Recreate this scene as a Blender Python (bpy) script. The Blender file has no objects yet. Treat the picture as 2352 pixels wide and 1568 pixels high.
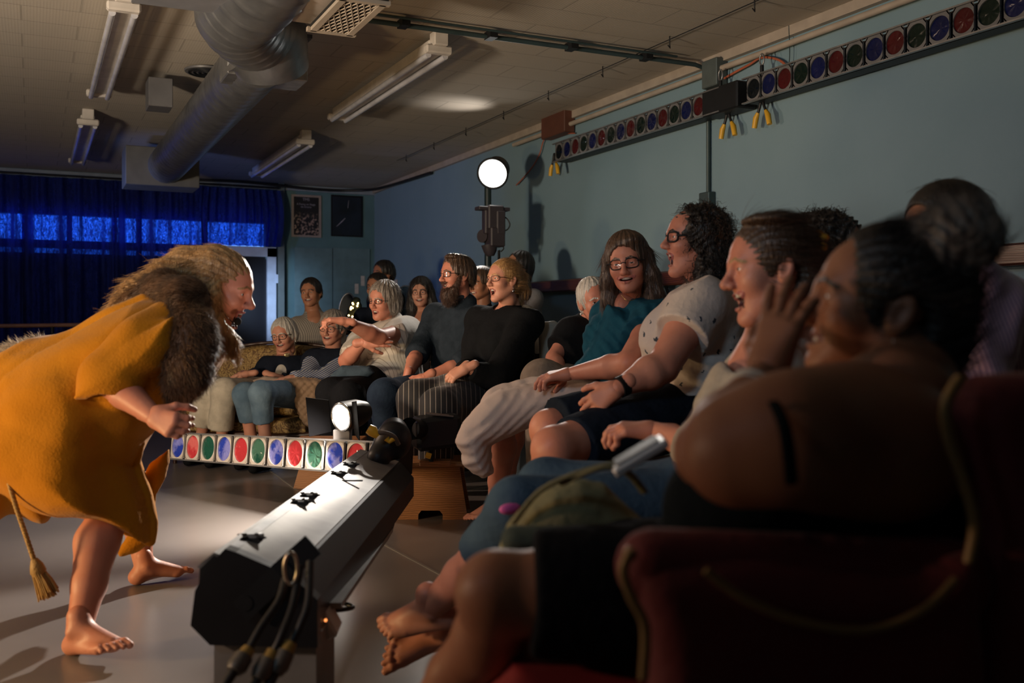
import bpy, math, random
import numpy as np
from mathutils import Vector, Matrix, noise as mnoise

# ------------------------------------------------------------------ camera, world, lights
FPX = 2287.0; CX = 1176.0; HY = 740.0; CAMH = 1.0
YAW = math.radians(25.69)
CS, SN = math.cos(YAW), math.sin(YAW)
XR, YF, HC = 4.08, 12.69, 2.76          # right wall, far wall, ceiling
XL, YB = -4.2, -2.2

def W(px, py, d):
    """point seen at pixel px,py at view depth d (metres), room coordinates"""
    u = (px - CX) * d / FPX; v = CAMH + (HY - py) * d / FPX
    return Vector((u * CS + d * SN, -u * SN + d * CS, v))
def v2w(u, v, w): return Vector((u * CS + w * SN, -u * SN + w * CS, v))
def on_z(px, py, z):
    d = (z - CAMH) * FPX / (HY - py); return W(px, py, d)
def on_x(px, py, x):
    r = (px - CX) / FPX; return W(px, py, x / (r * CS + SN))
def on_y(px, py, y):
    r = (px - CX) / FPX; return W(px, py, y / (CS - r * SN))

sc = bpy.context.scene
COL = sc.collection
cam_d = bpy.data.cameras.new('camera'); cam = bpy.data.objects.new('camera', cam_d); COL.objects.link(cam)
cam.location = (0, 0, CAMH); cam.rotation_euler = (math.pi / 2, 0, -YAW)
cam_d.sensor_width = 36; cam_d.lens = FPX / 2352 * 36
cam_d.shift_y = -(784 - HY) / 2352
cam_d.clip_start = 0.05
cam_d.dof.use_dof = True; cam_d.dof.focus_distance = 5.2; cam_d.dof.aperture_fstop = 2.8
sc.camera = cam
sc.view_settings.view_transform = 'Standard'; sc.view_settings.look = 'None'
sc.view_settings.exposure = 0.0; sc.view_settings.gamma = 1; sc.view_settings.use_curve_mapping = False

wd = bpy.data.worlds.new('world'); sc.world = wd; wd.use_nodes = True
wd.node_tree.nodes['Background'].inputs[0].default_value = (0.12, 0.25, 0.7, 1)
wd.node_tree.nodes['Background'].inputs[1].default_value = 0.25

def aim(o, target):
    o.rotation_euler = (Vector(target) - o.location).to_track_quat('-Z', 'Y').to_euler()
def spot(name, loc, target, power, color, angle, blend=0.5, size=0.05):
    l = bpy.data.lights.new(name, 'SPOT'); l.energy = power; l.color = color
    l.spot_size = math.radians(angle); l.spot_blend = blend; l.shadow_soft_size = size
    o = bpy.data.objects.new(name, l); COL.objects.link(o); o.location = loc; aim(o, target); return o
def point(name, loc, power, color, size=0.1):
    l = bpy.data.lights.new(name, 'POINT'); l.energy = power; l.color = color; l.shadow_soft_size = size
    o = bpy.data.objects.new(name, l); COL.objects.link(o); o.location = loc; return o

KEY = W(1132, 398, 8.3)
PERF = W(420, 800, 3.3)
spot('key_spotlight', KEY + (PERF - KEY).normalized() * 0.12, W(190, 1030, 3.3), 1900, (1.0, 0.90, 0.78), 19.5, 0.35, 0.05)
spot('added_face_fill', W(690, 1240, 2.75), W(550, 680, 3.45), 60, (1.0, 0.66, 0.50), 17, 0.9, 0.08)  # narrow fill added above the silver strip to brighten the performer's face
spot('added_front_fill', (-1.7, 2.3, 1.15), W(1250, 1020, 2.6), 80, (1.0, 0.66, 0.46), 80, 1.0, 0.08)  # unseen warm fill added to brighten the nearest knees, laps and skirt
spot('added_curtain_fill', (-2.6, 9.0, 2.2), (-1.2, 12.6, 1.2), 30, (0.10, 0.25, 1.0), 100, 1.0, 0.2)  # unseen blue fill, added so the curtain folds show
spot('added_door_fill', W(520, 700, 11.2), on_y(622, 690, YF), 90, (0.55, 0.72, 1.0), 50, 1.0, 0.1)  # spot added inside the room, standing in for daylight on the jamb
spot('key_top_spill', KEY + Vector((-0.15, -0.1, 0.12)), on_z(1060, 240, HC), 9, (1.0, 0.93, 0.85), 80, 1.0, 0.05)
spot('key_spill', KEY + (PERF - KEY).normalized() * 0.14, W(960, 690, 6.3), 110, (1.0, 0.92, 0.84), 66, 0.8, 0.06)
spot('footlight_warm', (-1.75, 3.45, 0.5), W(90, 950, 3.4), 150, (1.0, 0.66, 0.30), 120, 0.8, 0.12)
spot('front_of_house_lamp', (-1.1, 6.0, 1.75), W(1060, 860, 5.3), 230, (1.0, 0.70, 0.50), 74, 1.0, 0.10)
spot('ceiling_wash_lamp', (-2.8, 3.2, 1.0), (-0.3, 5.4, 2.78), 760, (1.0, 0.82, 0.62), 105, 1.0, 0.2)
spot('wall_wash_lamp', (-1.4, 0.9, 2.3), (4.0, 4.6, 2.1), 92, (0.56, 0.80, 1.0), 95, 1.0, 0.3)
spot('blue_stage_lamp', (-0.6, 9.6, 1.9), (4.0, 11.4, 1.7), 75, (0.22, 0.35, 1.0), 75, 0.8, 0.1)
spot('floor_lamp_beam', W(779, 957, 4.80), W(430, 1180, 4.9), 120, (1.0, 0.88, 0.74), 105, 0.8, 0.05)

# ------------------------------------------------------------------ materials
MATS = {}
def mat(name, color, rough=0.6, metal=0.0, color2=None, nscale=8.0, bump=0.0, bscale=40.0, stretch=(1, 1, 1), emit=None, estr=0.0,
        sss=0.0, sheen=0.0, trans=0.0, mixlo=0.35, mixhi=0.65, spec=0.5):
    if name in MATS: return MATS[name]
    m = bpy.data.materials.new(name); m.use_nodes = True; MATS[name] = m
    nt = m.node_tree; N = nt.nodes; L = nt.links; b = N['Principled BSDF']
    b.inputs['Base Color'].default_value = (*color, 1); b.inputs['Roughness'].default_value = rough
    b.inputs['Metallic'].default_value = metal; b.inputs['Specular IOR Level'].default_value = spec
    if sss: b.inputs['Subsurface Weight'].default_value = sss; b.inputs['Subsurface Radius'].default_value = (0.01, 0.004, 0.002)
    if sheen: b.inputs['Sheen Weight'].default_value = sheen; b.inputs['Sheen Roughness'].default_value = 0.4
    if trans: b.inputs['Transmission Weight'].default_value = trans
    if emit: b.inputs['Emission Color'].default_value = (*emit, 1); b.inputs['Emission Strength'].default_value = estr
    tc = N.new('ShaderNodeTexCoord'); mp = N.new('ShaderNodeMapping'); mp.inputs['Scale'].default_value = stretch
    L.new(tc.outputs['Object'], mp.inputs['Vector'])
    c2 = color2 if color2 else tuple(c * 0.82 for c in color)
    nz = N.new('ShaderNodeTexNoise'); nz.inputs['Scale'].default_value = nscale; nz.inputs['Detail'].default_value = 4
    L.new(mp.outputs[0], nz.inputs['Vector'])
    cr = N.new('ShaderNodeValToRGB'); cr.color_ramp.elements[0].position = mixlo; cr.color_ramp.elements[1].position = mixhi
    cr.color_ramp.elements[0].color = (*c2, 1); cr.color_ramp.elements[1].color = (*color, 1)
    L.new(nz.outputs['Fac'], cr.inputs['Fac']); L.new(cr.outputs['Color'], b.inputs['Base Color'])
    if bump:
        n2 = N.new('ShaderNodeTexNoise'); n2.inputs['Scale'].default_value = bscale; n2.inputs['Detail'].default_value = 3
        L.new(mp.outputs[0], n2.inputs['Vector'])
        bp = N.new('ShaderNodeBump'); bp.inputs['Strength'].default_value = bump; bp.inputs['Distance'].default_value = 0.01
        L.new(n2.outputs['Fac'], bp.inputs['Height']); L.new(bp.outputs[0], b.inputs['Normal'])
    return m
def stripes(name, base, line, freq, axis=0, width=0.12, rough=0.8, rot=(0, 0, 0), bump=0.2, wob=0.0):
    if name in MATS: return MATS[name]
    m = mat(name, base, rough=rough, bump=bump, bscale=30, sheen=0.2); nt = m.node_tree; N = nt.nodes; L = nt.links; b = N['Principled BSDF']
    tc = N.new('ShaderNodeTexCoord'); mp = N.new('ShaderNodeMapping'); mp.inputs['Rotation'].default_value = rot
    L.new(tc.outputs['Object'], mp.inputs['Vector'])
    wv = N.new('ShaderNodeTexWave'); wv.bands_direction = 'XYZ'[axis]; wv.inputs['Scale'].default_value = freq * 1.05
    wv.inputs['Distortion'].default_value = wob; L.new(mp.outputs[0], wv.inputs['Vector'])
    cr = N.new('ShaderNodeValToRGB'); cr.color_ramp.interpolation = 'EASE'
    cr.color_ramp.elements[0].position = 1 - width - 0.05; cr.color_ramp.elements[1].position = 1 - width + 0.05
    cr.color_ramp.elements[0].color = (*base, 1); cr.color_ramp.elements[1].color = (*line, 1)
    L.new(wv.outputs['Fac'], cr.inputs['Fac']); L.new(cr.outputs['Color'], b.inputs['Base Color'])
    return m
def wood(name, c1, c2, rough=0.5, scale=3.0, stretch=(1, 1, 8)):
    if name in MATS: return MATS[name]
    m = mat(name, c1, rough=rough); nt = m.node_tree; N = nt.nodes; L = nt.links; b = N['Principled BSDF']
    tc = N.new('ShaderNodeTexCoord'); mp = N.new('ShaderNodeMapping'); mp.inputs['Scale'].default_value = stretch
    L.new(tc.outputs['Object'], mp.inputs['Vector'])
    wv = N.new('ShaderNodeTexWave'); wv.bands_direction = 'Z'; wv.inputs['Scale'].default_value = scale; wv.inputs['Distortion'].default_value = 6
    wv.inputs['Detail'].default_value = 3; L.new(mp.outputs[0], wv.inputs['Vector'])
    cr = N.new('ShaderNodeValToRGB'); cr.color_ramp.elements[0].color = (*c2, 1); cr.color_ramp.elements[1].color = (*c1, 1)
    L.new(wv.outputs['Fac'], cr.inputs['Fac']); L.new(cr.outputs['Color'], b.inputs['Base Color'])
    bp = N.new('ShaderNodeBump'); bp.inputs['Strength'].default_value = 0.15; bp.inputs['Distance'].default_value = 0.003
    L.new(wv.outputs['Fac'], bp.inputs['Height']); L.new(bp.outputs[0], b.inputs['Normal'])
    return m
def emissive(name, color, strength):
    if name in MATS: return MATS[name]
    m = bpy.data.materials.new(name); m.use_nodes = True; N = m.node_tree.nodes; N.clear()
    e = N.new('ShaderNodeEmission'); e.inputs[0].default_value = (*color, 1); e.inputs[1].default_value = strength
    o = N.new('ShaderNodeOutputMaterial'); m.node_tree.links.new(e.outputs[0], o.inputs[0]); MATS[name] = m; return m

# ------------------------------------------------------------------ mesh building
class MB:
    def __init__(s): s.v = []; s.f = []; s.smooth = []
    def add(s, vs, fs, smooth=False):
        n = len(s.v); s.v += [tuple(p) for p in vs]; s.f += [tuple(i + n for i in f) for f in fs]; s.smooth += [smooth] * len(fs); return s
    def box(s, c, d, axes=None):
        c = Vector(c); hx, hy, hz = d[0] / 2, d[1] / 2, d[2] / 2
        A = axes or (Vector((1, 0, 0)), Vector((0, 1, 0)), Vector((0, 0, 1)))
        vs = [c + A[0] * (hx * i) + A[1] * (hy * j) + A[2] * (hz * k) for i in (-1, 1) for j in (-1, 1) for k in (-1, 1)]
        return s.add(vs, [(0, 1, 3, 2), (4, 6, 7, 5), (0, 4, 5, 1), (2, 3, 7, 6), (0, 2, 6, 4), (1, 5, 7, 3)])
    def bevbox(s, c, d, r=0.01, axes=None):
        """box with chamfered edges"""
        c = Vector(c); A = axes or (Vector((1, 0, 0)), Vector((0, 1, 0)), Vector((0, 0, 1)))
        h = [x / 2 for x in d]; r = min(r, *[x * 0.45 for x in h]); vs = []; idx = {}
        for i in (-1, 1):
            for j in (-1, 1):
                for k in (-1, 1):
                    for a in range(3):
                        q = [i * (h[0] - (r if a != 0 else 0)), j * (h[1] - (r if a != 1 else 0)), k * (h[2] - (r if a != 2 else 0))]
                        idx[(i, j, k, a)] = len(vs); vs.append(c + A[0] * q[0] + A[1] * q[1] + A[2] * q[2])
        fs = []
        for a in range(3):
            b, e = (a + 1) % 3, (a + 2) % 3
            for sg in (-1, 1):
                loop = []
                for (x, y) in ((-1, -1), (1, -1), (1, 1), (-1, 1)):
                    t = [0, 0, 0]; t[a] = sg; t[b] = x; t[e] = y; loop.append(idx[(*t, a)])
                fs.append(tuple(loop if sg > 0 else loop[::-1]))
            for x in (-1, 1):
                for y in (-1, 1):
                    t0 = [0] * 3; t1 = [0] * 3; t0[a] = -1; t1[a] = 1; t0[b] = t1[b] = x; t0[e] = t1[e] = y
                    q = (idx[(*t0, b)], idx[(*t1, b)], idx[(*t1, e)], idx[(*t0, e)])
                    fs.append(q if x * y < 0 else q[::-1])
        for i in (-1, 1):
            for j in (-1, 1):
                for k in (-1, 1):
                    q = (idx[(i, j, k, 0)], idx[(i, j, k, 1)], idx[(i, j, k, 2)]); fs.append(q if i * j * k > 0 else q[::-1])
        return s.add(vs, fs)
    def tube(s, pts, rad, n=10, caps=True, closed=False, flat=None, smooth=True):
        pts = [Vector(p) for p in pts]; m = len(pts)
        if not isinstance(rad, (list, tuple)): rad = [rad] * m
        vs = []; fs = []; up = None
        for i, p in enumerate(pts):
            if closed: t = pts[(i + 1) % m] - pts[i - 1]
            else: t = pts[min(i + 1, m - 1)] - pts[max(i - 1, 0)]
            if t.length < 1e-9: t = Vector((0, 0, 1))
            t.normalize()
            if up is None:
                up = Vector((0, 0, 1)) if abs(t.z) < 0.9 else Vector((1, 0, 0))
            a = t.cross(up)
            if a.length < 1e-6: a = t.cross(Vector((1, 0.3, 0)))
            a.normalize(); b = a.cross(t).normalized(); up = b
            for k in range(n):
                an = 2 * math.pi * k / n; vs.append(p + (a * math.cos(an) + b * math.sin(an) * (flat or 1)) * rad[i])
        seg = m if closed else m - 1
        for i in range(seg):
            j = (i + 1) % m
            for k in range(n):
                k2 = (k + 1) % n; fs.append((i * n + k, i * n + k2, j * n + k2, j * n + k))
        s.add(vs, fs, smooth)
        if caps and not closed:
            s.add(vs[:n], [tuple(range(n))[::-1]]); s.add(vs[-n:], [tuple(range(n))])
        return s
    def sphere(s, c, r, n=12, sc3=(1, 1, 1)):
        c = Vector(c); vs = [c + Vector((0, 0, r * sc3[2]))]; fs = []; m = max(4, n // 2)
        for i in range(1, m):
            ph = math.pi * i / m
            for k in range(n):
                th = 2 * math.pi * k / n
                vs.append(c + Vector((r * sc3[0] * math.sin(ph) * math.cos(th), r * sc3[1] * math.sin(ph) * math.sin(th), r * sc3[2] * math.cos(ph))))
        vs.append(c - Vector((0, 0, r * sc3[2])))
        for k in range(n):
            fs.append((0, 1 + k, 1 + (k + 1) % n)); b = 1 + (m - 2) * n; fs.append((len(vs) - 1, b + (k + 1) % n, b + k))
        for i in range(m - 2):
            for k in range(n):
                a = 1 + i * n; fs.append((a + k, a + n + k, a + n + (k + 1) % n, a + (k + 1) % n))
        return s.add(vs, fs, True)
    def prism(s, poly, off, smooth=False):
        """poly: list of 3-D points, off: extrusion vector"""
        n = len(poly); off = Vector(off); a = [Vector(p) for p in poly]; b = [p + off for p in a]
        fs = [tuple(range(n))[::-1], tuple(range(n, 2 * n))] + [(i, (i + 1) % n, n + (i + 1) % n, n + i) for i in range(n)]
        return s.add(a + b, fs, smooth)
    def grid(s, P, smooth=True, thick=None):
        """P rows x cols of points"""
        R, C = len(P), len(P[0]); vs = [p for r in P for p in r]
        fs = [(i * C + j, i * C + j + 1, (i + 1) * C + j + 1, (i + 1) * C + j) for i in range(R - 1) for j in range(C - 1)]
        return s.add(vs, fs, smooth)
    def build(s, name, m, parent=None, label=None, **kw):
        me = bpy.data.meshes.new(name); o = bpy.data.objects.new(name, me); COL.objects.link(o)
        vs = s.v
        if parent is not None:
            L = parent.get('_o'); L = Vector(L); o.parent = parent
        else:
            xs = np.array(vs); L = Vector(((xs[:, 0].min() + xs[:, 0].max()) / 2, (xs[:, 1].min() + xs[:, 1].max()) / 2, xs[:, 2].min()))
            o.location = L
        o['_o'] = tuple(L)
        me.from_pydata([(v[0] - L[0], v[1] - L[1], v[2] - L[2]) for v in vs], [], s.f); me.update()
        me.polygons.foreach_set('use_smooth', s.smooth)
        me.materials.append(m)
        tag(o, label, **kw)
        return o
def tag(o, label=None, cat=None, group=None, kind=None):
    if label: o['label'] = label
    if cat: o['category'] = cat
    if group: o['group'] = group
    if kind: o['kind'] = kind
    return o
def thing(name, loc, label, cat, group=None):
    o = bpy.data.objects.new(name, None); COL.objects.link(o); o.location = loc; o['_o'] = tuple(loc); o.empty_display_size = 0.1
    return tag(o, label, cat, group)
def npmesh(name, V, F, m, parent=None, mats=None, midx=None, smooth=True, **kw):
    """V (n,3) world array, F list/array of quads"""
    me = bpy.data.meshes.new(name); o = bpy.data.objects.new(name, me); COL.objects.link(o)
    if parent is not None: L = np.array(parent.get('_o')); o.parent = parent
    else:
        L = np.array([(V[:, 0].min() + V[:, 0].max()) / 2, (V[:, 1].min() + V[:, 1].max()) / 2, V[:, 2].min()]); o.location = L
    o['_o'] = tuple(float(x) for x in L)
    V = (V - L).astype(np.float32); F = np.asarray(F, dtype=np.int32); k = F.shape[1]
    me.vertices.add(len(V)); me.vertices.foreach_set('co', V.ravel())
    me.loops.add(F.size); me.loops.foreach_set('vertex_index', F.ravel())
    me.polygons.add(len(F)); me.polygons.foreach_set('loop_start', np.arange(0, F.size, k, dtype=np.int32))
    try: me.polygons.foreach_set('loop_total', np.full(len(F), k, dtype=np.int32))
    except Exception: pass
    me.polygons.foreach_set('use_smooth', np.full(len(F), smooth))
    for mm in (mats or [m]): me.materials.append(mm)
    if midx is not None: me.polygons.foreach_set('material_index', np.asarray(midx, dtype=np.int32))
    me.update(calc_edges=True); me.validate()
    tag(o, **kw)
    return o
def copy_thing(o, loc, label=None, parent=None):
    c = o.copy(); COL.objects.link(c)
    if parent is None: c.location = loc
    if label: c['label'] = label
    for ch in list(o.children):
        k = ch.copy(); COL.objects.link(k); k.parent = c
        for g in list(ch.children):
            q = g.copy(); COL.objects.link(q); q.parent = k
    return c
def catmull(pts, n=8):
    P = [Vector(p) for p in pts]; out = []
    for i in range(len(P) - 1):
        a, b, c, d = P[max(i - 1, 0)], P[i], P[i + 1], P[min(i + 2, len(P) - 1)]
        for k in range(n):
            t = k / n; out.append(0.5 * ((2 * b) + (c - a) * t + (2 * a - 5 * b + 4 * c - d) * t * t + (3 * b - a - 3 * c + d) * t ** 3))
    out.append(P[-1]); return out

# ------------------------------------------------------------------ room shell
def brick_ceiling():
    m = mat('ceiling_tile', (0.42, 0.38, 0.33), rough=0.95); nt = m.node_tree; N = nt.nodes; L = nt.links; b = N['Principled BSDF']
    tc = N.new('ShaderNodeTexCoord'); mp = N.new('ShaderNodeMapping'); mp.inputs['Rotation'].default_value = (0, 0, 0)
    L.new(tc.outputs['Object'], mp.inputs['Vector'])
    br = N.new('ShaderNodeTexBrick'); br.inputs['Scale'].default_value = 1.0; br.inputs['Brick Width'].default_value = 0.61; br.inputs['Row Height'].default_value = 0.305
    br.inputs['Mortar Size'].default_value = 0.006; br.inputs['Color1'].default_value = (0.44, 0.39, 0.33, 1); br.inputs['Color2'].default_value = (0.42, 0.375, 0.32, 1)
    br.inputs['Mortar'].default_value = (0.33, 0.295, 0.25, 1); L.new(mp.outputs[0], br.inputs['Vector'])
    vo = N.new('ShaderNodeTexVoronoi'); vo.inputs['Scale'].default_value = 60; vo.inputs['Randomness'].default_value = 0.1; L.new(mp.outputs[0], vo.inputs['Vector'])
    bp = N.new('ShaderNodeBump'); bp.inputs['Strength'].default_value = 0.25; bp.inputs['Distance'].default_value = 0.004; L.new(vo.outputs['Distance'], bp.inputs['Height'])
    b2 = N.new('ShaderNodeBump'); b2.inputs['Strength'].default_value = 0.35; b2.inputs['Distance'].default_value = 0.01; b2.invert = True
    L.new(br.outputs['Fac'], b2.inputs['Height']); L.new(bp.outputs[0], b2.inputs['Normal']); L.new(b2.outputs[0], b.inputs['Normal'])
    L.new(br.outputs['Color'], b.inputs['Base Color']); return m
M_ceil = brick_ceiling()
M_wall = mat('wall_paint', (0.195, 0.30, 0.365), rough=0.75, color2=(0.18, 0.285, 0.345), nscale=2, bump=0.1, bscale=90)
M_teal = mat('teal_paint', (0.10, 0.20, 0.22), rough=0.7, nscale=3)
M_floor = mat('dance_floor_vinyl', (0.21, 0.19, 0.185), rough=0.30, color2=(0.17, 0.155, 0.15), nscale=1.5, bump=0.06, bscale=3, spec=0.45)
M_trim = mat('cream_trim', (0.42, 0.36, 0.30), rough=0.6)
M_white = mat('white_enamel', (0.62, 0.58, 0.54), rough=0.45)
M_galv = mat('galvanised_steel', (0.38, 0.38, 0.39), rough=0.42, metal=0.85, color2=(0.26, 0.27, 0.28), nscale=14)
M_dkgrey = mat('grey_sheet_metal', (0.16, 0.16, 0.17), rough=0.5, metal=0.3)
M_beige = mat('beige_sheet_metal', (0.40, 0.35, 0.32), rough=0.6)
M_black = mat('black_metal', (0.012, 0.013, 0.015), rough=0.45, spec=.25)
M_blackpl = mat('black_plastic', (0.01, 0.01, 0.012), rough=0.45, spec=.25)
M_rubber = mat('black_rubber_cable', (0.012, 0.012, 0.013), rough=0.5)
M_yellow = mat('yellow_plug_plastic', (0.75, 0.42, 0.03), rough=0.4)
M_tube = mat('fluorescent_tube_glass', (0.55, 0.56, 0.62), rough=0.15, spec=0.8)
M_conduit = mat('conduit_paint', (0.05, 0.08, 0.085), rough=0.45, metal=0.3)
M_rail = wood('dark_barre_wood', (0.10, 0.030, 0.018), (0.05, 0.015, 0.010), rough=0.3)
M_tanwood = wood('step_stool_wood', (0.36, 0.16, 0.06), (0.22, 0.09, 0.03), rough=0.5, scale=5, stretch=(2, 2, 6))
M_orange = mat('orange_cord', (0.45, 0.12, 0.06), rough=0.5)
M_chrome = mat('chrome', (0.6, 0.6, 0.6), rough=0.2, metal=1.0)

T = 0.12
fl = MB().box(((XL + XR) / 2, (YB + YF) / 2, -0.05), (XR - XL + 2 * T, YF - YB + 2 * T, 0.1)); fl.build('floor', M_floor, kind='structure')
MB().box(((XL + XR) / 2, (YB + YF) / 2, HC + 0.05), (XR - XL + 2 * T, YF - YB + 2 * T, 0.1)).build('ceiling', M_ceil, kind='structure')
MB().box((XR + T / 2, (YB + YF) / 2, HC / 2), (T, YF - YB, HC)).build('wall_right', M_wall, kind='structure')
MB().box((XL - T / 2, (YB + YF) / 2, HC / 2), (T, YF - YB, HC)).build('wall_left', M_wall, kind='structure')
MB().box(((XL + XR) / 2, YB - T / 2, HC / 2), (XR - XL, T, HC)).build('wall_back', M_wall, kind='structure')
# far wall with a window band, a doorway and a solid teal bay
xe = on_y(655, 600, YF).x                      # left edge of the teal bay
zt = on_y(300, 500, YF).z; zb = on_y(300, 557, YF).z; z2t = on_y(300, 574, YF).z; z2b = on_y(300, 586, YF).z
dl, dr, dz = on_y(500, 600, YF).x, on_y(615, 600, YF).x, on_y(600, 588, YF).z
fw = MB()
def wallbox(mb, x0, x1, z0, z1, y0=YF, y1=YF + T): mb.box(((x0 + x1) / 2, (y0 + y1) / 2, (z0 + z1) / 2), (x1 - x0, y1 - y0, z1 - z0))
wallbox(fw, XL, XR, zt, HC); wallbox(fw, XL, xe, zb, z2t + 0)
fw.v, fw.f, fw.smooth = [], [], []
wallbox(fw, XL, XR, zt, HC)                                     # above the window band
wallbox(fw, xe, XR, 0, zt)
wallbox(fw, dr, xe, 0, zt)
wallbox(fw, XL, dr, dz if dz > zb else zb, zb + 0.001)
wallbox(fw, XL, dl, 0, z2b)
wallbox(fw, XL, dr, z2t, zb)
wallbox(fw, dl - 0.05, dl, z2b, z2t)
nb = 9
for i in range(nb + 1):                                        # mullions of the band
    x = XL + (dr - XL) * i / nb; wallbox(fw, x - 0.03, x + 0.03, z2b, zt)
fw.build('wall_far', M_teal, kind='structure')
M_day = emissive('daylit_pane', (0.16, 0.38, 1.0), 1.7)
M_day2 = emissive('daylit_lower_pane', (0.16, 0.38, 1.0), 0.6)
MB().box(((XL + dr) / 2, YF + T + 0.02, (zt + zb) / 2), (dr - XL, 0.02, zt - zb + 0.05)).build('window_1', M_day, kind='structure')
MB().box(((XL + dl) / 2, YF + T + 0.02, (z2t + z2b) / 2), (dl - XL, 0.02, z2t - z2b + 0.02)).build('window_2', M_day2, kind='structure')
# ceiling trims
p = on_x(1970, 0, XR)
MB().box((XR - 0.02, (YB + YF) / 2, HC - 0.03), (0.04, YF - YB, 0.06)).build('trim_1', M_trim, kind='structure')
MB().tube([(XR - 0.05, YB, HC - 0.11), (XR - 0.05, on_x(1180, 330, XR - 0.05).y, HC - 0.11)], 0.02, 8).build('trim_2', M_trim, kind='structure')
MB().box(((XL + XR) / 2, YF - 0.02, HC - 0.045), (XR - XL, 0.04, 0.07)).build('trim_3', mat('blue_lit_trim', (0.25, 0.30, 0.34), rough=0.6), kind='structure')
MB().box(((XL + XR) / 2, YF - 0.01, 0.06), (XR - XL, 0.02, 0.12)).build('baseboard_far', M_rail, kind='structure')
MB().box((XR - 0.01, (YB + YF) / 2, 0.06), (0.02, YF - YB, 0.12)).build('baseboard_right', M_rail, kind='structure')
# door opening frame and black door leaf
M_bluewhite = mat('door_frame_paint', (0.55, 0.65, 0.80), rough=0.5)
xs0, xs1 = on_y(612, 600, YF).x, on_y(632, 600, YF).x
dm = MB(); dm.box(((xs0 + xs1) / 2, YF - 0.03, (dz + 0.1) / 2), (xs1 - xs0, 0.06, dz + 0.1)); dm.box(((dl + xs1) / 2, YF - 0.03, dz + 0.05), (xs1 - dl, 0.06, 0.12))
dm.build('trim_4', M_bluewhite, kind='structure')
MB().box(((dl + dr) / 2, YF + 0.03, dz / 2), (dr - dl, 0.05, dz)).build('door_1', mat('black_door', (0.006, 0.007, 0.012), rough=0.4), kind='structure')
h = MB()
for z in (0.35, 0.95, 1.55): h.box((xs1 + 0.01, YF - 0.06, z), (0.03, 0.02, 0.11))
h.build('trim_5', M_bluewhite, kind='structure')
xa, xb = on_y(636, 600, YF).x, on_y(650, 600, YF).x
MB().box(((xa + xb) / 2, YF - 0.04, HC / 2), (xb - xa, 0.08, HC)).build('trim_6', mat('teal_post_paint', (0.14, 0.18, 0.18), rough=0.6), kind='structure')

# dark blue curtains, one gathered panel per bay
def curtain_mat():
    m = mat('sheer_blue_curtain', (0.008, 0.026, 0.20), rough=0.9, color2=(0.003, 0.010, 0.09), nscale=5, stretch=(6, 6, 1)); nt = m.node_tree; N = nt.nodes; L = nt.links
    b = N['Principled BSDF']; out = N['Material Output']; tr = N.new('ShaderNodeBsdfTransparent'); tr.inputs[0].default_value = (0.10, 0.30, 1, 1)
    tl = N.new('ShaderNodeBsdfTranslucent'); tl.inputs[0].default_value = (0.01, 0.04, 0.6, 1)
    tc = N.new('ShaderNodeTexCoord'); mp = N.new('ShaderNodeMapping'); mp.inputs['Scale'].default_value = (2.2, 2.2, 1.0); L.new(tc.outputs['Object'], mp.inputs['Vector'])
    nz = N.new('ShaderNodeTexNoise'); nz.inputs['Scale'].default_value = 17; nz.inputs['Detail'].default_value = 5; nz.inputs['Roughness'].default_value = 0.75; nz.inputs['Distortion'].default_value = 1.5
    L.new(mp.outputs[0], nz.inputs['Vector'])
    cr = N.new('ShaderNodeValToRGB'); cr.color_ramp.elements[0].position = 0.46; cr.color_ramp.elements[1].position = 0.64
    cr.color_ramp.elements[0].color = (0.05, 0.05, 0.05, 1); cr.color_ramp.elements[1].color = (0.80, 0.80, 0.80, 1); L.new(nz.outputs['Fac'], cr.inputs['Fac'])
    m1 = N.new('ShaderNodeMixShader'); m1.inputs[0].default_value = 0.25; L.new(b.outputs[0], m1.inputs[1]); L.new(tl.outputs[0], m1.inputs[2])
    mpv = N.new('ShaderNodeMapping'); mpv.inputs['Scale'].default_value = (11, 0.5, 0.35); L.new(tc.outputs['Object'], mpv.inputs['Vector']); nv = N.new('ShaderNodeTexNoise'); nv.inputs['Scale'].default_value = 1.0; nv.inputs['Detail'].default_value = 3; L.new(mpv.outputs[0], nv.inputs['Vector'])
    crv = N.new('ShaderNodeValToRGB'); crv.color_ramp.elements[0].position = 0.40; crv.color_ramp.elements[1].position = 0.52; crv.color_ramp.elements[0].color = (0.03, 0.03, 0.03, 1); L.new(nv.outputs['Fac'], crv.inputs['Fac'])
    mu = N.new('ShaderNodeMath'); mu.operation = 'MULTIPLY'; L.new(cr.outputs['Color'], mu.inputs[0]); L.new(crv.outputs['Color'], mu.inputs[1])
    m2 = N.new('ShaderNodeMixShader'); L.new(mu.outputs[0], m2.inputs[0]); L.new(m1.outputs[0], m2.inputs[1]); L.new(tr.outputs[0], m2.inputs[2])
    L.new(m2.outputs[0], out.inputs[0]); return m
M_curt = curtain_mat()
random.seed(3)
cedges = [XL + 0.02, on_y(-240, 500, YF).x, on_y(50, 500, YF).x, on_y(255, 500, YF).x, on_y(458, 500, YF).x]
clab = ['dark blue sheer curtain panel off the far left, beyond the stage', 'dark blue curtain panel at the left edge of the window band',
        'dark blue curtain panel second from left under the ceiling vent', 'dark blue curtain panel behind the blonde performer, beside the doorway']
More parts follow.
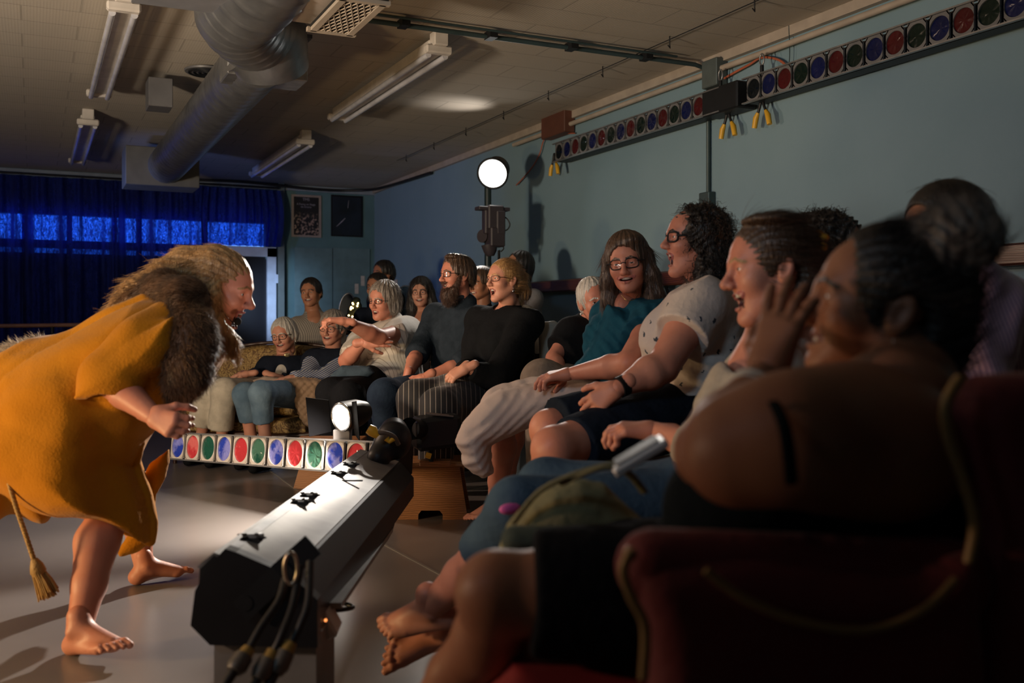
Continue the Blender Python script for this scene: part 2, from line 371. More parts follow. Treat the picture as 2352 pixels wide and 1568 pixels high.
for i in range(4):
    x0, x1 = cedges[i], cedges[i + 1] + 0.06; C = 150; rows = []
    ph = [random.uniform(0, 6) for _ in range(4)]
    for z in np.linspace(HC - 0.10, 0.08, 14):
        r = []
        for k in range(C + 1):
            x = x0 + (x1 - x0) * k / C; t = (HC - z) / HC
            y = YF - 0.13 + 0.05 * math.sin(x * 34 + ph[0] + 0.8 * math.sin(x * 5 + ph[1])) * (0.6 + 0.4 * t) + 0.015 * math.sin(x * 71 + ph[2] + z)
            r.append((x, y, z))
        rows.append(r)
    MB().grid(rows).build('curtain', M_curt, label=clab[i], cat='curtain', group='dark blue window curtains')
# short gathered curtain above the door, lower edge puffed
x0, x1 = on_y(462, 500, YF).x, on_y(636, 500, YF).x; rows = []
for i, z in enumerate(np.linspace(HC - 0.11, on_y(600, 566, YF - 0.15).z, 16)):
    r = []
    for k in range(121):
        t = k / 120; x = x0 + (x1 - x0) * t; bul = 0.05 * math.sin(math.pi * i / 15) ; 
        x += (0.035 * math.sin(math.pi * i / 15)) * (t - 0.5) * 2
        r.append((x, YF - 0.17 - bul + 0.03 * math.sin(t * 60 + 1.5 * math.sin(t * 9)), z))
    rows.append(r)
MB().grid(rows).build('curtain', M_curt, label='short puffed blue curtain hanging over the top of the doorway', cat='curtain')
rod = MB().tube([(XL + 0.05, YF - 0.13, HC - 0.075), (x1, YF - 0.13, HC - 0.075)], 0.012, 8); rod.build('curtain_rod', M_black, label='long thin curtain rod across the far wall at the ceiling', cat='curtain rod')

# barre on the right wall (two rails) and the one in front of the curtains
b = thing('ballet_barre', (XR - 0.1, 5, 0), 'dark wooden double ballet barre running along the blue right wall', 'barre')
zr = on_x(1300, 655, XR - 0.12).z
MB().bevbox((XR - 0.10, (YB + on_x(1228, 660, XR).y) / 2, zr), (0.05, on_x(1228, 660, XR).y - YB, 0.10), 0.012).build('rail', M_rail, b)
MB().bevbox((XR - 0.035, (YB + on_x(1228, 660, XR).y) / 2, zr - 0.0), (0.05, on_x(1228, 660, XR).y - YB, 0.06), 0.01).build('backing_board', M_rail, b)
MB().bevbox((XR - 0.08, (YB + on_x(1228, 660, XR).y) / 2, zr - 0.52), (0.05, on_x(1228, 660, XR).y - YB, 0.07), 0.012).build('rail', M_rail, b)
for i in range(7):
    y = 0.8 + i * 1.25
    MB().tube([(XR, y, zr - 0.15), (XR - 0.07, y, zr - 0.12), (XR - 0.10, y, zr - 0.05)], 0.012, 8).build('bracket', M_black, b)
b2 = thing('ballet_barre', (-0.5, 10.2, 0), 'tan wooden double barre standing in front of the blue curtains at left', 'barre')
for (py, n) in ((748, 0), (797, 1)):
    a = W(-150, py + 2, 10.6); c = W(330, py - 4, 10.6)
    MB().tube([a, c], 0.022, 10).build('rail', mat('tan_barre_wood', (0.30, 0.14, 0.06), rough=0.5), b2)
for px in (-140, 120, 320):
    a = W(px, 748, 10.62); MB().tube([(a.x, a.y, 0), a], 0.02, 8).build('post', M_black, b2)

# posters and the cupboard doors on the teal bay
def flat_on_far(px0, py0, px1, py1, name, m, th=0.02, off=0.0, **kw):
    a = on_y(px0, py0, YF - off); c = on_y(px1, py1, YF - off)
    return MB().box(((a.x + c.x) / 2, YF - off - th / 2, (a.z + c.z) / 2), (abs(c.x - a.x), th, abs(a.z - c.z))).build(name, m, **kw)
def poster_mat():
    m = mat('crowd_poster_print', (0.02, 0.02, 0.03), rough=0.4, color2=(0.02, 0.018, 0.02)); nt = m.node_tree; N = nt.nodes; L = nt.links; b = N['Principled BSDF']
    tc = N.new('ShaderNodeTexCoord'); nz = N.new('ShaderNodeTexNoise'); nz.inputs['Scale'].default_value = 30; nz.inputs['Detail'].default_value = 4
    L.new(tc.outputs['Object'], nz.inputs['Vector']); cr = N.new('ShaderNodeValToRGB'); cr.color_ramp.elements[0].position = 0.5; cr.color_ramp.elements[1].position = 0.62
    cr.color_ramp.elements[0].color = (0.012, 0.012, 0.016, 1); cr.color_ramp.elements[1].color = (0.38, 0.27, 0.22, 1); L.new(nz.outputs['Fac'], cr.inputs['Fac'])
    sp = N.new('ShaderNodeSeparateXYZ'); L.new(tc.outputs['Object'], sp.inputs[0])
    mr = N.new('ShaderNodeMapRange'); mr.inputs['From Min'].default_value = 0.34; mr.inputs['From Max'].default_value = 0.24; L.new(sp.outputs['Z'], mr.inputs['Value'])
    mx = N.new('ShaderNodeMixRGB'); mx.inputs[1].default_value = (0.015, 0.014, 0.016, 1); L.new(mr.outputs[0], mx.inputs[0]); L.new(cr.outputs['Color'], mx.inputs[2])
    L.new(mx.outputs[0], b.inputs['Base Color']); return m
pa = thing('framed_poster', on_y(704, 547, YF - 0.02), 'cream framed poster of a crowd with pale lettering, left on the teal wall', 'poster')
flat_on_far(669, 446, 737, 546, 'frame', mat('cream_frame', (0.34, 0.28, 0.24), rough=0.6), 0.02, 0.001, parent=pa)
flat_on_far(675, 451, 732, 541, 'print', poster_mat(), 0.004, 0.021, parent=pa)
def textobj(txt, loc, size, m, parent, name='lettering', rotz=0.0):
    cu = bpy.data.curves.new(name, 'FONT'); cu.body = txt; cu.size = size; cu.align_x = 'CENTER'; cu.extrude = 0.0008
    o = bpy.data.objects.new(name, cu); COL.objects.link(o); dg = bpy.context.evaluated_depsgraph_get()
    me = bpy.data.meshes.new_from_object(o.evaluated_get(dg)); bpy.data.objects.remove(o)
    n = bpy.data.objects.new(name, me); COL.objects.link(n); me.materials.append(m)
    R = Matrix.Rotation(rotz, 4, 'Z') @ Matrix.Rotation(math.pi / 2, 4, 'X'); me.transform(R)
    n.parent = parent; n.location = Vector(loc) - Vector(parent['_o']); return n
M_pletter = mat('pale_lettering', (0.35, 0.33, 0.38), rough=0.6)
q = on_y(703, 461, YF - 0.027); textobj('TMS', q, 0.05, M_pletter, pa)
q = on_y(703, 471, YF - 0.027); textobj('A Funny on Stage', q, 0.034, M_pletter, pa)
q = on_y(703, 477, YF - 0.027); textobj('de Drama', q, 0.034, M_pletter, pa)
pb = thing('framed_poster', on_y(796, 547, YF - 0.02), 'black framed dark poster with a pale diagonal stroke, right on the teal wall', 'poster')
flat_on_far(760, 447, 832, 545, 'frame', M_black, 0.02, 0.001, parent=pb)
flat_on_far(764, 451, 829, 541, 'print', mat('dark_blue_print', (0.012, 0.02, 0.035), rough=0.35, color2=(0.006, 0.010, 0.014), nscale=4), 0.004, 0.021, parent=pb)
st = MB(); 
st.tube([on_y(773, 520, YF - 0.027), on_y(785, 509, YF - 0.027), on_y(793, 501, YF - 0.027)], [0.003, 0.008, 0.005], 6)
st2 = MB().tube([on_y(799, 478, YF - 0.027), on_y(801, 460, YF - 0.027)], 0.003, 6); st2.build('pale_stroke', M_pletter, pb)
st.build('pale_drawing', M_pletter, pb)
cab = thing('wall_cupboard', on_y(760, 700, YF - 0.02), 'pale teal double doored cupboard in the far wall, right of the doorway', 'cupboard')
flat_on_far(676, 568, 762, 1000, 'door', mat('cupboard_paint', (0.13, 0.22, 0.235), rough=0.55), 0.025, 0.001, parent=cab)
flat_on_far(764, 569, 848, 1000, 'door', MATS['cupboard_paint'], 0.025, 0.001, parent=cab)

# ------------------------------------------------------------------ ceiling equipment
fx = thing('fluorescent_fixture', (0.43, 5.6, HC), 'twin tube fluorescent fixture nearest on the left, hanging from a chain hook', 'light fixture', 'twin tube ceiling fixtures')
def fixture_parts(t, L=2.2):
    x, y, z = t['_o']
    MB().bevbox((x, y + L / 2, z - 0.075), (0.11, L - 0.04, 0.07), 0.008).build('housing', M_white, t)
    for e in (0.0, L):
        MB().bevbox((x, y + e, z - 0.105), (0.17, 0.06, 0.05), 0.01).build('lamp_holder', M_white, t)
    MB().bevbox((x, y - 0.015, z - 0.045), (0.09, 0.09, 0.085), 0.006).build('junction_box', M_white, t)
    for s in (-1, 1):
        MB().tube([(x + s * 0.055, y + 0.02, z - 0.135), (x + s * 0.055, y + L - 0.02, z - 0.135)], 0.018, 12).build('tube', M_tube, t)
    MB().tube([(x, y - 0.02, z - 0.005), (x, y - 0.03, z - 0.05)], 0.006, 6).build('hook', M_black, t)
fixture_parts(fx)
for loc, lab in (((2.22, 5.65, HC), 'large twin tube fluorescent fixture in the middle of the ceiling, left of the spotlight'),
                 ((0.41, 8.95, HC), 'small distant twin tube fixture at far left of the ceiling, above the curtains'),
                 ((2.25, 9.05, HC), 'distant twin tube fixture to the right of the round duct')):
    copy_thing(fx, loc, lab)

# round duct, its boxes, elbow, grille
M_duct = mat('spiral_duct_steel', (0.30, 0.31, 0.33), rough=0.38, metal=0.8, color2=(0.22, 0.23, 0.25), nscale=10)
dt = thing('ventilation_duct', (1.02, 7.5, 2.3), 'long round spiral steel ventilation duct with an elbow and boxes under the ceiling', 'duct')
run = MB(); pts = []; rr = []; R = 0.165; zc = 2.47
ys = np.arange(5.6, 9.9, 0.02)
for i, y in enumerate(ys):
    pts.append((1.13, y, zc)); rr.append(R + (0.004 if i % 6 == 0 else 0))
run.tube(pts, rr, 32).build('straight_run', M_duct, dt)
el = MB(); cp = [W(700, -210, 4.1), W(640, -90, 4.4), W(575, -8, 4.75), W(545, 28, 4.95), W(575, 66, 5.2), W(625, 96, 5.45)]
pp = catmull(cp, 26); el.tube(pp, [0.205 + (0.005 if i % 9 == 0 else 0) for i in range(len(pp))], 36).build('elbow', M_duct, dt)
q = W(618, 102, 5.4); el2 = MB(); el2.tube([q + Vector((-0.10, 0, 0.05)), q + Vector((0.0, 0.02, 0.0)), q + Vector((0.04, 0.1, -0.10))], [0.24, 0.235, 0.2], 36).build('drop_collar', M_duct, dt)
bx = on_z(612, 195, 2.2)
MB().bevbox((1.17, 5.66, 2.47), (0.44, 0.26, 0.24), 0.006).build('transition_box', M_galv, dt)
MB().box((1.17, 5.66, 2.60), (0.48, 0.30, 0.02)).build('flange', M_dkgrey, dt)
MB().bevbox((1.10, 10.05, 2.46), (0.66, 0.42, 0.36), 0.006).build('end_box', mat('end_box_paint', (0.13, 0.13, 0.12), rough=0.6), dt)
MB().bevbox((0.80, 7.4, 2.60), (0.16, 0.22, 0.20), 0.004).build('hanger_box', M_dkgrey, dt)
# plenum with filter grille, upper left box
pl = thing('return_air_plenum', W(760, 30, 4.8), 'beige return air box with diamond mesh filter grille at the top of the ceiling', 'air vent')
zb_ = 2.42
c0, c1, c2, c3 = on_z(705, 63, zb_), on_z(835, 80, zb_), on_z(878, 16, zb_), on_z(770, 8, zb_)
g0, g1 = on_z(575, 48, zb_), on_z(876, 20, zb_)
X0, X1 = on_z(560, 48, zb_).x, c2.x; Y1 = c1.y; Y0 = Y1 - 0.62
MB().box(((X0 + X1) / 2, (Y0 + Y1) / 2, (zb_ + HC) / 2 + 0.01), (X1 - X0, Y1 - Y0, HC - zb_ - 0.02)).build('casing', M_beige, pl)
gx0, gx1, gy0, gy1 = c0.x + 0.02, X1 - 0.03, Y0 + 0.06, Y1 - 0.04
MB().box(((gx0 + gx1) / 2, (gy0 + gy1) / 2, zb_ - 0.006), (gx1 - gx0 + 0.04, gy1 - gy0 + 0.04, 0.01)).build('filter', mat('black_filter', (0.01, 0.01, 0.01), rough=0.9), pl)
fr = MB()
for (a, c, w_, h_) in (((gx0 + gx1) / 2, gy0, gx1 - gx0 + 0.06, 0.03), ((gx0 + gx1) / 2, gy1, gx1 - gx0 + 0.06, 0.03), (gx0, (gy0 + gy1) / 2, 0.03, gy1 - gy0), (gx1, (gy0 + gy1) / 2, 0.03, gy1 - gy0)):
    fr.box((a, c, zb_ - 0.018), (w_, h_, 0.02))
fr.build('grille_frame', M_trim, pl)
dg_ = MB(); n = 6
for i in range(-n, n + 1):
    for sgn in (1, -1):
        xs_, ys_ = [], []
        t0 = i / n
        # line in unit square
        seg = []
        for k in range(41):
            s_ = k / 40; a = s_; b_ = (t0 + s_) if sgn > 0 else (1 - t0 - s_)
            if 0 <= b_ <= 1: seg.append((a, b_))
        if len(seg) > 1:
            (a, b_), (c, d_) = seg[0], seg[-1]
            dg_.tube([(gx0 + (gx1 - gx0) * a, gy0 + (gy1 - gy0) * b_, zb_ - 0.02), (gx0 + (gx1 - gx0) * c, gy0 + (gy1 - gy0) * d_, zb_ - 0.02)], 0.004, 6)
dg_.build('diamond_mesh', M_trim, pl)
sl = MB()
for i in range(14):
    y = gy0 + (gy1 - gy0) * (i + 0.5) / 14; sl.tube([(gx0, y, zb_ - 0.011), (gx1, y, zb_ - 0.011)], 0.009, 8)
sl.build('filter_pleat', M_black, pl)
a = on_z(370, 20, 2.45); c = on_z(520, 42, 2.45)
MB().box((c.x - 0.20, c.y - 0.30, 2.60), (0.46, 0.5, 0.30)).build('equipment_box', mat('blue_grey_box', (0.17, 0.18, 0.21), rough=0.5), label='blue grey metal box at the top of the ceiling left of the duct', cat='metal box')
# round vent
q = on_z(478, 163, HC - 0.01); rv = MB()
rv.tube([q, q + Vector((0, 0, -0.012))], [0.16, 0.155], 32); rvo = thing('round_ceiling_vent', q, 'round dark louvred vent in the ceiling left of the duct elbow', 'air vent')
rv.build('plate', M_dkgrey, rvo)
for k in range(4): MB().tube([q + Vector((math.cos(t) * (0.03 + k * 0.033), math.sin(t) * (0.03 + k * 0.033), -0.016)) for t in np.linspace(0, 2 * math.pi, 33)[:-1]], 0.006, 6, closed=True).build('ring', M_black, rvo)

# conduits
cd = thing('electrical_conduit', on_x(1625, 460, XR), 'thin teal conduit crossing the ceiling and dropping down the right wall to an outlet', 'conduit')
A = on_z(878, 30, HC - 0.04); B = on_x(1600, 125, XR - 0.02)
yq = on_x(1627, 300, XR - 0.02).y
MB().tube([(X1, yq + 0.02, HC - 0.05), (XR - 0.12, yq + 0.01, HC - 0.05), (XR - 0.05, yq, HC - 0.07), (XR - 0.02, yq, HC - 0.13), (XR - 0.02, yq, on_x(1628, 455, XR).z)], 0.015, 10).build('pipe', M_conduit, cd)
MB().tube([(X1, yq - 0.05, HC - 0.03), (XR - 0.3, yq - 0.04, HC - 0.03)], 0.008, 8).build('second_pipe', M_conduit, cd)
for k in range(4): MB().box((X1 + 0.5 + k * 0.55, yq, HC - 0.045), (0.05, 0.09, 0.045)).build('clamp', M_black, cd)
MB().bevbox((XR - 0.03, yq, on_x(1624, 468, XR).z), (0.06, 0.11, 0.14), 0.006).build('outlet_box', M_conduit, cd)
MB().bevbox((XR - 0.05, on_x(1655, 134, XR).y, HC - 0.13), (0.09, 0.16, 0.18), 0.006).build('junction_box', mat('junction_box_grey', (0.12, 0.15, 0.15), rough=0.5, metal=0.3), label='grey junction box on the right wall just below the ceiling', cat='electrical box')
q = on_x(1295, 287, XR); MB().bevbox((XR - 0.06, q.y, q.z), (0.10, 0.42, 0.20), 0.006).build('wooden_block', mat('reddish_wood_block', (0.12, 0.045, 0.028), rough=0.6), label='small reddish wooden box on the wall above the distant gel strip', cat='wooden box')
# cord swags along wall
def swag(pxs, x, m, r, **kw):
    return MB().tube(catmull([on_x(a, b_, x) for a, b_ in pxs], 8), r, 6).build('cord', m, **kw)
swag([(1660, 182), (1690, 165), (1722, 148), (1750, 132), (1790, 138), (1815, 160)], XR - 0.03, M_orange, 0.008, label='orange extension cord looped between the two hanging gel strips', cat='cord')
swag([(1186, 425), (1205, 405), (1225, 380), (1240, 352), (1252, 318), (1285, 308), (1320, 306)], XR - 0.03, M_orange, 0.006, label='thin red brown cord on the wall right of the bright spotlight', cat='cord')
swag([(1812, 5), (1812, 60), (1814, 120), (1812, 150)], XR - 0.04, M_conduit, 0.003, label='thin hanging wire holding the nearer gel strip', cat='wire')
hw = MB(); 
for k in range(9):
    a = on_x(1180 + 0, 250, XR); y = 3.5 + k * 0.8; hw.tube([(XR - 0.55, y, HC), (XR - 0.55, y, HC - 0.05), (XR - 0.54, y + 0.01, HC - 0.07), (XR - 0.55, y + 0.02, HC - 0.05)], 0.004, 5)
hw.tube([(XR - 0.55, 3.0, HC - 0.02), (XR - 0.55, 10.2, HC - 0.02)], 0.003, 5)
hw.build('hook_wire', M_black, label='thin wire with small hooks along the ceiling near the right wall', cat='wire')
cbl = MB(); cbl.tube(catmull([(xe - 1.6, YF - 0.12, HC - 0.05), (xe - 0.6, YF - 0.12, HC - 0.02), (xe + 0.3, YF - 0.12, HC - 0.06), (XR - 0.4, YF - 0.12, HC - 0.05), (XR - 0.1, YF - 0.5, HC - 0.05), (XR - 0.05, YF - 2.2, HC - 0.08)], 10), 0.018, 6)
cbl.build('cable_run', M_rubber, label='black cable bundle clipped along the ceiling above the posters', cat='cable')

# ------------------------------------------------------------------ gel strips
GEL = {'B': ((0.02, 0.045, 0.38), (0.20, 0.22, 0.60)), 'R': ((0.42, 0.035, 0.045), (0.52, 0.12, 0.12)), 'G': ((0.012, 0.07, 0.05), (0.05, 0.14, 0.10)), 'D': ((0.01, 0.03, 0.05), (0.03, 0.06, 0.08))}
def gelmat(k, v):
    if v < 0:
        c = tuple(x * 0.17 for x in GEL[k][0]); return mat('darker_gel_' + {'B': 'blue', 'R': 'red', 'G': 'green', 'D': 'dark'}[k], c, rough=0.25, color2=tuple(x * 0.6 for x in c), nscale=6, bump=0.8, bscale=9, spec=0.5)  # hanging strips get a much darker copy of each gel colour
    c, c2 = GEL[k]; return mat('gel_%s_%d' % ({'B': 'blue', 'R': 'red', 'G': 'green', 'D': 'dark'}[k], v), c, rough=0.18, color2=c2 if v else c, nscale=5 + v * 3, bump=0.8, bscale=7 + 3 * v, mixlo=0.45, mixhi=0.55, spec=0.9)
M_gframe = mat('gel_frame_white', (0.46, 0.43, 0.40), rough=0.6); M_gframe_w = mat('gel_frame_wall', (0.15, 0.15, 0.155), rough=0.6)
def gel_strip(name, P0, ax, nrm, upv, cells, pitch, hgt, label, cat, group, mframe, depth=0.13, seed=0, vm=1, endbox=False):
    rnd = random.Random(seed); P0 = Vector(P0); L = pitch * len(cells)
    t = thing(name, P0 - upv * hgt / 2, label, cat, group)
    c = P0 + ax * L / 2 - nrm * depth / 2
    MB().bevbox(c - nrm * 0.01, (L + 0.05, depth - 0.02, hgt * 0.98), 0.012, (ax, nrm, upv)).build('housing', M_black, t)
    rl = MB()
    for s in (-1, 1): rl.box(P0 + ax * L / 2 + upv * s * hgt * 0.5 + nrm * 0.006, (L + 0.05, 0.02, 0.008), (ax, nrm, upv))
    rl.build('edge_rail', M_galv, t)
    for i, k in enumerate(cells):
        cc = P0 + ax * pitch * (i + 0.5)
        f = MB(); w, h_ = pitch * 0.84, hgt * 0.94; n = 32; r = min(pitch, hgt) * 0.43
        ring = []; outer = []
        for j in range(n):
            a = 2 * math.pi * j / n; ca, sa = math.cos(a), math.sin(a)
            ring.append(cc + ax * (r * ca) + upv * (r * sa))
            m_ = max(abs(ca) / (w / 2), abs(sa) / (h_ / 2)); outer.append(cc + ax * (ca / m_) + upv * (sa / m_))
        off = nrm * 0.004
        f.add([p + off for p in ring] + [p + off for p in outer], [(j, n + j, n + (j + 1) % n, (j + 1) % n) for j in range(n)])
        f.add([p - off * 2 for p in ring] + [p + off for p in ring], [(j, n + j, n + (j + 1) % n, (j + 1) % n) for j in range(n)])
        f.add([p - off * 2 for p in outer] + [p + off for p in outer], [(j, (j + 1) % n, n + (j + 1) % n, n + j) for j in range(n)])
        # square corners
        for sx in (-1, 1):
            for sy in (-1, 1):
                q = cc + ax * sx * w / 2 + upv * sy * h_ / 2 + off
                f.add([q, q - ax * sx * w * 0.16, q - upv * sy * h_ * 0.16], [(0, 1, 2)])
        fo = f.build('gel_frame', mframe, t)
        g = MB(); rows = []; cen = cc - off
        vs = [cen + nrm * rnd.uniform(-0.004, 0.004)]; fs = []
        for ri in (0.35, 0.7, 1.0):
            for j in range(n):
                a = 2 * math.pi * j / n; vs.append(cen + (ax * math.cos(a) + upv * math.sin(a)) * (r * ri * 1.02) + nrm * (rnd.uniform(-0.0035, 0.0035) if ri < 1 else 0))
        for j in range(n):
            fs.append((0, 1 + j, 1 + (j + 1) % n))
            for q in range(2): fs.append((1 + q * n + j, 1 + (q + 1) * n + j, 1 + (q + 1) * n + (j + 1) % n, 1 + q * n + (j + 1) % n))
        g.add(vs, fs, True); g.build('gel', gelmat(k, rnd.randint(0, 2) if vm else -1), fo)
    return t
zs = 2.41; XS = XR - 0.16
ys1 = on_x(1714, 200, XS).y
s1 = gel_strip('gel_strip_light', (XS, ys1, zs), Vector((0, -1, 0)), Vector((-1, 0, 0)), Vector((0, 0, 1)), 'DBRGBRGBRGBRGBRGB', 0.137, 0.15,
               'nearer strip light of round colour gels hanging high on the right wall', 'strip light', 'gel strips hanging on the right wall', M_gframe_w, seed=1, vm=0)
ys2 = on_x(1275, 350, XS).y
s2 = gel_strip('gel_strip_light', (XS, ys2, zs), Vector((0, -1, 0)), Vector((-1, 0, 0)), Vector((0, 0, 1)), 'DBRGBRGBRGBRGBRG', 0.137, 0.15,
               'farther strip light of round colour gels on the right wall, beside the spotlight', 'strip light', 'gel strips hanging on the right wall', M_gframe_w, seed=2, vm=0)
ye = on_x(1655, 235, XS).y
MB().bevbox((XS + 0.06, ye, zs), (0.15, 0.36, 0.17), 0.01).build('end_housing', M_black, s2)
def plug_pair(px, py, x, lab):
    a = on_x(px, py, x); t = thing('power_plug', a + Vector((0, 0, -0.2)), lab, 'plug', 'yellow plugs dangling from the gel strips')
    for s in (-1, 1):
        pth = [a, a + Vector((0, s * 0.02, -0.06)), a + Vector((0, s * 0.035, -0.09))]
        MB().tube(pth, 0.009, 6).build('cord', M_rubber, t); MB().tube([pth[-1], pth[-1] + Vector((0, s * 0.02, -0.03)), pth[-1] + Vector((0, s * 0.035, -0.09))], [0.011, 0.018, 0.016], 10).build('plug_body', M_yellow, t)
    return t
plug_pair(1672, 250, XR - 0.08, 'yellow plugs dangling on cords from the farther hanging strip, near the conduit')
plug_pair(1750, 222, XR - 0.08, 'yellow plugs dangling on cords below the left end of the nearer hanging strip')
plug_pair(1273, 352, XR - 0.14, 'yellow plugs barely showing under the far end of the distant strip')
for (px, py, st_) in ((1750, 150, s1), (1655, 185, s2)):
    a = on_x(px, py, XS + 0.05); MB().tube([a, a + Vector((0, 0, -0.06)), a + Vector((0.0, 0.02, -0.1))], 0.012, 8).build('hanging_clip', M_black, st_)
    MB().tube([a + Vector((0, 0.02 * math.cos(t), 0.035 + 0.035 * math.sin(t))) for t in np.linspace(0, 2 * math.pi, 13)[:-1]], 0.005, 6, closed=True).build('carabiner', M_galv, st_)

# floor strip, far (gels towards the stage)
A = W(392, 1023, 5.85); B = W(875, 1053, 4.62); ax = (B - A); Lf = ax.length; ax.normalize()
nr = ax.cross(Vector((0, 0, 1))).normalized(); nr = (nr + Vector((0, 0, 0.12))).normalized(); upv = nr.cross(ax).normalized()
if upv.z < 0: upv = -upv
if nr.y > 0: nr = -nr
s3 = gel_strip('floor_gel_strip', A, ax, nr, upv, 'BRGBRGBRGBRG', Lf / 11.6, 0.152, 'footlight strip with coloured gels on the floor in front of the gold sofa', 'strip light', None, M_gframe, seed=7)

# floor strip, near (back of the housing towards us)
A = W(606, 1372, 2.32); B = W(890, 1086, 4.35)
ax = (B - A).normalized(); Ls = (B - A).length; side = ax.cross(Vector((0, 0, 1))).normalized(); up = side.cross(ax).normalized()
t4 = thing('floor_strip_housing', Vector((A.x, A.y, 0)), 'long silver backed footlight strip on the floor beside the performer, black end cap towards us', 'strip light')
M_silver = mat('dusty_silver_sheet', (0.30, 0.29, 0.28), rough=0.42, metal=0.45, color2=(0.20, 0.195, 0.19), nscale=7, stretch=(1, 1, 1))
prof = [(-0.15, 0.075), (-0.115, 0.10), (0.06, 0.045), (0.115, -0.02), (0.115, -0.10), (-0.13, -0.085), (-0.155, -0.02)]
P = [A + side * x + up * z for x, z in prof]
MB().prism(P, ax * Ls).build('housing', M_black, t4)  # black body puts the shadow on the strip's right side into the colour
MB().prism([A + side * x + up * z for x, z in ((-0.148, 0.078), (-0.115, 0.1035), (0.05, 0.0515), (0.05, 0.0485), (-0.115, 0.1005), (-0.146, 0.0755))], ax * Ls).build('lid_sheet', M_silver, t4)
MB().prism([A + side * x + up * z for x, z in ((-0.158, 0.070), (-0.118, 0.104), (-0.085, 0.095), (-0.085, 0.088), (-0.118, 0.097), (-0.15, 0.066))], ax * Ls).build('lit_band_rail', M_galv, t4)  # pale rail stands in for the lit band along the left edge
cp = []
for x, z in ((-0.165, -0.06), (-0.155, 0.02), (-0.125, 0.075), (-0.085, 0.118), (-0.06, 0.11), (0.07, 0.055), (0.13, 0.0), (0.13, -0.11), (-0.12, -0.105)): cp.append(A - ax * 0.02 + side * x + up * z)
MB().prism(cp, ax * 0.04).build('end_cap', M_blackpl, t4)
MB().tube([A - ax * 0.028 + side * -0.03, A - ax * 0.05 + side * -0.03], 0.018, 16).build('pivot_bolt', M_black, t4)
br = [A - ax * 0.045 + side * -0.03 + up * -0.01, A - ax * 0.045 + side * 0.06 + up * 0.075, A - ax * 0.03 + side * 0.11 + up * 0.12]
b_ = MB(); 
for i in range(2): 
    d = (br[i + 1] - br[i]); b_.box((br[i] + br[i + 1]) / 2, (d.length + 0.03, 0.006, 0.055), (d.normalized(), ax, d.normalized().cross(ax).normalized()))
b_.build('bracket', M_black, t4)
for f_ in (0.10, 0.36, 0.42, 0.66, 0.78):
    c = A + ax * Ls * f_ + side * (-0.085) + up * 0.095; k = MB()
    k.box(c, (0.05, 0.05, 0.012), (ax, side, up))
    for j in range(4):
        a_ = j * math.pi / 2 + 0.4; dv = ax * math.cos(a_) + side * math.sin(a_); k.tube([c + dv * 0.02 + up * 0.003, c + dv * 0.045 + up * 0.006], [0.009, 0.002], 5)
    k.build('gaffer_knob', M_black, t4)
MB().box(A + ax * Ls * 0.62 + side * -0.04 + up * 0.083, (0.014, 0.12, 0.004), (ax, side, up)).build('seam', M_black, t4)
# support board and base
base = thing('plywood_base_board', W(600, 1510, 2.25), 'pale board and box under the near end of the silver footlight strip', 'board')
q = A + ax * 0.12
MB().box(Vector((q.x, q.y, (q.z - 0.10) / 2)), (0.24, 0.22, q.z - 0.10), (side, Vector((ax.x, ax.y, 0)).normalized(), Vector((0, 0, 1)))).build('support_box', mat('grey_painted_box', (0.20, 0.19, 0.18), rough=0.6), base)
a0, a1 = W(735, 1385, 2.5), W(870, 1212, 3.75)
dxy = (a1 - a0); MB().box((a0 + a1) / 2 + Vector((0.03, 0, -0.01)), (dxy.length, 0.05, 0.015), (dxy.normalized(), dxy.cross(Vector((0, 0, 1))).normalized(), dxy.normalized().cross(dxy.cross(Vector((0, 0, 1))).normalized()))).build('edge_board', M_silver, base)

# step stools
def stool(name, C, w, d, h, rz, label, m=M_tanwood):
    t = thing(name, Vector(C), label, 'step stool', None); C = Vector(C)
    ca, sa = math.cos(rz), math.sin(rz); ux, uy, uz = Vector((ca, sa, 0)), Vector((-sa, ca, 0)), Vector((0, 0, 1))
    MB().bevbox(C + uz * (h - 0.012), (w + 0.03, d + 0.03, 0.024), 0.005, (ux, uy, uz)).build('top', m, t)
    for s in (-1, 1):   # long splayed side panels with a cut-out foot
        o = uy * s * (d / 2 - 0.01); sp = 0.035
        pl_ = [(-w / 2 - sp, 0), (-w * 0.20, 0), (-w * 0.20, 0.025), (-w * 0.15, 0.045), (w * 0.15, 0.045), (w * 0.20, 0.025), (w * 0.20, 0), (w / 2 + sp, 0), (w / 2 - 0.01, h - 0.024), (-w / 2 + 0.01, h - 0.024)]
        MB().prism([C + o + uy * s * sp * (1 - z / h) + ux * x + uz * z for x, z in pl_], uy * (-s) * 0.018).build('side_panel', m, t)
        e = MB(); e.prism([C + ux * s * (w / 2 - 0.02 + sp) + uy * y_ for y_ in (-d / 2, d / 2)] + [C + ux * s * (w / 2 - 0.03) + uy * y_ + uz * (h - 0.024) for y_ in (d / 2 - 0.01, -d / 2 + 0.01)], ux * (-s) * 0.016).build('end_panel', m, t)
    return t
c = on_z(985, 1190, 0.0); c = Vector((c.x + 0.06, c.y + 0.10, 0))
st1 = stool('step_stool', c, 0.31, 0.25, 0.29, -YAW, 'low wooden step stool with foot cut-out, beside the barefoot person in the white skirt')
MB().bevbox(W(1000, 1062, 4.95), (0.15, 0.09, 0.028), 0.003, (v2w(1, 0, 0), v2w(0, 0, 1), Vector((0, 0, 1)))).build('wood_block', M_tanwood, label='small wooden block lying on top of the right step stool', cat='block')
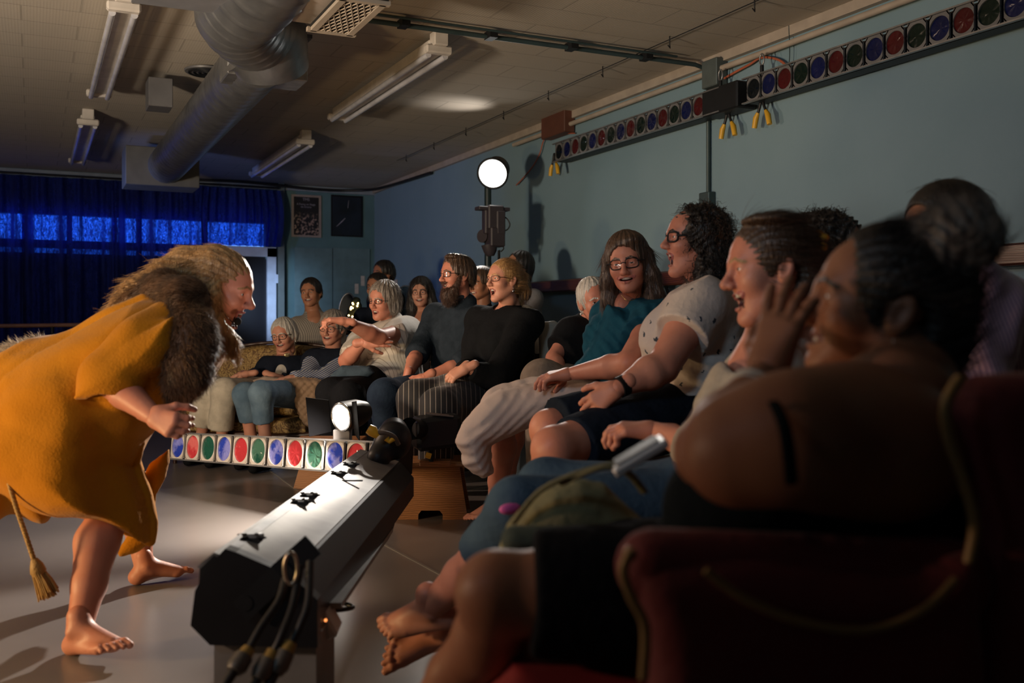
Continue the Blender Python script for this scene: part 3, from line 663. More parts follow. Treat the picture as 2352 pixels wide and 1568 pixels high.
c = on_z(745, 1120, 0.0); st2 = stool('step_stool', Vector((c.x + 0.03, c.y + 0.1, 0)), 0.26, 0.22, 0.20, -YAW, 'small wooden step stool mostly hidden under the coloured footlight strip', M_tanwood)
# block and flat boards on the strip end
tb = W(700, 1012, 5.3); MB().bevbox(W(765, 1003, 5.30) + Vector((0, 0.05, -0.03)), (0.36, 0.2, 0.04), 0.004, (v2w(1, 0, 0), v2w(0, 0, 1), Vector((0, 0, 1)))).build('wood_plank', M_tanwood, label='brown plank behind the coloured footlight strip, under the small floor lamp', cat='plank')

# ------------------------------------------------------------------ floor lamp (small flood with barn doors)
Lc = W(785, 957, 4.93)
fl_ = thing('floor_flood_lamp', W(785, 1013, 4.98), 'small lit floor flood lamp with black barn doors in front of the sofa arm', 'lamp')
n_ = (v2w(-0.62, -0.12, -0.78)).normalized()
lx = n_.cross(Vector((0, 0, 1))).normalized(); ly = lx.cross(n_).normalized()
def ring_pts(c, r, n, sx=1.0): return [c + lx * (r * sx * math.cos(2 * math.pi * i / n)) + ly * (r * math.sin(2 * math.pi * i / n)) for i in range(n)]
MB().tube([Lc - n_ * 0.16, Lc - n_ * 0.10, Lc - n_ * 0.0], [0.05, 0.07, 0.075], 24).build('lamp_body', M_black, fl_)
MB().add([Lc + n_ * 0.004] + ring_pts(Lc + n_ * 0.004, 0.062, 32), [(0, 1 + i, 1 + (i + 1) % 32) for i in range(32)]).build('lens', emissive('hot_lens', (1.0, 0.93, 0.82), 9.0), fl_)
MB().tube(ring_pts(Lc + n_ * 0.004, 0.068, 32), 0.007, 6, closed=True).build('rim', M_chrome, fl_)
for s in (-1, 1):
    q = Lc + lx * s * 0.085; MB().add([q - ly * 0.08, q + ly * 0.08, q + ly * 0.10 + lx * s * 0.10 + n_ * 0.06, q - ly * 0.10 + lx * s * 0.10 + n_ * 0.06] + [x + n_ * 0.003 for x in (q - ly * 0.08, q + ly * 0.08, q + ly * 0.10 + lx * s * 0.10 + n_ * 0.06, q - ly * 0.10 + lx * s * 0.10 + n_ * 0.06)], [(0, 1, 2, 3), (7, 6, 5, 4), (0, 4, 5, 1), (1, 5, 6, 2), (2, 6, 7, 3), (3, 7, 4, 0)]).build('barn_door', mat('barn_door_black', (0.004, 0.004, 0.005), rough=.8, spec=.05), fl_)
MB().bevbox(W(787, 1001, 4.98), (0.085, 0.07, 0.07), 0.004, (v2w(1, 0, 0), v2w(0, 0, 1), Vector((0, 0, 1)))).build('lamp_foot', mat('lamp_foot_grey', (0.16, 0.15, 0.15), rough=0.6), fl_)

# ------------------------------------------------------------------ spotlight tree on the tall stand
ls = thing('spotlight_stand', Vector((KEY.x, KEY.y, 0)), 'tall black lighting stand with a blazing round spotlight on top and equipment below', 'light stand')
n_ = (W(560, 1000, 3.6) - KEY).normalized(); lx = n_.cross(Vector((0, 0, 1))).normalized(); ly = lx.cross(n_).normalized()
MB().tube([Vector((KEY.x, KEY.y + 0.1, 0)), Vector((KEY.x, KEY.y + 0.1, 2.15))], 0.03, 14).build('pole', mat('stand_green_black', (0.02, 0.035, 0.035), rough=0.4), ls)
MB().tube([KEY - n_ * 0.28, KEY - n_ * 0.2, KEY - n_ * 0.05, KEY + n_ * 0.0], [0.06, 0.11, 0.12, 0.13], 24).build('lamp_head', M_black, ls)
cc = KEY + n_ * 0.006
MB().add([cc] + ring_pts(cc, 0.115, 40), [(0, 1 + i, 1 + (i + 1) % 40) for i in range(40)]).build('lens', emissive('spot_lens', (1.0, 0.97, 0.90), 14.0), ls)
MB().tube(ring_pts(cc, 0.125, 36), 0.010, 6, closed=True).build('rim', M_black, ls)
d0 = 8.28
M_eq = mat('equipment_plum_black', (0.05, 0.04, 0.048), rough=0.5)
MB().bevbox(W(1131, 480, d0), (0.28, 0.10, 0.03), 0.004).build('cross_bar', M_eq, ls)
for (px, py, w_, h_, dd, nm) in ((1134, 500, 0.14, 0.20, 0.12, 'dimmer_pack'), (1118, 508, 0.06, 0.22, 0.08, 'clamp'), (1146, 512, 0.08, 0.20, 0.10, 'control_box'), (1138, 545, 0.13, 0.16, 0.12, 'lamp_yoke')):
    MB().bevbox(W(px, py, d0), (w_, dd, h_), 0.01).build(nm, M_eq, ls)
a = W(1107, 542, d0); MB().tube([a, a + Vector((0.10, 0.05, 0.0)), a + Vector((0.18, 0.08, 0))], [0.055, 0.048, 0.04], 16).build('small_lamp', M_eq, ls)
MB().tube([W(1124, 562, d0), W(1126, 578, d0), W(1127, 588, d0)], [0.07, 0.055, 0.03], 14).build('swivel_head', M_eq, ls)
MB().tube(catmull([W(1146, 496, d0), W(1162, 500, d0), W(1171, 515, d0), W(1164, 528, d0), W(1150, 528, d0)], 8), 0.006, 6).build('loop_cable', M_rubber, ls)
MB().tube(catmull([W(1150, 560, d0), W(1157, 570, d0), W(1150, 578, d0)], 8), 0.006, 6).build('loop_cable', M_rubber, ls)
MB().tube([W(1146 + 2.0 * math.cos(i * 1.1), 575 + i * 0.5, d0) + v2w(0, 0, 0.02 * math.sin(i * 1.1)) for i in range(60)], 0.006, 5).build('coiled_cable', M_rubber, ls)
for k in range(3):
    a_ = k * 2.1 + 0.5; MB().tube([Vector((KEY.x, KEY.y + 0.1, 0.5)), Vector((KEY.x + 0.42 * math.cos(a_), KEY.y + 0.1 + 0.42 * math.sin(a_), 0.015))], 0.014, 8).build('tripod_leg', M_black, ls)

# ------------------------------------------------------------------ organic surfaces: smooth unions of tapered limbs, meshed with surface nets
def V3(px, py, d): return np.array([(px - CX) * d / FPX, CAMH + (HY - py) * d / FPX, d], dtype=np.float64)
def vw(P):
    """view frame (right, up, away) -> room coordinates"""
    P = np.asarray(P, dtype=np.float64); u, v, w = P[..., 0], P[..., 1], P[..., 2]
    return np.stack([u * CS + w * SN, -u * SN + w * CS, v], axis=-1)
def unit(v):
    v = np.asarray(v, dtype=np.float64); return v / (np.linalg.norm(v) + 1e-9)
def lerp(a, b, t): return np.asarray(a, dtype=np.float64) * (1 - t) + np.asarray(b, dtype=np.float64) * t

class SDF:
    def __init__(s, k=0.02): s.p = []; s.k = k; s.disp = None; s.cuts = []
    def cap(s, a, b, ra, rb, k=None, sub=False, flat=None, cut=None):
        """flat=(axis, factor): squash along axis.  cut=(ta, tb): cut flat at the ends"""
        s.p.append(('c', np.asarray(a, float), np.asarray(b, float), ra, rb, s.k if k is None else k, sub, flat, cut)); return s
    def chain(s, pts, rad, k=None, **kw):
        for i in range(len(pts) - 1): s.cap(pts[i], pts[i + 1], rad[i], rad[i + 1], k, **kw)
        return s
    def ell(s, c, r, R=None, k=None, sub=False):
        s.p.append(('e', np.asarray(c, float), np.asarray(r, float) * np.ones(3), np.eye(3) if R is None else np.asarray(R, float), s.k if k is None else k, sub)); return s
    def poly(s, pts, d, T, R, k=None, sub=False, g=(0, 0)):
        """silhouette pts [(px,py)] at depth d, half thickness T reached R metres inside the edge; g = depth slope"""
        P = np.array([V3(x, y, d)[:2] for x, y in pts]); s.p.append(('p', P, d, T, R, s.k if k is None else k, sub, g)); return s
    def half(s, pt, n):
        """keep only the side the normal n points away from"""
        s.cuts.append((np.asarray(pt, float), unit(n))); return s
    def bounds(s):
        lo = np.full(3, 1e9); hi = -lo
        for q in s.p:
            if q[0] == 'c' and not q[6]:
                r = max(q[3], q[4]) * (max(1, q[7][1]) if q[7] else 1); a = np.minimum(q[1], q[2]) - r; b = np.maximum(q[1], q[2]) + r
            elif q[0] == 'e' and not q[5]:
                e = np.sqrt(((q[3].T * q[2]) ** 2).sum(1)); a = q[1] - e; b = q[1] + e
            elif q[0] == 'p' and not q[6]:
                ex = abs(q[7][0]) + abs(q[7][1]); a = np.array([*q[1].min(0), q[2] - q[3] - ex]); b = np.array([*q[1].max(0), q[2] + q[3] + ex])
            else: continue
            lo = np.minimum(lo, a); hi = np.maximum(hi, b)
        return lo, hi
    def field(s, res):
        lo, hi = s.bounds(); pad = 4 * res + 0.012; lo = lo - pad; hi = hi + pad
        n = np.maximum(np.ceil((hi - lo) / res).astype(int) + 1, 4); ax = [lo[i] + res * np.arange(n[i]) for i in range(3)]
        D = np.full(n, 0.2, dtype=np.float32)
        for q in s.p:
            kind = q[0]
            if kind == 'c':
                _, a, b, ra, rb, k, sub, flat, cut = q; r = max(ra, rb) * (max(1, flat[1]) if flat else 1); bl, bh = np.minimum(a, b) - r, np.maximum(a, b) + r
            elif kind == 'e':
                _, c, rr, R, k, sub = q; e = np.sqrt(((R.T * rr) ** 2).sum(1)); bl, bh = c - e, c + e
            else:
                _, P, d, T, RR, k, sub, g = q; ex = abs(g[0]) + abs(g[1]); bl = np.array([*P.min(0), d - T - ex]); bh = np.array([*P.max(0), d + T + ex])
            m = k + 3 * res; i0 = np.maximum(np.floor((bl - m - lo) / res).astype(int), 0); i1 = np.minimum(np.ceil((bh + m - lo) / res).astype(int) + 1, n)
            if np.any(i1 <= i0): continue
            sl = tuple(slice(i0[i], i1[i]) for i in range(3))
            X = ax[0][sl[0]][:, None, None].astype(np.float32); Y = ax[1][sl[1]][None, :, None].astype(np.float32); Z = ax[2][sl[2]][None, None, :].astype(np.float32)
            if kind == 'c':
                ba = b - a; x, y, z = X - a[0], Y - a[1], Z - a[2]
                if flat:
                    nx, fc = unit(flat[0]), 1 / flat[1] - 1
                    dd = (x * nx[0] + y * nx[1] + z * nx[2]) * fc; x, y, z = x + dd * nx[0], y + dd * nx[1], z + dd * nx[2]
                    ba = ba + nx * (ba @ nx) * fc
                L2 = float(ba @ ba) + 1e-12; t0 = (x * ba[0] + y * ba[1] + z * ba[2]) / L2; t = np.clip(t0, 0, 1)
                dist = np.sqrt((x - t * ba[0]) ** 2 + (y - t * ba[1]) ** 2 + (z - t * ba[2]) ** 2) - (ra + (rb - ra) * t)
                if flat and flat[1] < 1: dist = dist * max(flat[1], 0.3)
                if cut:
                    Lm = math.sqrt(L2)
                    if cut[0] is not None: dist = np.maximum(dist, (cut[0] - t0) * Lm)
                    if cut[1] is not None: dist = np.maximum(dist, (t0 - cut[1]) * Lm)
            elif kind == 'e':
                x, y, z = X - c[0], Y - c[1], Z - c[2]
                a_ = x * R[0, 0] + y * R[0, 1] + z * R[0, 2]; b_ = x * R[1, 0] + y * R[1, 1] + z * R[1, 2]; c_ = x * R[2, 0] + y * R[2, 1] + z * R[2, 2]
                k0 = np.sqrt((a_ / rr[0]) ** 2 + (b_ / rr[1]) ** 2 + (c_ / rr[2]) ** 2); k1 = np.sqrt((a_ / rr[0] ** 2) ** 2 + (b_ / rr[1] ** 2) ** 2 + (c_ / rr[2] ** 2) ** 2)
                dist = k0 * (k0 - 1) / (k1 + 1e-9)
            else:
                x2, y2 = X[:, :, 0], Y[:, :, 0]; dmin = np.full((x2.shape[0], y2.shape[1]), 1e9, dtype=np.float32); ins = np.zeros(dmin.shape, bool); N = len(P)
                for i in range(N):
                    p0, p1 = P[i], P[(i + 1) % N]; e = p1 - p0; wx, wy = x2 - p0[0], y2 - p0[1]; t = np.clip((wx * e[0] + wy * e[1]) / (e @ e + 1e-12), 0, 1)
                    dmin = np.minimum(dmin, (wx - t * e[0]) ** 2 + (wy - t * e[1]) ** 2)
                    c1 = (p0[1] <= y2) & (p1[1] > y2) | (p0[1] > y2) & (p1[1] <= y2)
                    xi = p0[0] + (y2 - p0[1]) / ((p1[1] - p0[1]) if abs(p1[1] - p0[1]) > 1e-9 else 1e-9) * e[0]
                    ins ^= c1 & (x2 < xi)
                sd = np.sqrt(dmin) * np.where(ins, -1, 1); t = np.clip(-sd / RR, 0, 1); h = T * np.sqrt(1 - (1 - t) ** 2)
                cxy = P.mean(0); w0 = d + g[0] * (x2 - cxy[0]) + g[1] * (y2 - cxy[1])
                wz = np.abs(Z - w0[:, :, None]); hh = h[:, :, None]; ss = sd[:, :, None]
                dist = np.where(ss < 0, np.maximum(wz - hh, ss) * 0.7, np.sqrt(ss ** 2 + np.maximum(wz, 0) ** 2))
            B = D[sl]
            if sub:
                dist = -dist; h = np.clip(0.5 + 0.5 * (dist - B) / max(k, 1e-6), 0, 1); D[sl] = B * (1 - h) + dist * h + k * h * (1 - h)
            else:
                h = np.clip(0.5 + 0.5 * (B - dist) / max(k, 1e-6), 0, 1); D[sl] = B * (1 - h) + dist * h - k * h * (1 - h)
        X, Y, Z = ax[0][:, None, None].astype(np.float32), ax[1][None, :, None].astype(np.float32), ax[2][None, None, :].astype(np.float32)
        if s.disp is not None: D = D + s.disp(X, Y, Z).astype(np.float32)
        for pt, nn in s.cuts: D = np.maximum(D, (X - pt[0]) * nn[0] + (Y - pt[1]) * nn[1] + (Z - pt[2]) * nn[2])
        return D, lo
    def mesh(s, res):
        D, lo = s.field(res); return surfnet(D, lo, res)

def surfnet(D, lo, res):
    ins = D < 0; nx, ny, nz = D.shape
    cnt = np.zeros((nx - 1, ny - 1, nz - 1), dtype=np.int8); offs = [(i, j, k) for i in (0, 1) for j in (0, 1) for k in (0, 1)]
    for i, j, k in offs: cnt += ins[i:nx - 1 + i, j:ny - 1 + j, k:nz - 1 + k]
    act = (cnt > 0) & (cnt < 8); I = np.argwhere(act); idx = np.full(act.shape, -1, dtype=np.int32); idx[act] = np.arange(len(I))
    C = np.stack([D[I[:, 0] + i, I[:, 1] + j, I[:, 2] + k] for i, j, k in offs], 1)
    acc = np.zeros((len(I), 3)); num = np.zeros(len(I)); O = np.array(offs)
    for a in range(8):
        for b in range(a + 1, 8):
            if np.abs(O[a] - O[b]).sum() != 1: continue
            da, db = C[:, a], C[:, b]; cr = (da < 0) != (db < 0); t = np.where(cr, da / np.where(np.abs(da - db) < 1e-12, 1, da - db), 0)
            acc += np.where(cr[:, None], O[a] + (O[b] - O[a]) * t[:, None], 0); num += cr
    V = lo + res * (I + acc / np.maximum(num, 1)[:, None]); Fs = []
    for axis in range(3):
        sl0 = [slice(None)] * 3; sl1 = [slice(None)] * 3; sl0[axis] = slice(0, -1); sl1[axis] = slice(1, None)
        s0, s1 = ins[tuple(sl0)], ins[tuple(sl1)]; E = np.argwhere(s0 != s1)
        o1, o2 = [(1, 2), (2, 0), (0, 1)][axis]; ok = (E[:, o1] > 0) & (E[:, o2] > 0) & (E[:, o1] < D.shape[o1] - 1) & (E[:, o2] < D.shape[o2] - 1); E = E[ok]
        def g(d1, d2):
            q = E.copy(); q[:, o1] -= d1; q[:, o2] -= d2; return idx[q[:, 0], q[:, 1], q[:, 2]]
        Q = np.stack([g(1, 1), g(0, 1), g(0, 0), g(1, 0)], 1); fl = s0[E[:, 0], E[:, 1], E[:, 2]]; Q[~fl] = Q[~fl][:, ::-1]; Fs.append(Q)
    F = np.concatenate(Fs); F = F[(F >= 0).all(1)]
    F = F[:, ::-1]                                    # the view frame is left handed
    return V, F
def relax(V, F, it=1, lam=0.5):
    for _ in range(it):
        acc = np.zeros_like(V); n = np.zeros(len(V))
        for a, b in ((0, 1), (1, 2), (2, 3), (3, 0)):
            np.add.at(acc, F[:, a], V[F[:, b]]); np.add.at(acc, F[:, b], V[F[:, a]]); np.add.at(n, F[:, a], 1); np.add.at(n, F[:, b], 1)
        V = V + lam * (acc / np.maximum(n, 1)[:, None] - V)
    return V
def wrinkle(amp, freq=28.0, seed=0, axis=(0, 1, 0)):
    r = np.random.RandomState(seed); A = [(unit(r.randn(3)) * freq * r.uniform(0.5, 1.3), r.uniform(0, 6), unit(r.randn(3)) * freq * 0.4, r.uniform(0, 6)) for _ in range(4)]
    def f(X, Y, Z):
        t = 0
        for a, p, b, q in A:
            t = t + (1 - np.abs(np.sin((a[0] * X + a[1] * Y + a[2] * Z) * 0.5 + p + 1.3 * np.sin(b[0] * X + b[1] * Y + b[2] * Z + q))) * 2)
        return amp * t / 4
    return f

def frame(yaw, pitch=0, roll=0):
    """rows: forward, left, up of a head seen in the view frame; yaw 0 faces us, 90 faces picture-left"""
    a, p, r = (math.radians(x) for x in (yaw, pitch, roll)); f = np.array([-math.sin(a), 0, -math.cos(a)]); l = np.array([math.cos(a), 0, -math.sin(a)]); u = np.array([0, 1.0, 0])
    f, u = f * math.cos(p) + u * math.sin(p), u * math.cos(p) - f * math.sin(p)
    u, l = u * math.cos(r) + l * math.sin(r), l * math.cos(r) - u * math.sin(r)
    return np.stack([f, l, u])

# ---- heads (local x forward, y left, z up; eyes at z=0)
def head_field(op=0.0, smile=0.0, jaw=1.0, cheek=1.0, nose=1.0, squint=0.6, brow=0.0, ears=True, age=0.0):
    S = SDF(0.02); jd = 0.034 * op; jb = -0.012 * op
    S.ell((-0.014, 0, 0.032), (0.099, 0.076, 0.087)); S.ell((0.034, 0, 0.025), (0.056, 0.062, 0.060), k=0.03)
    S.ell((0.030, 0, -0.035), (0.058, 0.056 * jaw, 0.062), k=0.025)
    S.ell((0.036 + jb, 0, -0.070 - jd * 0.8), (0.044, 0.040 * jaw, 0.034), k=0.03)
    S.cap((-0.012, 0.050 * jaw, -0.050), (0.060 + jb, 0.018, -0.096 - jd), 0.018, 0.014, k=0.03); S.cap((-0.012, -0.050 * jaw, -0.050), (0.060 + jb, -0.018, -0.096 - jd), 0.018, 0.014, k=0.03)
    S.ell((0.071 + jb, 0, -0.100 - jd), (0.018, 0.020, 0.016), k=0.02)
    for s in (-1, 1):
        S.ell((0.055, s * 0.040, -0.032 + 0.004 * smile), (0.026, 0.022 * cheek, 0.020 + 0.004 * smile), k=0.025)
    S.cap((0.080, 0.032, 0.016 + brow), (0.084, 0, 0.012 + brow * 0.5), 0.011, 0.011, k=0.02); S.cap((0.080, -0.032, 0.016 + brow), (0.084, 0, 0.012 + brow * 0.5), 0.011, 0.011, k=0.02)
    for s in (-1, 1): S.ell((0.096, s * 0.032, -0.004), (0.016, 0.018, 0.013), k=0.014, sub=True)
    for s in (-1, 1): S.ell((0.0755, s * 0.031, -0.001), 0.0145, k=0.006)
    for s in (-1, 1): S.ell((0.090, s * 0.031, -0.0015), (0.012, 0.0125, 0.0018 + 0.0042 * squint), k=0.003, sub=True)
    S.cap((0.087, 0, 0.008), (0.111 * (0.9 + 0.1 * nose), 0, -0.034), 0.0075, 0.0105, k=0.012); S.ell((0.106, 0, -0.036), (0.012, 0.011, 0.010), k=0.010)
    for s in (-1, 1): S.ell((0.098, s * 0.012, -0.039), (0.010, 0.007, 0.008), k=0.008)
    for s in (-1, 1): S.ell((0.103, s * 0.007, -0.0465), (0.005, 0.003, 0.003), k=0.003, sub=True)
    mz = -0.068
    w = 0.021 + 0.012 * smile - 0.003 * op; up = 0.013 * smile
    for s in (-1, 1):
        S.cap((0.0905, s * 0.006, mz + 0.0055), (0.079, s * w, mz + up), 0.0052, 0.0030, k=0.006)
        S.cap((0.0885 + jb, s * 0.006, mz - 0.007 - jd), (0.078, s * w, mz - 0.002 + up), 0.0058, 0.0030, k=0.006)
        if smile > 0.2 or age > 0: S.cap((0.092, s * 0.020, -0.042), (0.076, s * (w + 0.010), mz - 0.002), 0.0015, 0.0015, k=0.006, sub=True)
    if op > 0.02 or smile > 0.3:
        hh = 0.0035 + 0.55 * jd + 0.001; S.ell((0.086, 0, mz - jd * 0.5 + up * 0.4 - 0.001), (0.030, w * 0.86, hh + 0.002), k=0.004, sub=True)
    else:
        S.ell((0.099, 0, mz - 0.001), (0.008, w * 0.9, 0.0012), k=0.002, sub=True)
    if ears:
        for s in (-1, 1):
            R = np.array([[0.85, s * -0.35, 0.25], [0.35 * s, 0.93, 0.0], [-0.25, 0, 0.97]]); R = np.stack([unit(r) for r in R])
            S.ell((-0.012, s * 0.078, -0.010), (0.018, 0.0075, 0.031), R, k=0.006); S.ell((-0.008, s * 0.086, -0.006), (0.010, 0.006, 0.018), R, k=0.005, sub=True)
    S.cap((-0.022, 0, -0.040), (-0.035, 0, -0.115), 0.052, 0.050, k=0.03)
    return S, dict(mz=mz, w=w, up=up, jd=jd, jb=jb, brow=brow)
def seg_d(P, a, b):
    a = np.asarray(a, float); b = np.asarray(b, float); ba = b - a; t = np.clip(((P - a) @ ba) / (ba @ ba), 0, 1); return np.linalg.norm(P - a - t[:, None] * ba, axis=1)

def skinmat(tone):
    T_ = {'fair': ((0.62, 0.31, 0.21), (0.56, 0.24, 0.16)), 'pink': ((0.60, 0.26, 0.175), (0.53, 0.20, 0.13)), 'tan': ((0.46, 0.21, 0.12), (0.38, 0.16, 0.09)), 'brown': ((0.36, 0.155, 0.085), (0.29, 0.115, 0.06))}
    c, c2 = T_[tone]; return mat('skin_' + tone, c, rough=0.48, color2=c2, nscale=9, bump=0.06, bscale=160, sss=0.0, spec=0.4)
def lipmat(tone): 
    return mat('lips_' + tone, {'fair': (0.50, 0.16, 0.13), 'pink': (0.48, 0.15, 0.13), 'tan': (0.36, 0.12, 0.10), 'brown': (0.25, 0.09, 0.07)}[tone], rough=0.35)
def hairmat(name, c, c2, rough=0.42): return mat('hair_' + name, c, rough=rough, color2=c2, nscale=26, bump=0.5, bscale=70, stretch=(3, 3, 0.5), spec=0.6)
M_mouth = mat('mouth_inside', (0.07, 0.012, 0.012), rough=0.5); M_teeth = mat('teeth', (0.75, 0.70, 0.60), rough=0.25)
M_eye = mat('eye_white', (0.70, 0.68, 0.65), rough=0.15); M_iris = mat('iris_dark', (0.03, 0.025, 0.02), rough=0.1)

class Person:
    def __init__(s, label, base, tone='pink', cat='person'):
        s.tone = tone; s.t = thing('person', vw(base).tolist() if not isinstance(base, Vector) else base, label, cat); s.V = []; s.F = []; s.M = []; s.n = 0
        s.mats = [skinmat(tone), lipmat(tone), None, M_mouth, mat('nail_' + tone, (0.6, 0.36, 0.30), rough=0.25)]
        s.brow = None
    def addskin(s, V, F, m=None):
        s.V.append(V); s.F.append(F + s.n); s.n += len(V); s.M.append(np.zeros(len(F), int) if m is None else m)
    def limb(s, pts, rad, res=0.006, k=0.012, **kw):
        S = SDF(k); S.chain(pts, rad, **kw); V, F = S.mesh(res); s.addskin(V, F)
    def field(s, S, res=0.006):
        V, F = S.mesh(res); s.addskin(V, F)
    def head(s, c, fr, sc=1.0, hair='brown', res=0.0026, eyes=True, teeth=True, beardcol=None, **kw):
        s.hc, s.fr, s.sc = np.asarray(c, float), fr, sc
        S, q = head_field(**kw); V, F = S.mesh(res / sc); F = F[:, ::-1]; C = V[F].mean(1)
        m = np.zeros(len(F), int); mz, w, up, jd, jb = q['mz'], q['w'], q['up'], q['jd'], q['jb']
        dl = np.minimum.reduce([seg_d(C, (0.0905, sg * 0.003, mz + 0.0055), (0.079, sg * w, mz + up)) for sg in (-1, 1)] + [seg_d(C, (0.0885 + jb, sg * 0.003, mz - 0.007 - jd), (0.078, sg * w, mz - 0.002 + up)) for sg in (-1, 1)])
        m[(dl < 0.0062) & (C[:, 0] > 0.074)] = 1
        inside = (np.abs(C[:, 1]) < w * 0.74) & (C[:, 2] < mz + up * .6 + 0.004) & (C[:, 2] > mz - jd - 0.005) & (C[:, 0] < 0.080 - (jd > 0) * 0.004) & (C[:, 0] > 0.045)
        if jd > 0.002 or kw.get('smile', 0) > 0.3: m[inside] = 3
        for sg in (-1, 1):
            b = q['brow']; C2 = C.copy(); C2[:, 0] = 0; db = np.minimum(seg_d(C2, (0, sg * 0.014, 0.019 + b), (0, sg * 0.032, 0.0245 + b)), seg_d(C2, (0, sg * 0.032, 0.0245 + b), (0, sg * 0.050, 0.014 + b)))
            m[(db < 0.0036) & (C[:, 0] > 0.05)] = 2
        s.mats[2] = MATS.get('hair_' + hair) if MATS.get('hair_' + hair) else hairmat(hair, *HAIR[hair])
        s.addskin(s.loc(V), F[:, ::-1], m)
        if eyes:
            for sg in (-1, 1):
                mb = MB(); mb.sphere((0, 0, 0), 0.0128, 14); Pv = np.array(mb.v); 
                Fq = [f for f in mb.f]; Pl = Pv + np.array([0.0755, sg * 0.031, -0.001]); Wd = vw(s.loc(Pl)); b2 = MB(); b2.v = [tuple(x) for x in Wd]; b2.f = mb.f; b2.smooth = [True] * len(mb.f)
                o = b2.build('eye', M_eye, s.t); o.data.materials.append(M_iris)
                look = unit(np.array([1, 0, 0.0])); 
                for pi, f in enumerate(mb.f):
                    cc = Pv[list(f)].mean(0); 
                    if unit(cc) @ look > 0.86: o.data.polygons[pi].material_index = 1
        if teeth and (kw.get('op', 0) > 0.02 or kw.get('smile', 0) > 0.3):
            tb_ = MB(); g = []
            for zz in (mz + up * 0.5 + 0.0065, mz + up * 0.5 - 0.0040): g.append([(0.0855 - 30 * y * y, y, zz + 8 * y * y * kw.get('smile', 0)) for y in np.linspace(-w * 0.72, w * 0.72, 9)])
            g2 = [[(x - 0.004, y, z) for x, y, z in r] for r in g][::-1]
            tb_.grid(g + g2 + [g[0]]); tb_.v = [tuple(x) for x in vw(s.loc(np.array(tb_.v)))]; tb_.build('teeth', M_teeth, s.t)
    def loc(s, P): return s.hc + (np.asarray(P, float) * s.sc) @ s.fr
    def locd(s, d): return np.asarray(d, float) @ s.fr
    def hand(s, wrist, dirv, palm, side=1, curl=(0.5, 0.5, 0.55, 0.6), size=1.0, spread=0.12, thumb=0.5, res=0.003):
        """dirv along the hand, palm = direction the palm faces, side: +1/-1 picks the thumb side"""
        d = unit(dirv); p = unit(np.asarray(palm, float) - d * (np.asarray(palm, float) @ d)); w = np.cross(d, p) * side; wr = np.asarray(wrist, float); z = size; S = SDF(0.010)
        S.cap(wr - d * 0.045 * z, wr + d * 0.012 * z, 0.0275 * z, 0.0265 * z, flat=(p, 0.84), k=0.018)
        for i, (o, L) in enumerate(((0.028, 0.072), (0.0095, 0.080), (-0.0095, 0.074), (-0.027, 0.058))):
            kn = wr + (d * (0.088 - 0.006 * abs(i - 1)) + w * o) * z; S.cap(wr + (d * 0.015 + w * o * 0.5) * z, kn, 0.017 * z, 0.0125 * z, k=0.016)
            dd = unit(d + w * (o / 0.028) * spread); c = curl[i]; P = kn; r = 0.0100
            for j, fr_ in enumerate((0.48, 0.30, 0.22)):
                an = c * (0.55, 1.0, 0.8)[j] * 1.35; dd = unit(dd * math.cos(an) + p * math.sin(an)) if j == 0 else unit(dd * math.cos(an) + unit(np.cross(np.cross(dd, p), dd) if abs(dd @ p) < 0.999 else -d) * math.sin(an))
                Q = P + dd * L * fr_ * z; S.cap(P, Q, r * z, (r - 0.0009) * z, k=0.004); r -= 0.0009; P = Q
        th = unit(d * 0.75 + w * 0.75 + p * 0.35 * thumb); P = wr + (d * 0.020 + w * 0.020 + p * 0.006) * z; Q = P + th * 0.044 * z; S.cap(P, Q, 0.018 * z, 0.0125 * z, k=0.018)
        th = unit(th + d * 0.5 + p * thumb * 0.8 - w * 0.2 * thumb); P2 = Q + th * 0.032 * z; S.cap(Q, P2, 0.0118 * z, 0.0105 * z, k=0.005)
        th = unit(th + p * thumb * 0.7 - w * 0.3 * thumb); S.cap(P2, P2 + th * 0.024 * z, 0.0105 * z, 0.0088 * z, k=0.004)
        V, F = S.mesh(res); s.addskin(V, F)
    def foot(s, ankle, dirv, up=(0, 1, 0), size=1.0, side=1, res=0.0035, spread=0.0):
        """side: +1 big toe towards +w"""
        d = unit(dirv); u = unit(np.asarray(up, float) - d * (np.asarray(up, float) @ d)); w = np.cross(d, u) * side; a = np.asarray(ankle, float); z = size; S = SDF(0.02)
        S.cap(a + u * 0.03 * z, a - u * 0.02 * z, 0.034 * z, 0.034 * z); S.ell(a + (-d * 0.030 - u * 0.052) * z, np.array([0.034, 0.030, 0.030]) * z, k=0.03)
        for sg in (-1, 1): S.ell(a + w * sg * 0.032 * z - u * 0.012 * z, 0.011 * z, k=0.012)
        S.cap(a + (d * 0.012 - u * 0.012) * z, a + (d * 0.125 - u * 0.058 + w * 0.008) * z, 0.034 * z, 0.020 * z, k=0.03)
        S.cap(a + (-d * 0.03 - u * 0.058 - w * 0.012) * z, a + (d * 0.115 - u * 0.063 - w * 0.025) * z, 0.022 * z, 0.017 * z, k=0.025)
        S.cap(a + (d * 0.03 - u * 0.03 + w * 0.014) * z, a + (d * 0.128 - u * 0.060 + w * 0.026) * z, 0.024 * z, 0.020 * z, k=0.025)
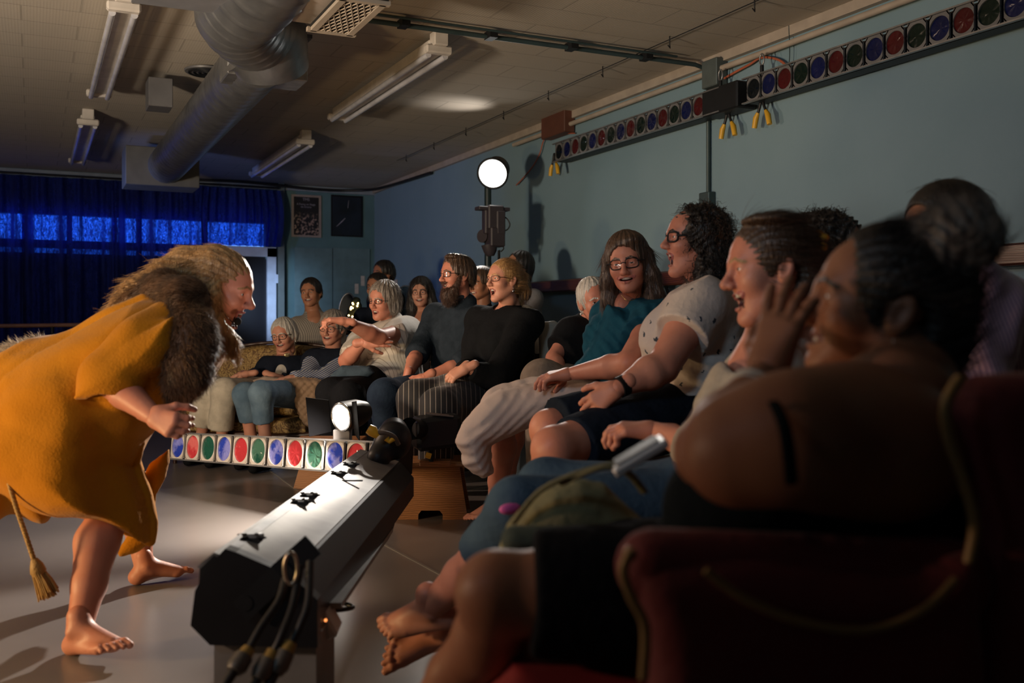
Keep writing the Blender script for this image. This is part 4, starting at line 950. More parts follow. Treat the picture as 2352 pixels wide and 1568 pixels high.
        for i, (o, st_, L, r) in enumerate(((0.030, 0.138, 0.045, 0.0125), (0.011, 0.138, 0.042, 0.0090), (-0.004, 0.132, 0.037, 0.0085), (-0.018, 0.124, 0.032, 0.0080), (-0.031, 0.114, 0.027, 0.0082))):
            b = a + (d * st_ - u * 0.062 + w * o) * z; e = b + (unit(d + w * spread * (i - 2) * -0.1) * L * 0.55 + u * 0.006) * z; f = b + (d * L - u * 0.004 + w * spread * (2 - i) * 0.004) * z
            S.cap(b - d * 0.02 * z, e, r * z * 1.1, r * z, k=0.008); S.cap(e, f, r * z, r * z * 0.95, k=0.004)
        V, F = S.mesh(res); s.addskin(V, F)
    def done(s):
        if s.V:
            if s.mats[2] is None: s.mats[2] = s.mats[0]
            V = np.concatenate(s.V); F = np.concatenate(s.F); npmesh('body', vw(V), F, None, s.t, mats=s.mats, midx=np.concatenate(s.M))
        return s.t
    def cloth(s, name, S, m, res=0.007, rel=0, parent=None, label=None):
        V, F = S.mesh(res)
        if rel: V = relax(V, F, rel)
        o = npmesh(name, vw(V), F, m, parent or s.t); 
        if label: o['label'] = label
        return o, V, F
    # hair given in head coordinates
    def hairmesh(s, S, m, res=0.0035, name='hair', n=0, flow=(0, 0, -1), L=0.05, lift=0.15, wd=0.0009, seed=0, jit=0.25, region=None, curl=0.0, ztop=9, sm=None):
        V, F = S.mesh(res / s.sc); Wv = s.loc(V); F = F
        o = npmesh(name, vw(Wv), F, m, s.t)
        if n: keep_ = lambda P: ~((P[:, 0] > 0.045) & (P[:, 2] > 0.02) & (np.abs(P[:, 1]) < 0.075) & (P[:, 0] + P[:, 2] < 0.175)) & (P[:, 2] < ztop)
        if n: strands(o, V, F, n, flow, L, lift, wd, seed, jit, sm or m, lambda P: vw(s.loc(P)), s.t, curl=curl, keep=keep_)
        return o
    def glasses(s, m=None, r=(0.021, 0.017), sq=3.0, th=0.0016, name='glasses', z=-0.002, x=0.100):
        m = m or M_black; g = MB(); L = lambda P: Vector(vw(s.loc(P)))
        for sg in (-1, 1):
            pts = []
            for i in range(28):
                a = 2 * math.pi * i / 28; ca, sa = math.cos(a), math.sin(a); rr = (abs(ca) ** sq + abs(sa) ** sq) ** (-1 / sq)
                y = sg * (0.032) + r[0] * rr * ca; pts.append(L((x - 12 * (abs(y)) ** 2 * 0.6, y, z + r[1] * rr * sa)))
            g.tube(pts, th * s.sc, 6, closed=True)
            g.tube([L((x - 0.018, sg * 0.054, z + 0.006)), L((0.06, sg * 0.074, z + 0.006)), L((-0.005, sg * 0.079, z + 0.002)), L((-0.022, sg * 0.078, z - 0.014))], th * s.sc, 6)
        g.tube([L((x - 0.001, -0.011, z + 0.003)), L((x + 0.003, 0, z + 0.006)), L((x - 0.001, 0.011, z + 0.003))], th * s.sc, 6)
        o = g.build(name, m, s.t)
        ln = MB()
        for sg in (-1, 1):
            c = [L((x - 12 * 0.032 ** 2 * 0.6, sg * 0.032, z))] + [L((x - 12 * (abs(sg * 0.032 + r[0] * math.cos(a))) ** 2 * 0.6, sg * 0.032 + r[0] * math.cos(a), z + r[1] * math.sin(a))) for a in np.linspace(0, 2 * math.pi, 19)[:-1]]
            ln.add(c, [(0, 1 + i, 1 + (i + 1) % 18) for i in range(18)])
        ln.build('lens', M_lens, o)
        return o
    def earring(s, m, r=0.006, drop=0.02, sides=(-1, 1)):
        for sg in sides:
            a = s.loc((-0.008, sg * 0.082, -0.045)); mb = MB(); mb.tube([Vector(vw(a)), Vector(vw(a)) - Vector((0, 0, drop * 0.6))], 0.001, 5); mb.sphere(Vector(vw(a)) - Vector((0, 0, drop)), r, 10); mb.build('earring', m, s.t)
def lensmat():
    m = bpy.data.materials.new('spectacle_lens'); m.use_nodes = True; nt = m.node_tree; N = nt.nodes; N.clear(); MATS['spectacle_lens'] = m
    o = N.new('ShaderNodeOutputMaterial'); t = N.new('ShaderNodeBsdfTransparent'); g = N.new('ShaderNodeBsdfGlossy'); g.inputs['Roughness'].default_value = 0.08; g.inputs['Color'].default_value = (0.7, 0.75, 0.9, 1)
    mx = N.new('ShaderNodeMixShader'); mx.inputs[0].default_value = 0.03; nt.links.new(t.outputs[0], mx.inputs[1]); nt.links.new(g.outputs[0], mx.inputs[2]); nt.links.new(mx.outputs[0], o.inputs[0]); return m
M_lens = lensmat()
def vnormals(V, F):
    n = np.cross(V[F[:, 2]] - V[F[:, 0]], V[F[:, 3]] - V[F[:, 1]]); N = np.zeros_like(V)
    for i in range(4): np.add.at(N, F[:, i], n)
    return N / (np.linalg.norm(N, axis=1)[:, None] + 1e-12)
def strands(o, V, F, n, flow, L, lift, wd, seed, jit, m, tow, parent, name='hair_strands', curl=0.0, outward=None, segs=4, keep=None):
    r = np.random.RandomState(seed); N = vnormals(V, F)
    if keep is not None: cand = np.where(keep(V))[0]
    else: cand = np.arange(len(V))
    idx = r.choice(cand, n); P = V[idx] + r.randn(n, 3) * 0.001; Nn = N[idx]; c = V.mean(0)
    if ((P - c) * Nn).sum() < 0: Nn = -Nn
    fl = flow(P) if callable(flow) else np.tile(unit(flow), (n, 1))
    D = fl - Nn * (fl * Nn).sum(1)[:, None]; D = D / (np.linalg.norm(D, axis=1)[:, None] + 1e-6); D = D + r.randn(n, 3) * jit; Ls = L * r.uniform(0.5, 1.2, n)
    pts = [P - Nn * wd]; d = D + Nn * lift; ph = r.uniform(0, 6, n)
    for k in range(segs):
        d = d / (np.linalg.norm(d, axis=1)[:, None] + 1e-9); d2 = d
        if curl: 
            sd = np.cross(d, Nn); d2 = d + curl * (np.sin(ph + k * 2.1)[:, None] * sd + np.cos(ph + k * 2.1)[:, None] * Nn)
        pts.append(pts[-1] + d2 * (Ls / segs)[:, None]); d = d + fl * 0.15
    sd = np.cross(D, Nn); sd /= (np.linalg.norm(sd, axis=1)[:, None] + 1e-9)
    Vs = []
    for k in range(segs + 1):
        w_ = wd * (1 - 0.75 * k / segs); Vs.append(np.stack([pts[k] - sd * w_, pts[k] + Nn * w_ * 1.2, pts[k] + sd * w_], 1))
    A = np.stack(Vs, 1).reshape(-1, 3); m3 = (segs + 1) * 3; base = (np.arange(n) * m3)[:, None]
    fs = []
    for k in range(segs):
        for a, b in ((0, 1), (1, 2), (2, 0)): fs.append([k * 3 + a, k * 3 + b, (k + 1) * 3 + b, (k + 1) * 3 + a])
    Fq = (np.array(fs)[None] + base[:, :, None]).reshape(-1, 4)
    q = npmesh(name, tow(A), Fq, m, o if o is not None else parent); q['kind'] = 'stuff'
    return q
HAIR = {'brown': ((0.085, 0.045, 0.025), (0.05, 0.027, 0.015)), 'dark': ((0.022, 0.016, 0.013), (0.012, 0.009, 0.008)), 'blonde': ((0.52, 0.30, 0.12), (0.30, 0.15, 0.055)), 'white': ((0.62, 0.58, 0.52), (0.45, 0.42, 0.38)),
        'grey': ((0.32, 0.28, 0.24), (0.16, 0.13, 0.11)), 'sandy': ((0.42, 0.25, 0.11), (0.22, 0.12, 0.05)), 'auburn': ((0.14, 0.060, 0.028), (0.07, 0.03, 0.015))}
for k_, (a_, b_) in HAIR.items(): hairmat(k_, a_, b_)
def H(c): return MATS['hair_' + c]

def streak(freq, amp, mode='z', seed=0):
    def f(X, Y, Z):
        th = np.arctan2(Y, X + 0.02) if mode == 'z' else np.arctan2(Y, Z - 0.0)
        rr = np.sqrt(X * X + Y * Y) if mode == 'z' else np.sqrt(Z * Z + Y * Y)
        return -amp * (0.6 * np.sin(freq * th + 3 * np.sin(9 * Z + 7 * X + seed)) + 0.4 * np.sin(freq * 2.3 * th + 60 * rr + 4 * np.sin(13 * X + seed)))
    return f
def cap_hair(t=0.014, line=0.0, low=-0.08, back=0.0, k=0.012, face=True, temple=0.0, short=False):
    """rounded hair mass leaving the face free"""
    S = SDF(k); S.ell((-0.016 - back, 0, 0.032), (0.099 + t + back, 0.076 + t * 0.85, 0.087 + t)); S.ell((-0.045, 0, -0.02), (0.065 + t, 0.066 + t, 0.07), k=0.03)
    if short: S.ell((0.03, 0, -.085), (.13, .13, .085), k=.02, sub=True)
    if face: S.ell((0.105, 0, -0.030 + line), (0.080 + temple, 0.074, 0.100), k=0.010, sub=True)
    return S

# ------------------------------------------------------------------ people
def fabric(name, c, c2=None, **kw): return mat('cloth_' + name, c, rough=0.9, spec=kw.pop('spec', 0.08), color2=c2, nscale=kw.pop('nscale', 20), bump=kw.pop('bump', 0.35), bscale=kw.pop('bscale', 45), sheen=kw.pop('sheen', 0.0), **kw)
def arm(p, sh, el, wr, r=(0.050, 0.041, 0.027), res=0.006):
    sh, el, wr = (np.asarray(q, float) for q in (sh, el, wr)); S = SDF(0.012)
    S.chain([sh, lerp(sh, el, 0.5), el], [r[0], r[0] * 0.95, r[1]]); S.chain([el, lerp(el, wr, 0.3), wr], [r[1], r[1] * 1.04, r[2] * .90]); p.field(S, res)
def leg(p, hip, kn, an, r=(0.085, 0.056, 0.036), res=0.007, calf=1.0, back=(0, 0, 0)):
    hip, kn, an = (np.asarray(q, float) for q in (hip, kn, an)); b = np.asarray(back, float); S = SDF(0.02)
    if hip is not None: S.chain([hip, kn], [r[0], r[1]])
    S.chain([kn, lerp(kn, an, 0.3) + b * 0.02, lerp(kn, an, 0.65) + b * 0.008, an], [r[1] * 0.95, r[1] * 1.02 * calf, r[1] * 0.80, r[2]]); S.ell(kn - b * 0.015, r[1] * 0.9, k=0.03); p.field(S, res)
def torso(neck, shl, shr, pel, bulk=1.0, infl=0.0, k=0.06, bust=0.0, fwd=(0, 0, -1), hips=1.0):
    neck, shl, shr, pel = (np.asarray(q, float) for q in (neck, shl, shr, pel)); S = SDF(k); c = lerp((shl + shr) / 2, pel, 0.25); m = lerp((shl + shr) / 2, pel, 0.6); f = unit(fwd); ax = unit(shl - shr); i = infl
    S.cap(shl, shr, 0.062 * bulk + i, 0.062 * bulk + i, k=0.04); S.cap(neck, c, 0.060 + i * 0.7, 0.10 * bulk + i, k=0.05)
    for s_ in (-1, 1):
        S.cap(c + ax * s_ * 0.055 * bulk, m + ax * s_ * 0.04 * bulk, 0.105 * bulk + i, 0.10 * bulk + i)
        S.cap(m + ax * s_ * 0.04 * bulk, pel + ax * s_ * 0.06 * bulk, 0.10 * bulk + i, 0.115 * bulk * hips + i)
        if bust: S.ell(c + ax * s_ * 0.075 * bulk + f * 0.075 * bulk - np.array([0, 0.03, 0]), 0.062 * bulk * bust + i, k=0.05)
    return S
def sleeve(S, sh, el, wr=None, r0=0.068, r1=0.056, r2=0.045, to=1.0, k=0.03):
    """to: 0..1 down the upper arm, 1..2 down the forearm"""
    sh, el = np.asarray(sh, float), np.asarray(el, float)
    if to <= 1: S.cap(sh, lerp(sh, el, to), r0, r1, k=k, cut=(None, 1.0))
    else:
        wr = np.asarray(wr, float); S.cap(sh, el, r0, r1, k=k); S.cap(el, lerp(el, wr, to - 1), r1, r2, k=k, cut=(None, 1.0))
    return S
def belt(p, S, m, name, res=0.007, seed=0, amp=0.004, fr=30, rel=1, **kw):
    S.disp = wrinkle(amp, fr, seed) if amp else None; return p.cloth(name, S, m, res, rel, **kw)

def drop(q, h=.085):
    q = np.array(q, float); q[1] = h; return q
def shoes(p, ankles, dirv, m, size=1.0, sock=None):
    for i, a in enumerate(ankles):
        a = drop(a); d = unit(drop(dirv, 0)); S = SDF(.03); S.cap(a - d * .035 - [0, .045, 0], a + d * .15 - [0, .05, 0], .036, .034, flat=((0, 1, 0), .9)); S.cap(a + [0, .02, 0], a - [0, .03, 0], .040, .042); S.half(a - [0, .083, 0], (0, -1, 0)); V, F = S.mesh(.006); npmesh('shoe', vw(V), F, m, p.t)
def seat_legs(p, PE, f, s_, m, chair=True):
    PE = np.asarray(PE, float); z0 = PE[1]; S = SDF(.04); S.cap(PE - s_ * .08, PE + s_ * .08, .12, .12)
    for g_ in (-1, 1):
        K = PE + f * .42 + s_ * .11 * g_ - [0, .03, 0]; A = K + f * .03; A[1] = .09; S.chain([PE + s_ * .08 * g_, K, A], [.10, .075, .055])
        p.limb([PE + [0, .05, 0], PE + s_ * .08 * g_, K, A, A + f * .14 - [0, .05, 0]], [.08, .07, .05, .035, .03], res=.01)
    V, F = S.mesh(.012); npmesh('trousers', vw(V), F, m, p.t)
# ===== the performer
M_coat = mat('mustard_felt_coat', (0.52, 0.205, 0.012), rough=0.9, spec=.1, color2=(0.45, 0.17, 0.008), nscale=5, bump=0.25, bscale=120, sheen=0.12)
M_fur = mat('brown_fur', (0.13, 0.06, 0.026), rough=0.6, color2=(0.05, 0.024, 0.012), nscale=14)
M_furtip = mat('golden_brown_fur', (0.30, 0.17, 0.08), rough=0.5, color2=(0.10, 0.05, 0.025), nscale=9)
p = Person('barefoot performer bent forward and shouting, in a mustard coat with a brown fur collar', V3(215, 1500, 3.0) * [1, 0, 1], 'pink')
fr = frame(-84, -14, 0)
p.head(V3(511, 662, 3.5), fr, hair='sandy', res=0.0022, op=1.25, smile=0.25, squint=0.45, age=1, brow=0.002, nose=1.25, sc=1.05)
p.limb([V3(500, 700, 3.5), V3(452, 745, 3.48), V3(400, 790, 3.45)], [0.055, 0.058, 0.09])
p.limb([V3(400, 790, 3.45), V3(240, 880, 3.45), V3(110, 985, 3.45)], [0.13, 0.13, 0.14], res=0.012)
# legs and feet
NK, NA = V3(258, 1165, 3.26), V3(182, 1447, 3.0)
leg(p, V3(120, 1010, 3.4), NK, NA, r=(0.095, 0.064, 0.036), calf=1.04, back=(-1, 0, 0.2), res=0.005)
p.foot(NA + [0, 0.012, 0], V3(300, 1492, 2.88) - V3(180, 1492, 3.0), size=0.98, side=1, res=0.003, spread=0.4)
FK, FA = V3(318, 1120, 3.9), V3(330, 1298, 3.80)
leg(p, V3(130, 990, 3.6), FK, FA, r=(0.09, 0.058, 0.035), back=(-1, 0, 0), res=0.006)
p.foot(FA + [0, 0.01, 0], V3(405, 1300, 3.86) - V3(318, 1318, 3.78), size=0.92, side=-1, res=0.0035)
# near arm and fist
EL, WR = V3(262, 880, 3.08), V3(352, 955, 2.96)
arm(p, V3(425, 745, 3.25), EL, WR, r=(0.055, 0.048, 0.031))
p.hand(WR, V3(395, 975, 2.92) - WR, (0.15, -0.1, 1), side=-1, curl=(1.15, 1.2, 1.2, 1.2), thumb=1.3, size=1.02)
# coat
S = SDF(0.05)
S.poly([(330, 690), (262, 722), (190, 762), (110, 812), (55, 858), (18, 905), (-25, 980), (-60, 1060), (-40, 1095), (0, 1106), (60, 1140), (120, 1165), (180, 1187), (260, 1202), (320, 1216), (350, 1240),
        (352, 1195), (340, 1140), (322, 1095), (310, 1060), (340, 1000), (392, 955), (440, 905), (470, 860), (490, 780), (470, 720), (410, 690)], 3.32, 0.27, 0.20, g=(0.0, 0.02))
S.cap(V3(400, 780, 3.42), V3(110, 960, 3.42), 0.17, 0.24, k=0.08)
S.cap(V3(100, 960, 3.42), V3(60, 1050, 3.42), 0.24, 0.21, k=0.1)
w0 = wrinkle(0.010, 14, 5); w1 = wrinkle(0.004, 40, 6)
def coat_d(X, Y, Z):
    # long folds running down the skirt of the coat
    a = (X * 0.9 + Z * 0.7) * 26 + Y * 7; fold = np.sin(a + 1.6 * np.sin(X * 9 + Y * 6)); low = np.clip((0.95 - Y) / 0.5, 0, 1)
    return -0.022 * low * fold + w0(X, Y, Z) + w1(X, Y, Z) - 0.008 * np.sin(60 * (X * 0.55 - Y * 0.83) + 3 * np.sin(11 * X)) * np.clip(1 - low, 0, 1) * 0.5
S.disp = coat_d
for a, b_, r_ in ((V3(150, 880, 2.97), V3(330, 800, 3.05), 0.02), (V3(90, 960, 2.98), V3(230, 1000, 3.0), 0.02), (V3(170, 1000, 3.0), V3(300, 1090, 3.0), 0.022)):
    S.cap(a, b_, r_, r_ * 0.6, k=0.06, sub=True)
p.cloth('coat', S, M_coat, 0.0075, 1)
S = SDF(0.03); S.poly([(318, 1120), (345, 1062), (372, 1042), (385, 1030), (386, 1060), (376, 1100), (355, 1138), (352, 1195), (352, 1242), (318, 1268), (282, 1277), (274, 1262), (300, 1222), (330, 1200)], 3.5, 0.035, 0.03, g=(0.2, 0)); S.disp = wrinkle(0.004, 25, 9)
p.cloth('coat_front_panel', S, M_coat, 0.006, 1)
S = SDF(0.04)
S.chain([V3(395, 765, 3.22), V3(335, 805, 3.14), V3(262, 868, 3.08)], [0.105, 0.105, 0.10]); S.poly([(400, 720), (300, 792), (228, 852), (203, 884), (178, 918), (230, 915), (290, 910), (341, 903), (352, 868), (385, 850), (410, 800)], 3.08, 0.10, 0.10, g=(0.12, 0))
S.half(V3(260, 913, 3.08), (0.02, -1, 0)); S.cap(V3(262, 872, 3.07), V3(262, 960, 3.05), 0.066, 0.082, k=0.01, sub=True)
S.disp = lambda X, Y, Z: wrinkle(0.007, 22, 11)(X, Y, Z) - 0.003 * np.sin(34 * (X * 0.85 - Y * 0.5) + 2 * np.sin(14 * Y))
p.cloth('coat_sleeve', S, M_coat, 0.006, 1)
# fur collar
S = SDF(0.05)
S.chain([V3(300, 690, 3.45), V3(370, 668, 3.40), V3(428, 690, 3.22), V3(442, 770, 3.12), V3(432, 850, 3.08), V3(410, 905, 3.10)], [0.045, 0.056, 0.058, 0.060, 0.058, 0.036])
S.chain([V3(370, 668, 3.5), V3(430, 690, 3.62), V3(445, 780, 3.62)], [0.06, 0.06, 0.06]); S.disp = wrinkle(0.012, 50, 3)
o, V, F = p.cloth('fur_collar', S, M_fur, 0.008, 0)
def furflow(P):
    d = np.tile(np.array([0.15, -0.9, -0.1]), (len(P), 1)); up = np.clip((P[:, 1] - 1.03) / 0.08, 0, 1)[:, None]; return d * (1 - up) + np.array([-0.9, -0.15, 0]) * up
strands(o, V, F, 16000, furflow, 0.028, 0.35, 0.0008, 4, 0.40, M_fur, vw, p.t, name='fur', keep=lambda P: P[:, 1] < 1.10); strands(o, V, F, 7000, furflow, 0.033, 0.5, 0.0007, 5, 0.45, M_furtip, vw, p.t, name='fur', keep=lambda P: P[:, 1] < 1.10)
strands(o, V, F, 6000, (-0.9, -0.35, 0), 0.022, 0.22, 0.0008, 14, 0.3, M_fur, vw, p.t, name='fur', keep=lambda P: P[:, 1] >= 1.09)
S = SDF(0.03); S.chain([V3(0, 855, 3.55), V3(40, 815, 3.55), V3(85, 792, 3.55)], [0.03, 0.035, 0.025]); S.chain([V3(-10, 940, 3.5), V3(0, 855, 3.55)], [0.03, 0.03]); o, V, F = p.cloth('pale_fur_trim', S, hairmat('pale_fur', (0.50, 0.42, 0.34), (0.2, 0.14, 0.10)), 0.008)
strands(o, V, F, 2500, (-0.5, 0.3, 0), 0.035, 0.8, 0.0008, 6, 0.6, MATS['hair_pale_fur'], vw, p.t, name='fur')
# hair: a cap, a long fall over the back and locks beside the neck
S = SDF(0.02); S.ell((-0.018, 0, 0.034), (0.108, 0.086, 0.098)); S.ell((0.105, 0, -0.034), (0.105, 0.082, 0.100), k=0.012, sub=True); S.ell((0.045, -0.085, -0.030), (0.055, 0.035, 0.06), k=0.01, sub=True)
S.chain([(-0.05, 0, 0.07), (-0.14, 0, 0.045), (-0.21, -0.01, -0.01)], [0.06, 0.055, 0.05], k=0.04)
for sg in (-1, 1): S.chain([(-0.02, sg * 0.070, 0.03), (-0.045, sg * 0.083, -0.04), (-0.030, sg * 0.080, -0.12), (0.005, sg * 0.072, -0.18), (0.030, sg * 0.065, -0.225)], [0.024, 0.020, 0.022, 0.020, 0.010], k=0.02)
S.disp = lambda X, Y, Z: streak(26, 0.0022, 'x')(X, Y, Z) + 0.0012 * np.sin(260 * Y + 50 * X + 6 * np.sin(20 * Z))
def pf(P):
    d = np.tile(np.array([-0.75, 0, -0.45]), (len(P), 1)); low = (P[:, 2] < -0.01) & (P[:, 0] > -0.09); d[low] = (0.15, 0, -1); return d
p.hairmesh(S, H('sandy'), 0.0035, n=4500, flow=pf, L=0.035, lift=0.03, sm=H('blonde'), wd=0.0008, seed=2, jit=0.10)
S3 = SDF(.02); S3.chain([V3(497, 640, 3.42), V3(492, 690, 3.38), V3(496, 740, 3.36), V3(520, 785, 3.40), V3(540, 812, 3.42)], [.016, .020, .026, .032, .012]); S3.disp = lambda X, Y, Z: 0.003 * np.sin(230 * (X - .3 * Y) + 5 * np.sin(14 * Y))
o, V, F = p.cloth('front_lock', S3, H('blonde'), 0.004); strands(o, V, F, 1500, (0.15, -1, 0), 0.05, 0.04, 0.0008, 17, 0.08, H('blonde'), vw, p.t)
S2 = SDF(0.03); S2.chain([V3(452, 615, 3.5), V3(390, 640, 3.48), V3(320, 676, 3.46), V3(262, 714, 3.46)], [0.065, 0.065, 0.055, 0.025]); S2.disp = lambda X, Y, Z: 0.003 * np.sin(170 * (Y + 0.55 * X) + 60 * Z + 5 * np.sin(14 * X))
o, V, F = p.cloth('hair_fall', S2, H('sandy'), 0.005); strands(o, V, F, 4200, (-0.86, -0.48, 0), 0.06, 0.01, 0.0008, 7, 0.05, H('blonde'), vw, p.t); strands(o, V, F, 110, (-0.7, 0.1, 0), 0.06, 0.5, 0.0004, 8, 0.5, H('blonde'), vw, p.t)
# headset microphone
m_ = MB(); hp = [p.loc(q) for q in ((-0.01, -0.086, -0.02), (0.03, -0.080, -0.05), (0.062, -0.058, -0.085), (0.085, -0.03, -0.105))]
m_.tube([Vector(vw(q)) for q in hp], 0.0018, 6); m_.build('headset_microphone', M_black, p.t)
ms = MB(); ms.sphere(Vector(vw(V3(546, 738, 3.42))), 0.013, 14, (1, 1, 1.1)); ms.build('microphone_ball', mat('black_foam', (0.008, 0.008, 0.009), rough=0.95), p.t)
# tasselled cord belt
rope = MB(); rp = catmull([Vector(vw(V3(*q))) for q in ((18, 1098, 3.1), (36, 1160, 3.08), (58, 1225, 3.06), (78, 1285, 3.05))], 30)
for s_ in (0, 1, 2):
    pts = [q + Vector((math.cos(i * 0.55 + s_ * 2.09), math.sin(i * 0.55 + s_ * 2.09), 0)) * 0.004 for i, q in enumerate(rp)]; rope.tube(pts, 0.0045, 6)
M_rope = mat('gold_cord', (0.42, 0.24, 0.07), rough=0.55, bump=0.4, bscale=90); rope.build('belt_cord', M_rope, p.t)
tq = [Vector(vw(V3(*q))) for q in ((78, 1283, 3.05), (84, 1298, 3.05), (88, 1312, 3.05))]; ts = MB(); ts.tube([tq[0], tq[1], tq[2], tq[2] + (tq[2] - tq[1]) * 0.6], [0.010, 0.020, 0.024, 0.018], 14)
rnd = random.Random(5)
for i in range(110):
    a = rnd.uniform(0, 6.28); r_ = rnd.uniform(0.2, 1); t0 = tq[2] + Vector((math.cos(a) * 0.02 * r_, math.sin(a) * 0.02 * r_, 0)); e = Vector(vw(V3(112 + 24 * math.cos(a) * r_, 1368 + rnd.uniform(-9, 7) - 10 * math.cos(a) * r_, 3.05 + 0.03 * math.sin(a) * r_)))
    ts.tube([t0, (t0 + e) / 2 + Vector((0, 0, 0.004)), e], 0.0024, 5)
ts.build('tassel', M_rope, p.t)
p.done()

M_dk = fabric('charcoal_shirt', (0.02, 0.02, 0.025)); M_blk = fabric('black_trousers', (0.010, 0.011, 0.014))
# ===== white haired woman on the sofa
M_navy = fabric('navy_knit', (0.014, 0.018, 0.03)); M_offw = fabric('off_white_cotton', (0.60, 0.55, 0.48)); M_cream = fabric('cream_trousers', (0.56, 0.50, 0.41), bump=0.3)
p = Person('elderly white-haired person in glasses, navy cardigan and cream trousers, at the left of the sofa', V3(600, 1000, 7.5) * [1, 0, 1] + [0, 0.0, 0], 'fair')
p.head(V3(652, 769, 7.6), frame(14, -8, -6), hair='white', smile=0.9, squint=0.3, age=1, res=0.003, sc=1.04)
NE, SL, SR, PE = V3(655, 818, 7.62), V3(692, 842, 7.62), V3(618, 842, 7.55), V3(640, 905, 7.5)
p.limb([V3(652, 800, 7.62), V3(655, 822, 7.62)], [0.058, 0.06])
S = torso(NE, SL, SR, PE, 1.05); p.field(S, 0.01)
S = torso(NE, SL, SR, PE, 1.08, 0.004); S.half(V3(655, 818, 7.6), (0, 1, -0.1)); belt(p, S, M_offw, 'white_top', 0.008)
EL1, WR1 = V3(575, 862, 7.35), V3(556, 858, 7.15); EL2, WR2 = V3(700, 888, 7.4), V3(622, 862, 7.15)
S = torso(NE, SL, SR, PE, 1.10, 0.015); sleeve(S, SR, V3(588, 868, 7.45), V3(580, 855, 7.2), to=1.6, r0=.075, r1=.062, r2=.05); sleeve(S, SL, EL2, WR2, to=1.7, r0=.075, r1=.062, r2=.05)
S.ell(V3(640, 848, 7.34), (0.065, 0.15, 0.12), k=0.02, sub=True); S.half(V3(655, 816, 7.6), (0, 1, 0)); belt(p, S, M_navy, 'cardigan', 0.008, 1)
p.limb([V3(588, 868, 7.45), V3(560, 862, 7.2), V3(552, 862, 7.1)], [.045, .036, .028]); arm(p, SL, EL2, WR2)
p.hand(V3(570, 858, 7.12), (-1, -0.15, -0.2), (0, -1, 0), side=1, curl=(.4, .4, .5, .6)); p.hand(WR2, (0.9, -0.35, -0.4), (0, -0.9, 0.3), side=-1, curl=(.35, .35, .4, .5))
b = MB(); b.sphere(Vector(vw(V3(659, 815, 7.5))), 0.016, 10, (1.6, 0.5, 1)); b.build('brooch', mat('gold_brooch', (0.8, 0.65, 0.35), rough=0.25, metal=0.8), p.t)
S = SDF(0.04); S.cap(PE, V3(600, 905, 7.4), .15, .13)
for (kx, ky, kd, ax_, ay) in ((484, 893, 6.95, 458, 972), (516, 897, 6.85, 506, 982)):
    S.chain([V3(620, 903, 7.4), V3(kx, ky, kd)], [.11, .085]); S.cap(V3(kx, ky, kd), V3(ax_, ay, kd + 0.05), .082, .088, k=0.04, cut=(None, 1.0))
    p.limb([V3(kx, ky, kd), V3(ax_ + 3, ay + 32, kd + 0.08), drop(V3(ax_ + 4, 1040, kd + .1))], [.055, .036, .034]); shoes(p, [V3(ax_ + 4, 1040, kd + .1)], (-.3, 0, -.95), M_blk)
belt(p, S, M_cream, 'trousers', 0.009, 2, amp=0.006)
S = cap_hair(0.014, line=0.012, k=0.015); S.ell((-0.03, 0.070, 0.0), (0.04, 0.025, 0.045)); S.ell((-0.03, -0.070, 0.0), (0.04, 0.025, 0.045)); S.disp = streak(18, 0.004); p.hairmesh(S, H('white'), 0.004, n=500, L=0.03, jit=0.3)
p.glasses(r=(0.024, 0.020), th=0.0022); p.earring(mat('pearl', (0.8, 0.75, 0.7), rough=0.2), 0.005, 0.012)
p.done()

# ===== striped sweater and jeans on the sofa
M_stripe = stripes('navy_white_stripe_knit', (0.035, 0.075, 0.22), (0.60, 0.58, 0.52), 26, axis=2, width=0.30, rot=(0.1, 0.45, 0))
M_denim = fabric('light_denim', (0.16, 0.24, 0.32), (0.10, 0.16, 0.23), nscale=10); M_denimD = fabric('dark_denim', (0.020, 0.034, 0.060), (0.012, 0.02, 0.04), nscale=10)
p = Person('person in blue and white striped sweater and jeans on the sofa, face behind outstretched hand', V3(700, 1000, 7.3) * [1, 0, 1], 'fair')
p.head(V3(763, 752, 7.4), frame(16, -6, 4), hair='grey', smile=0.8, squint=0.3, age=1, res=0.003, sc=1.05)
NE, SL, SR, PE = V3(765, 805, 7.45), V3(800, 830, 7.4), V3(722, 828, 7.4), V3(750, 905, 7.35)
p.limb([V3(765, 785, 7.42), NE], [.056, .06]); p.field(torso(NE, SL, SR, PE, 1.05), 0.01)
EL, WR = V3(742, 872, 7.1), V3(672, 868, 6.95)
S = torso(NE, SL, SR, PE, 1.12, 0.014); sleeve(S, SL, EL, WR, to=1.98, r0=.08, r1=.066, r2=.050); sleeve(S, SR, V3(705, 868, 7.1), V3(668, 868, 7.0), to=1.9, r0=.07, r1=.06, r2=.046); S.half(V3(765, 799, 7.4), (0, 1, -0.1)); S.half(V3(765, 799, 7.4), (0, 1, -0.1)); belt(p, S, M_stripe, 'sweater', 0.008, 3)
S = torso(NE, SL, SR, PE, 1.14, 0.022); S.half(V3(740, 845, 7.1), (0, -1, 0)); S.half(V3(765, 799, 7.4), (0, 1, -0.1)); belt(p, S, M_navy, 'navy_yoke', 0.008, 3)
arm(p, SL, EL, WR); p.hand(WR, (-1, -0.1, -0.15), (0, -1, 0), side=1, curl=(.3, .35, .4, .5))
S = SDF(0.04); S.cap(PE, V3(715, 905, 7.2), .15, .13)
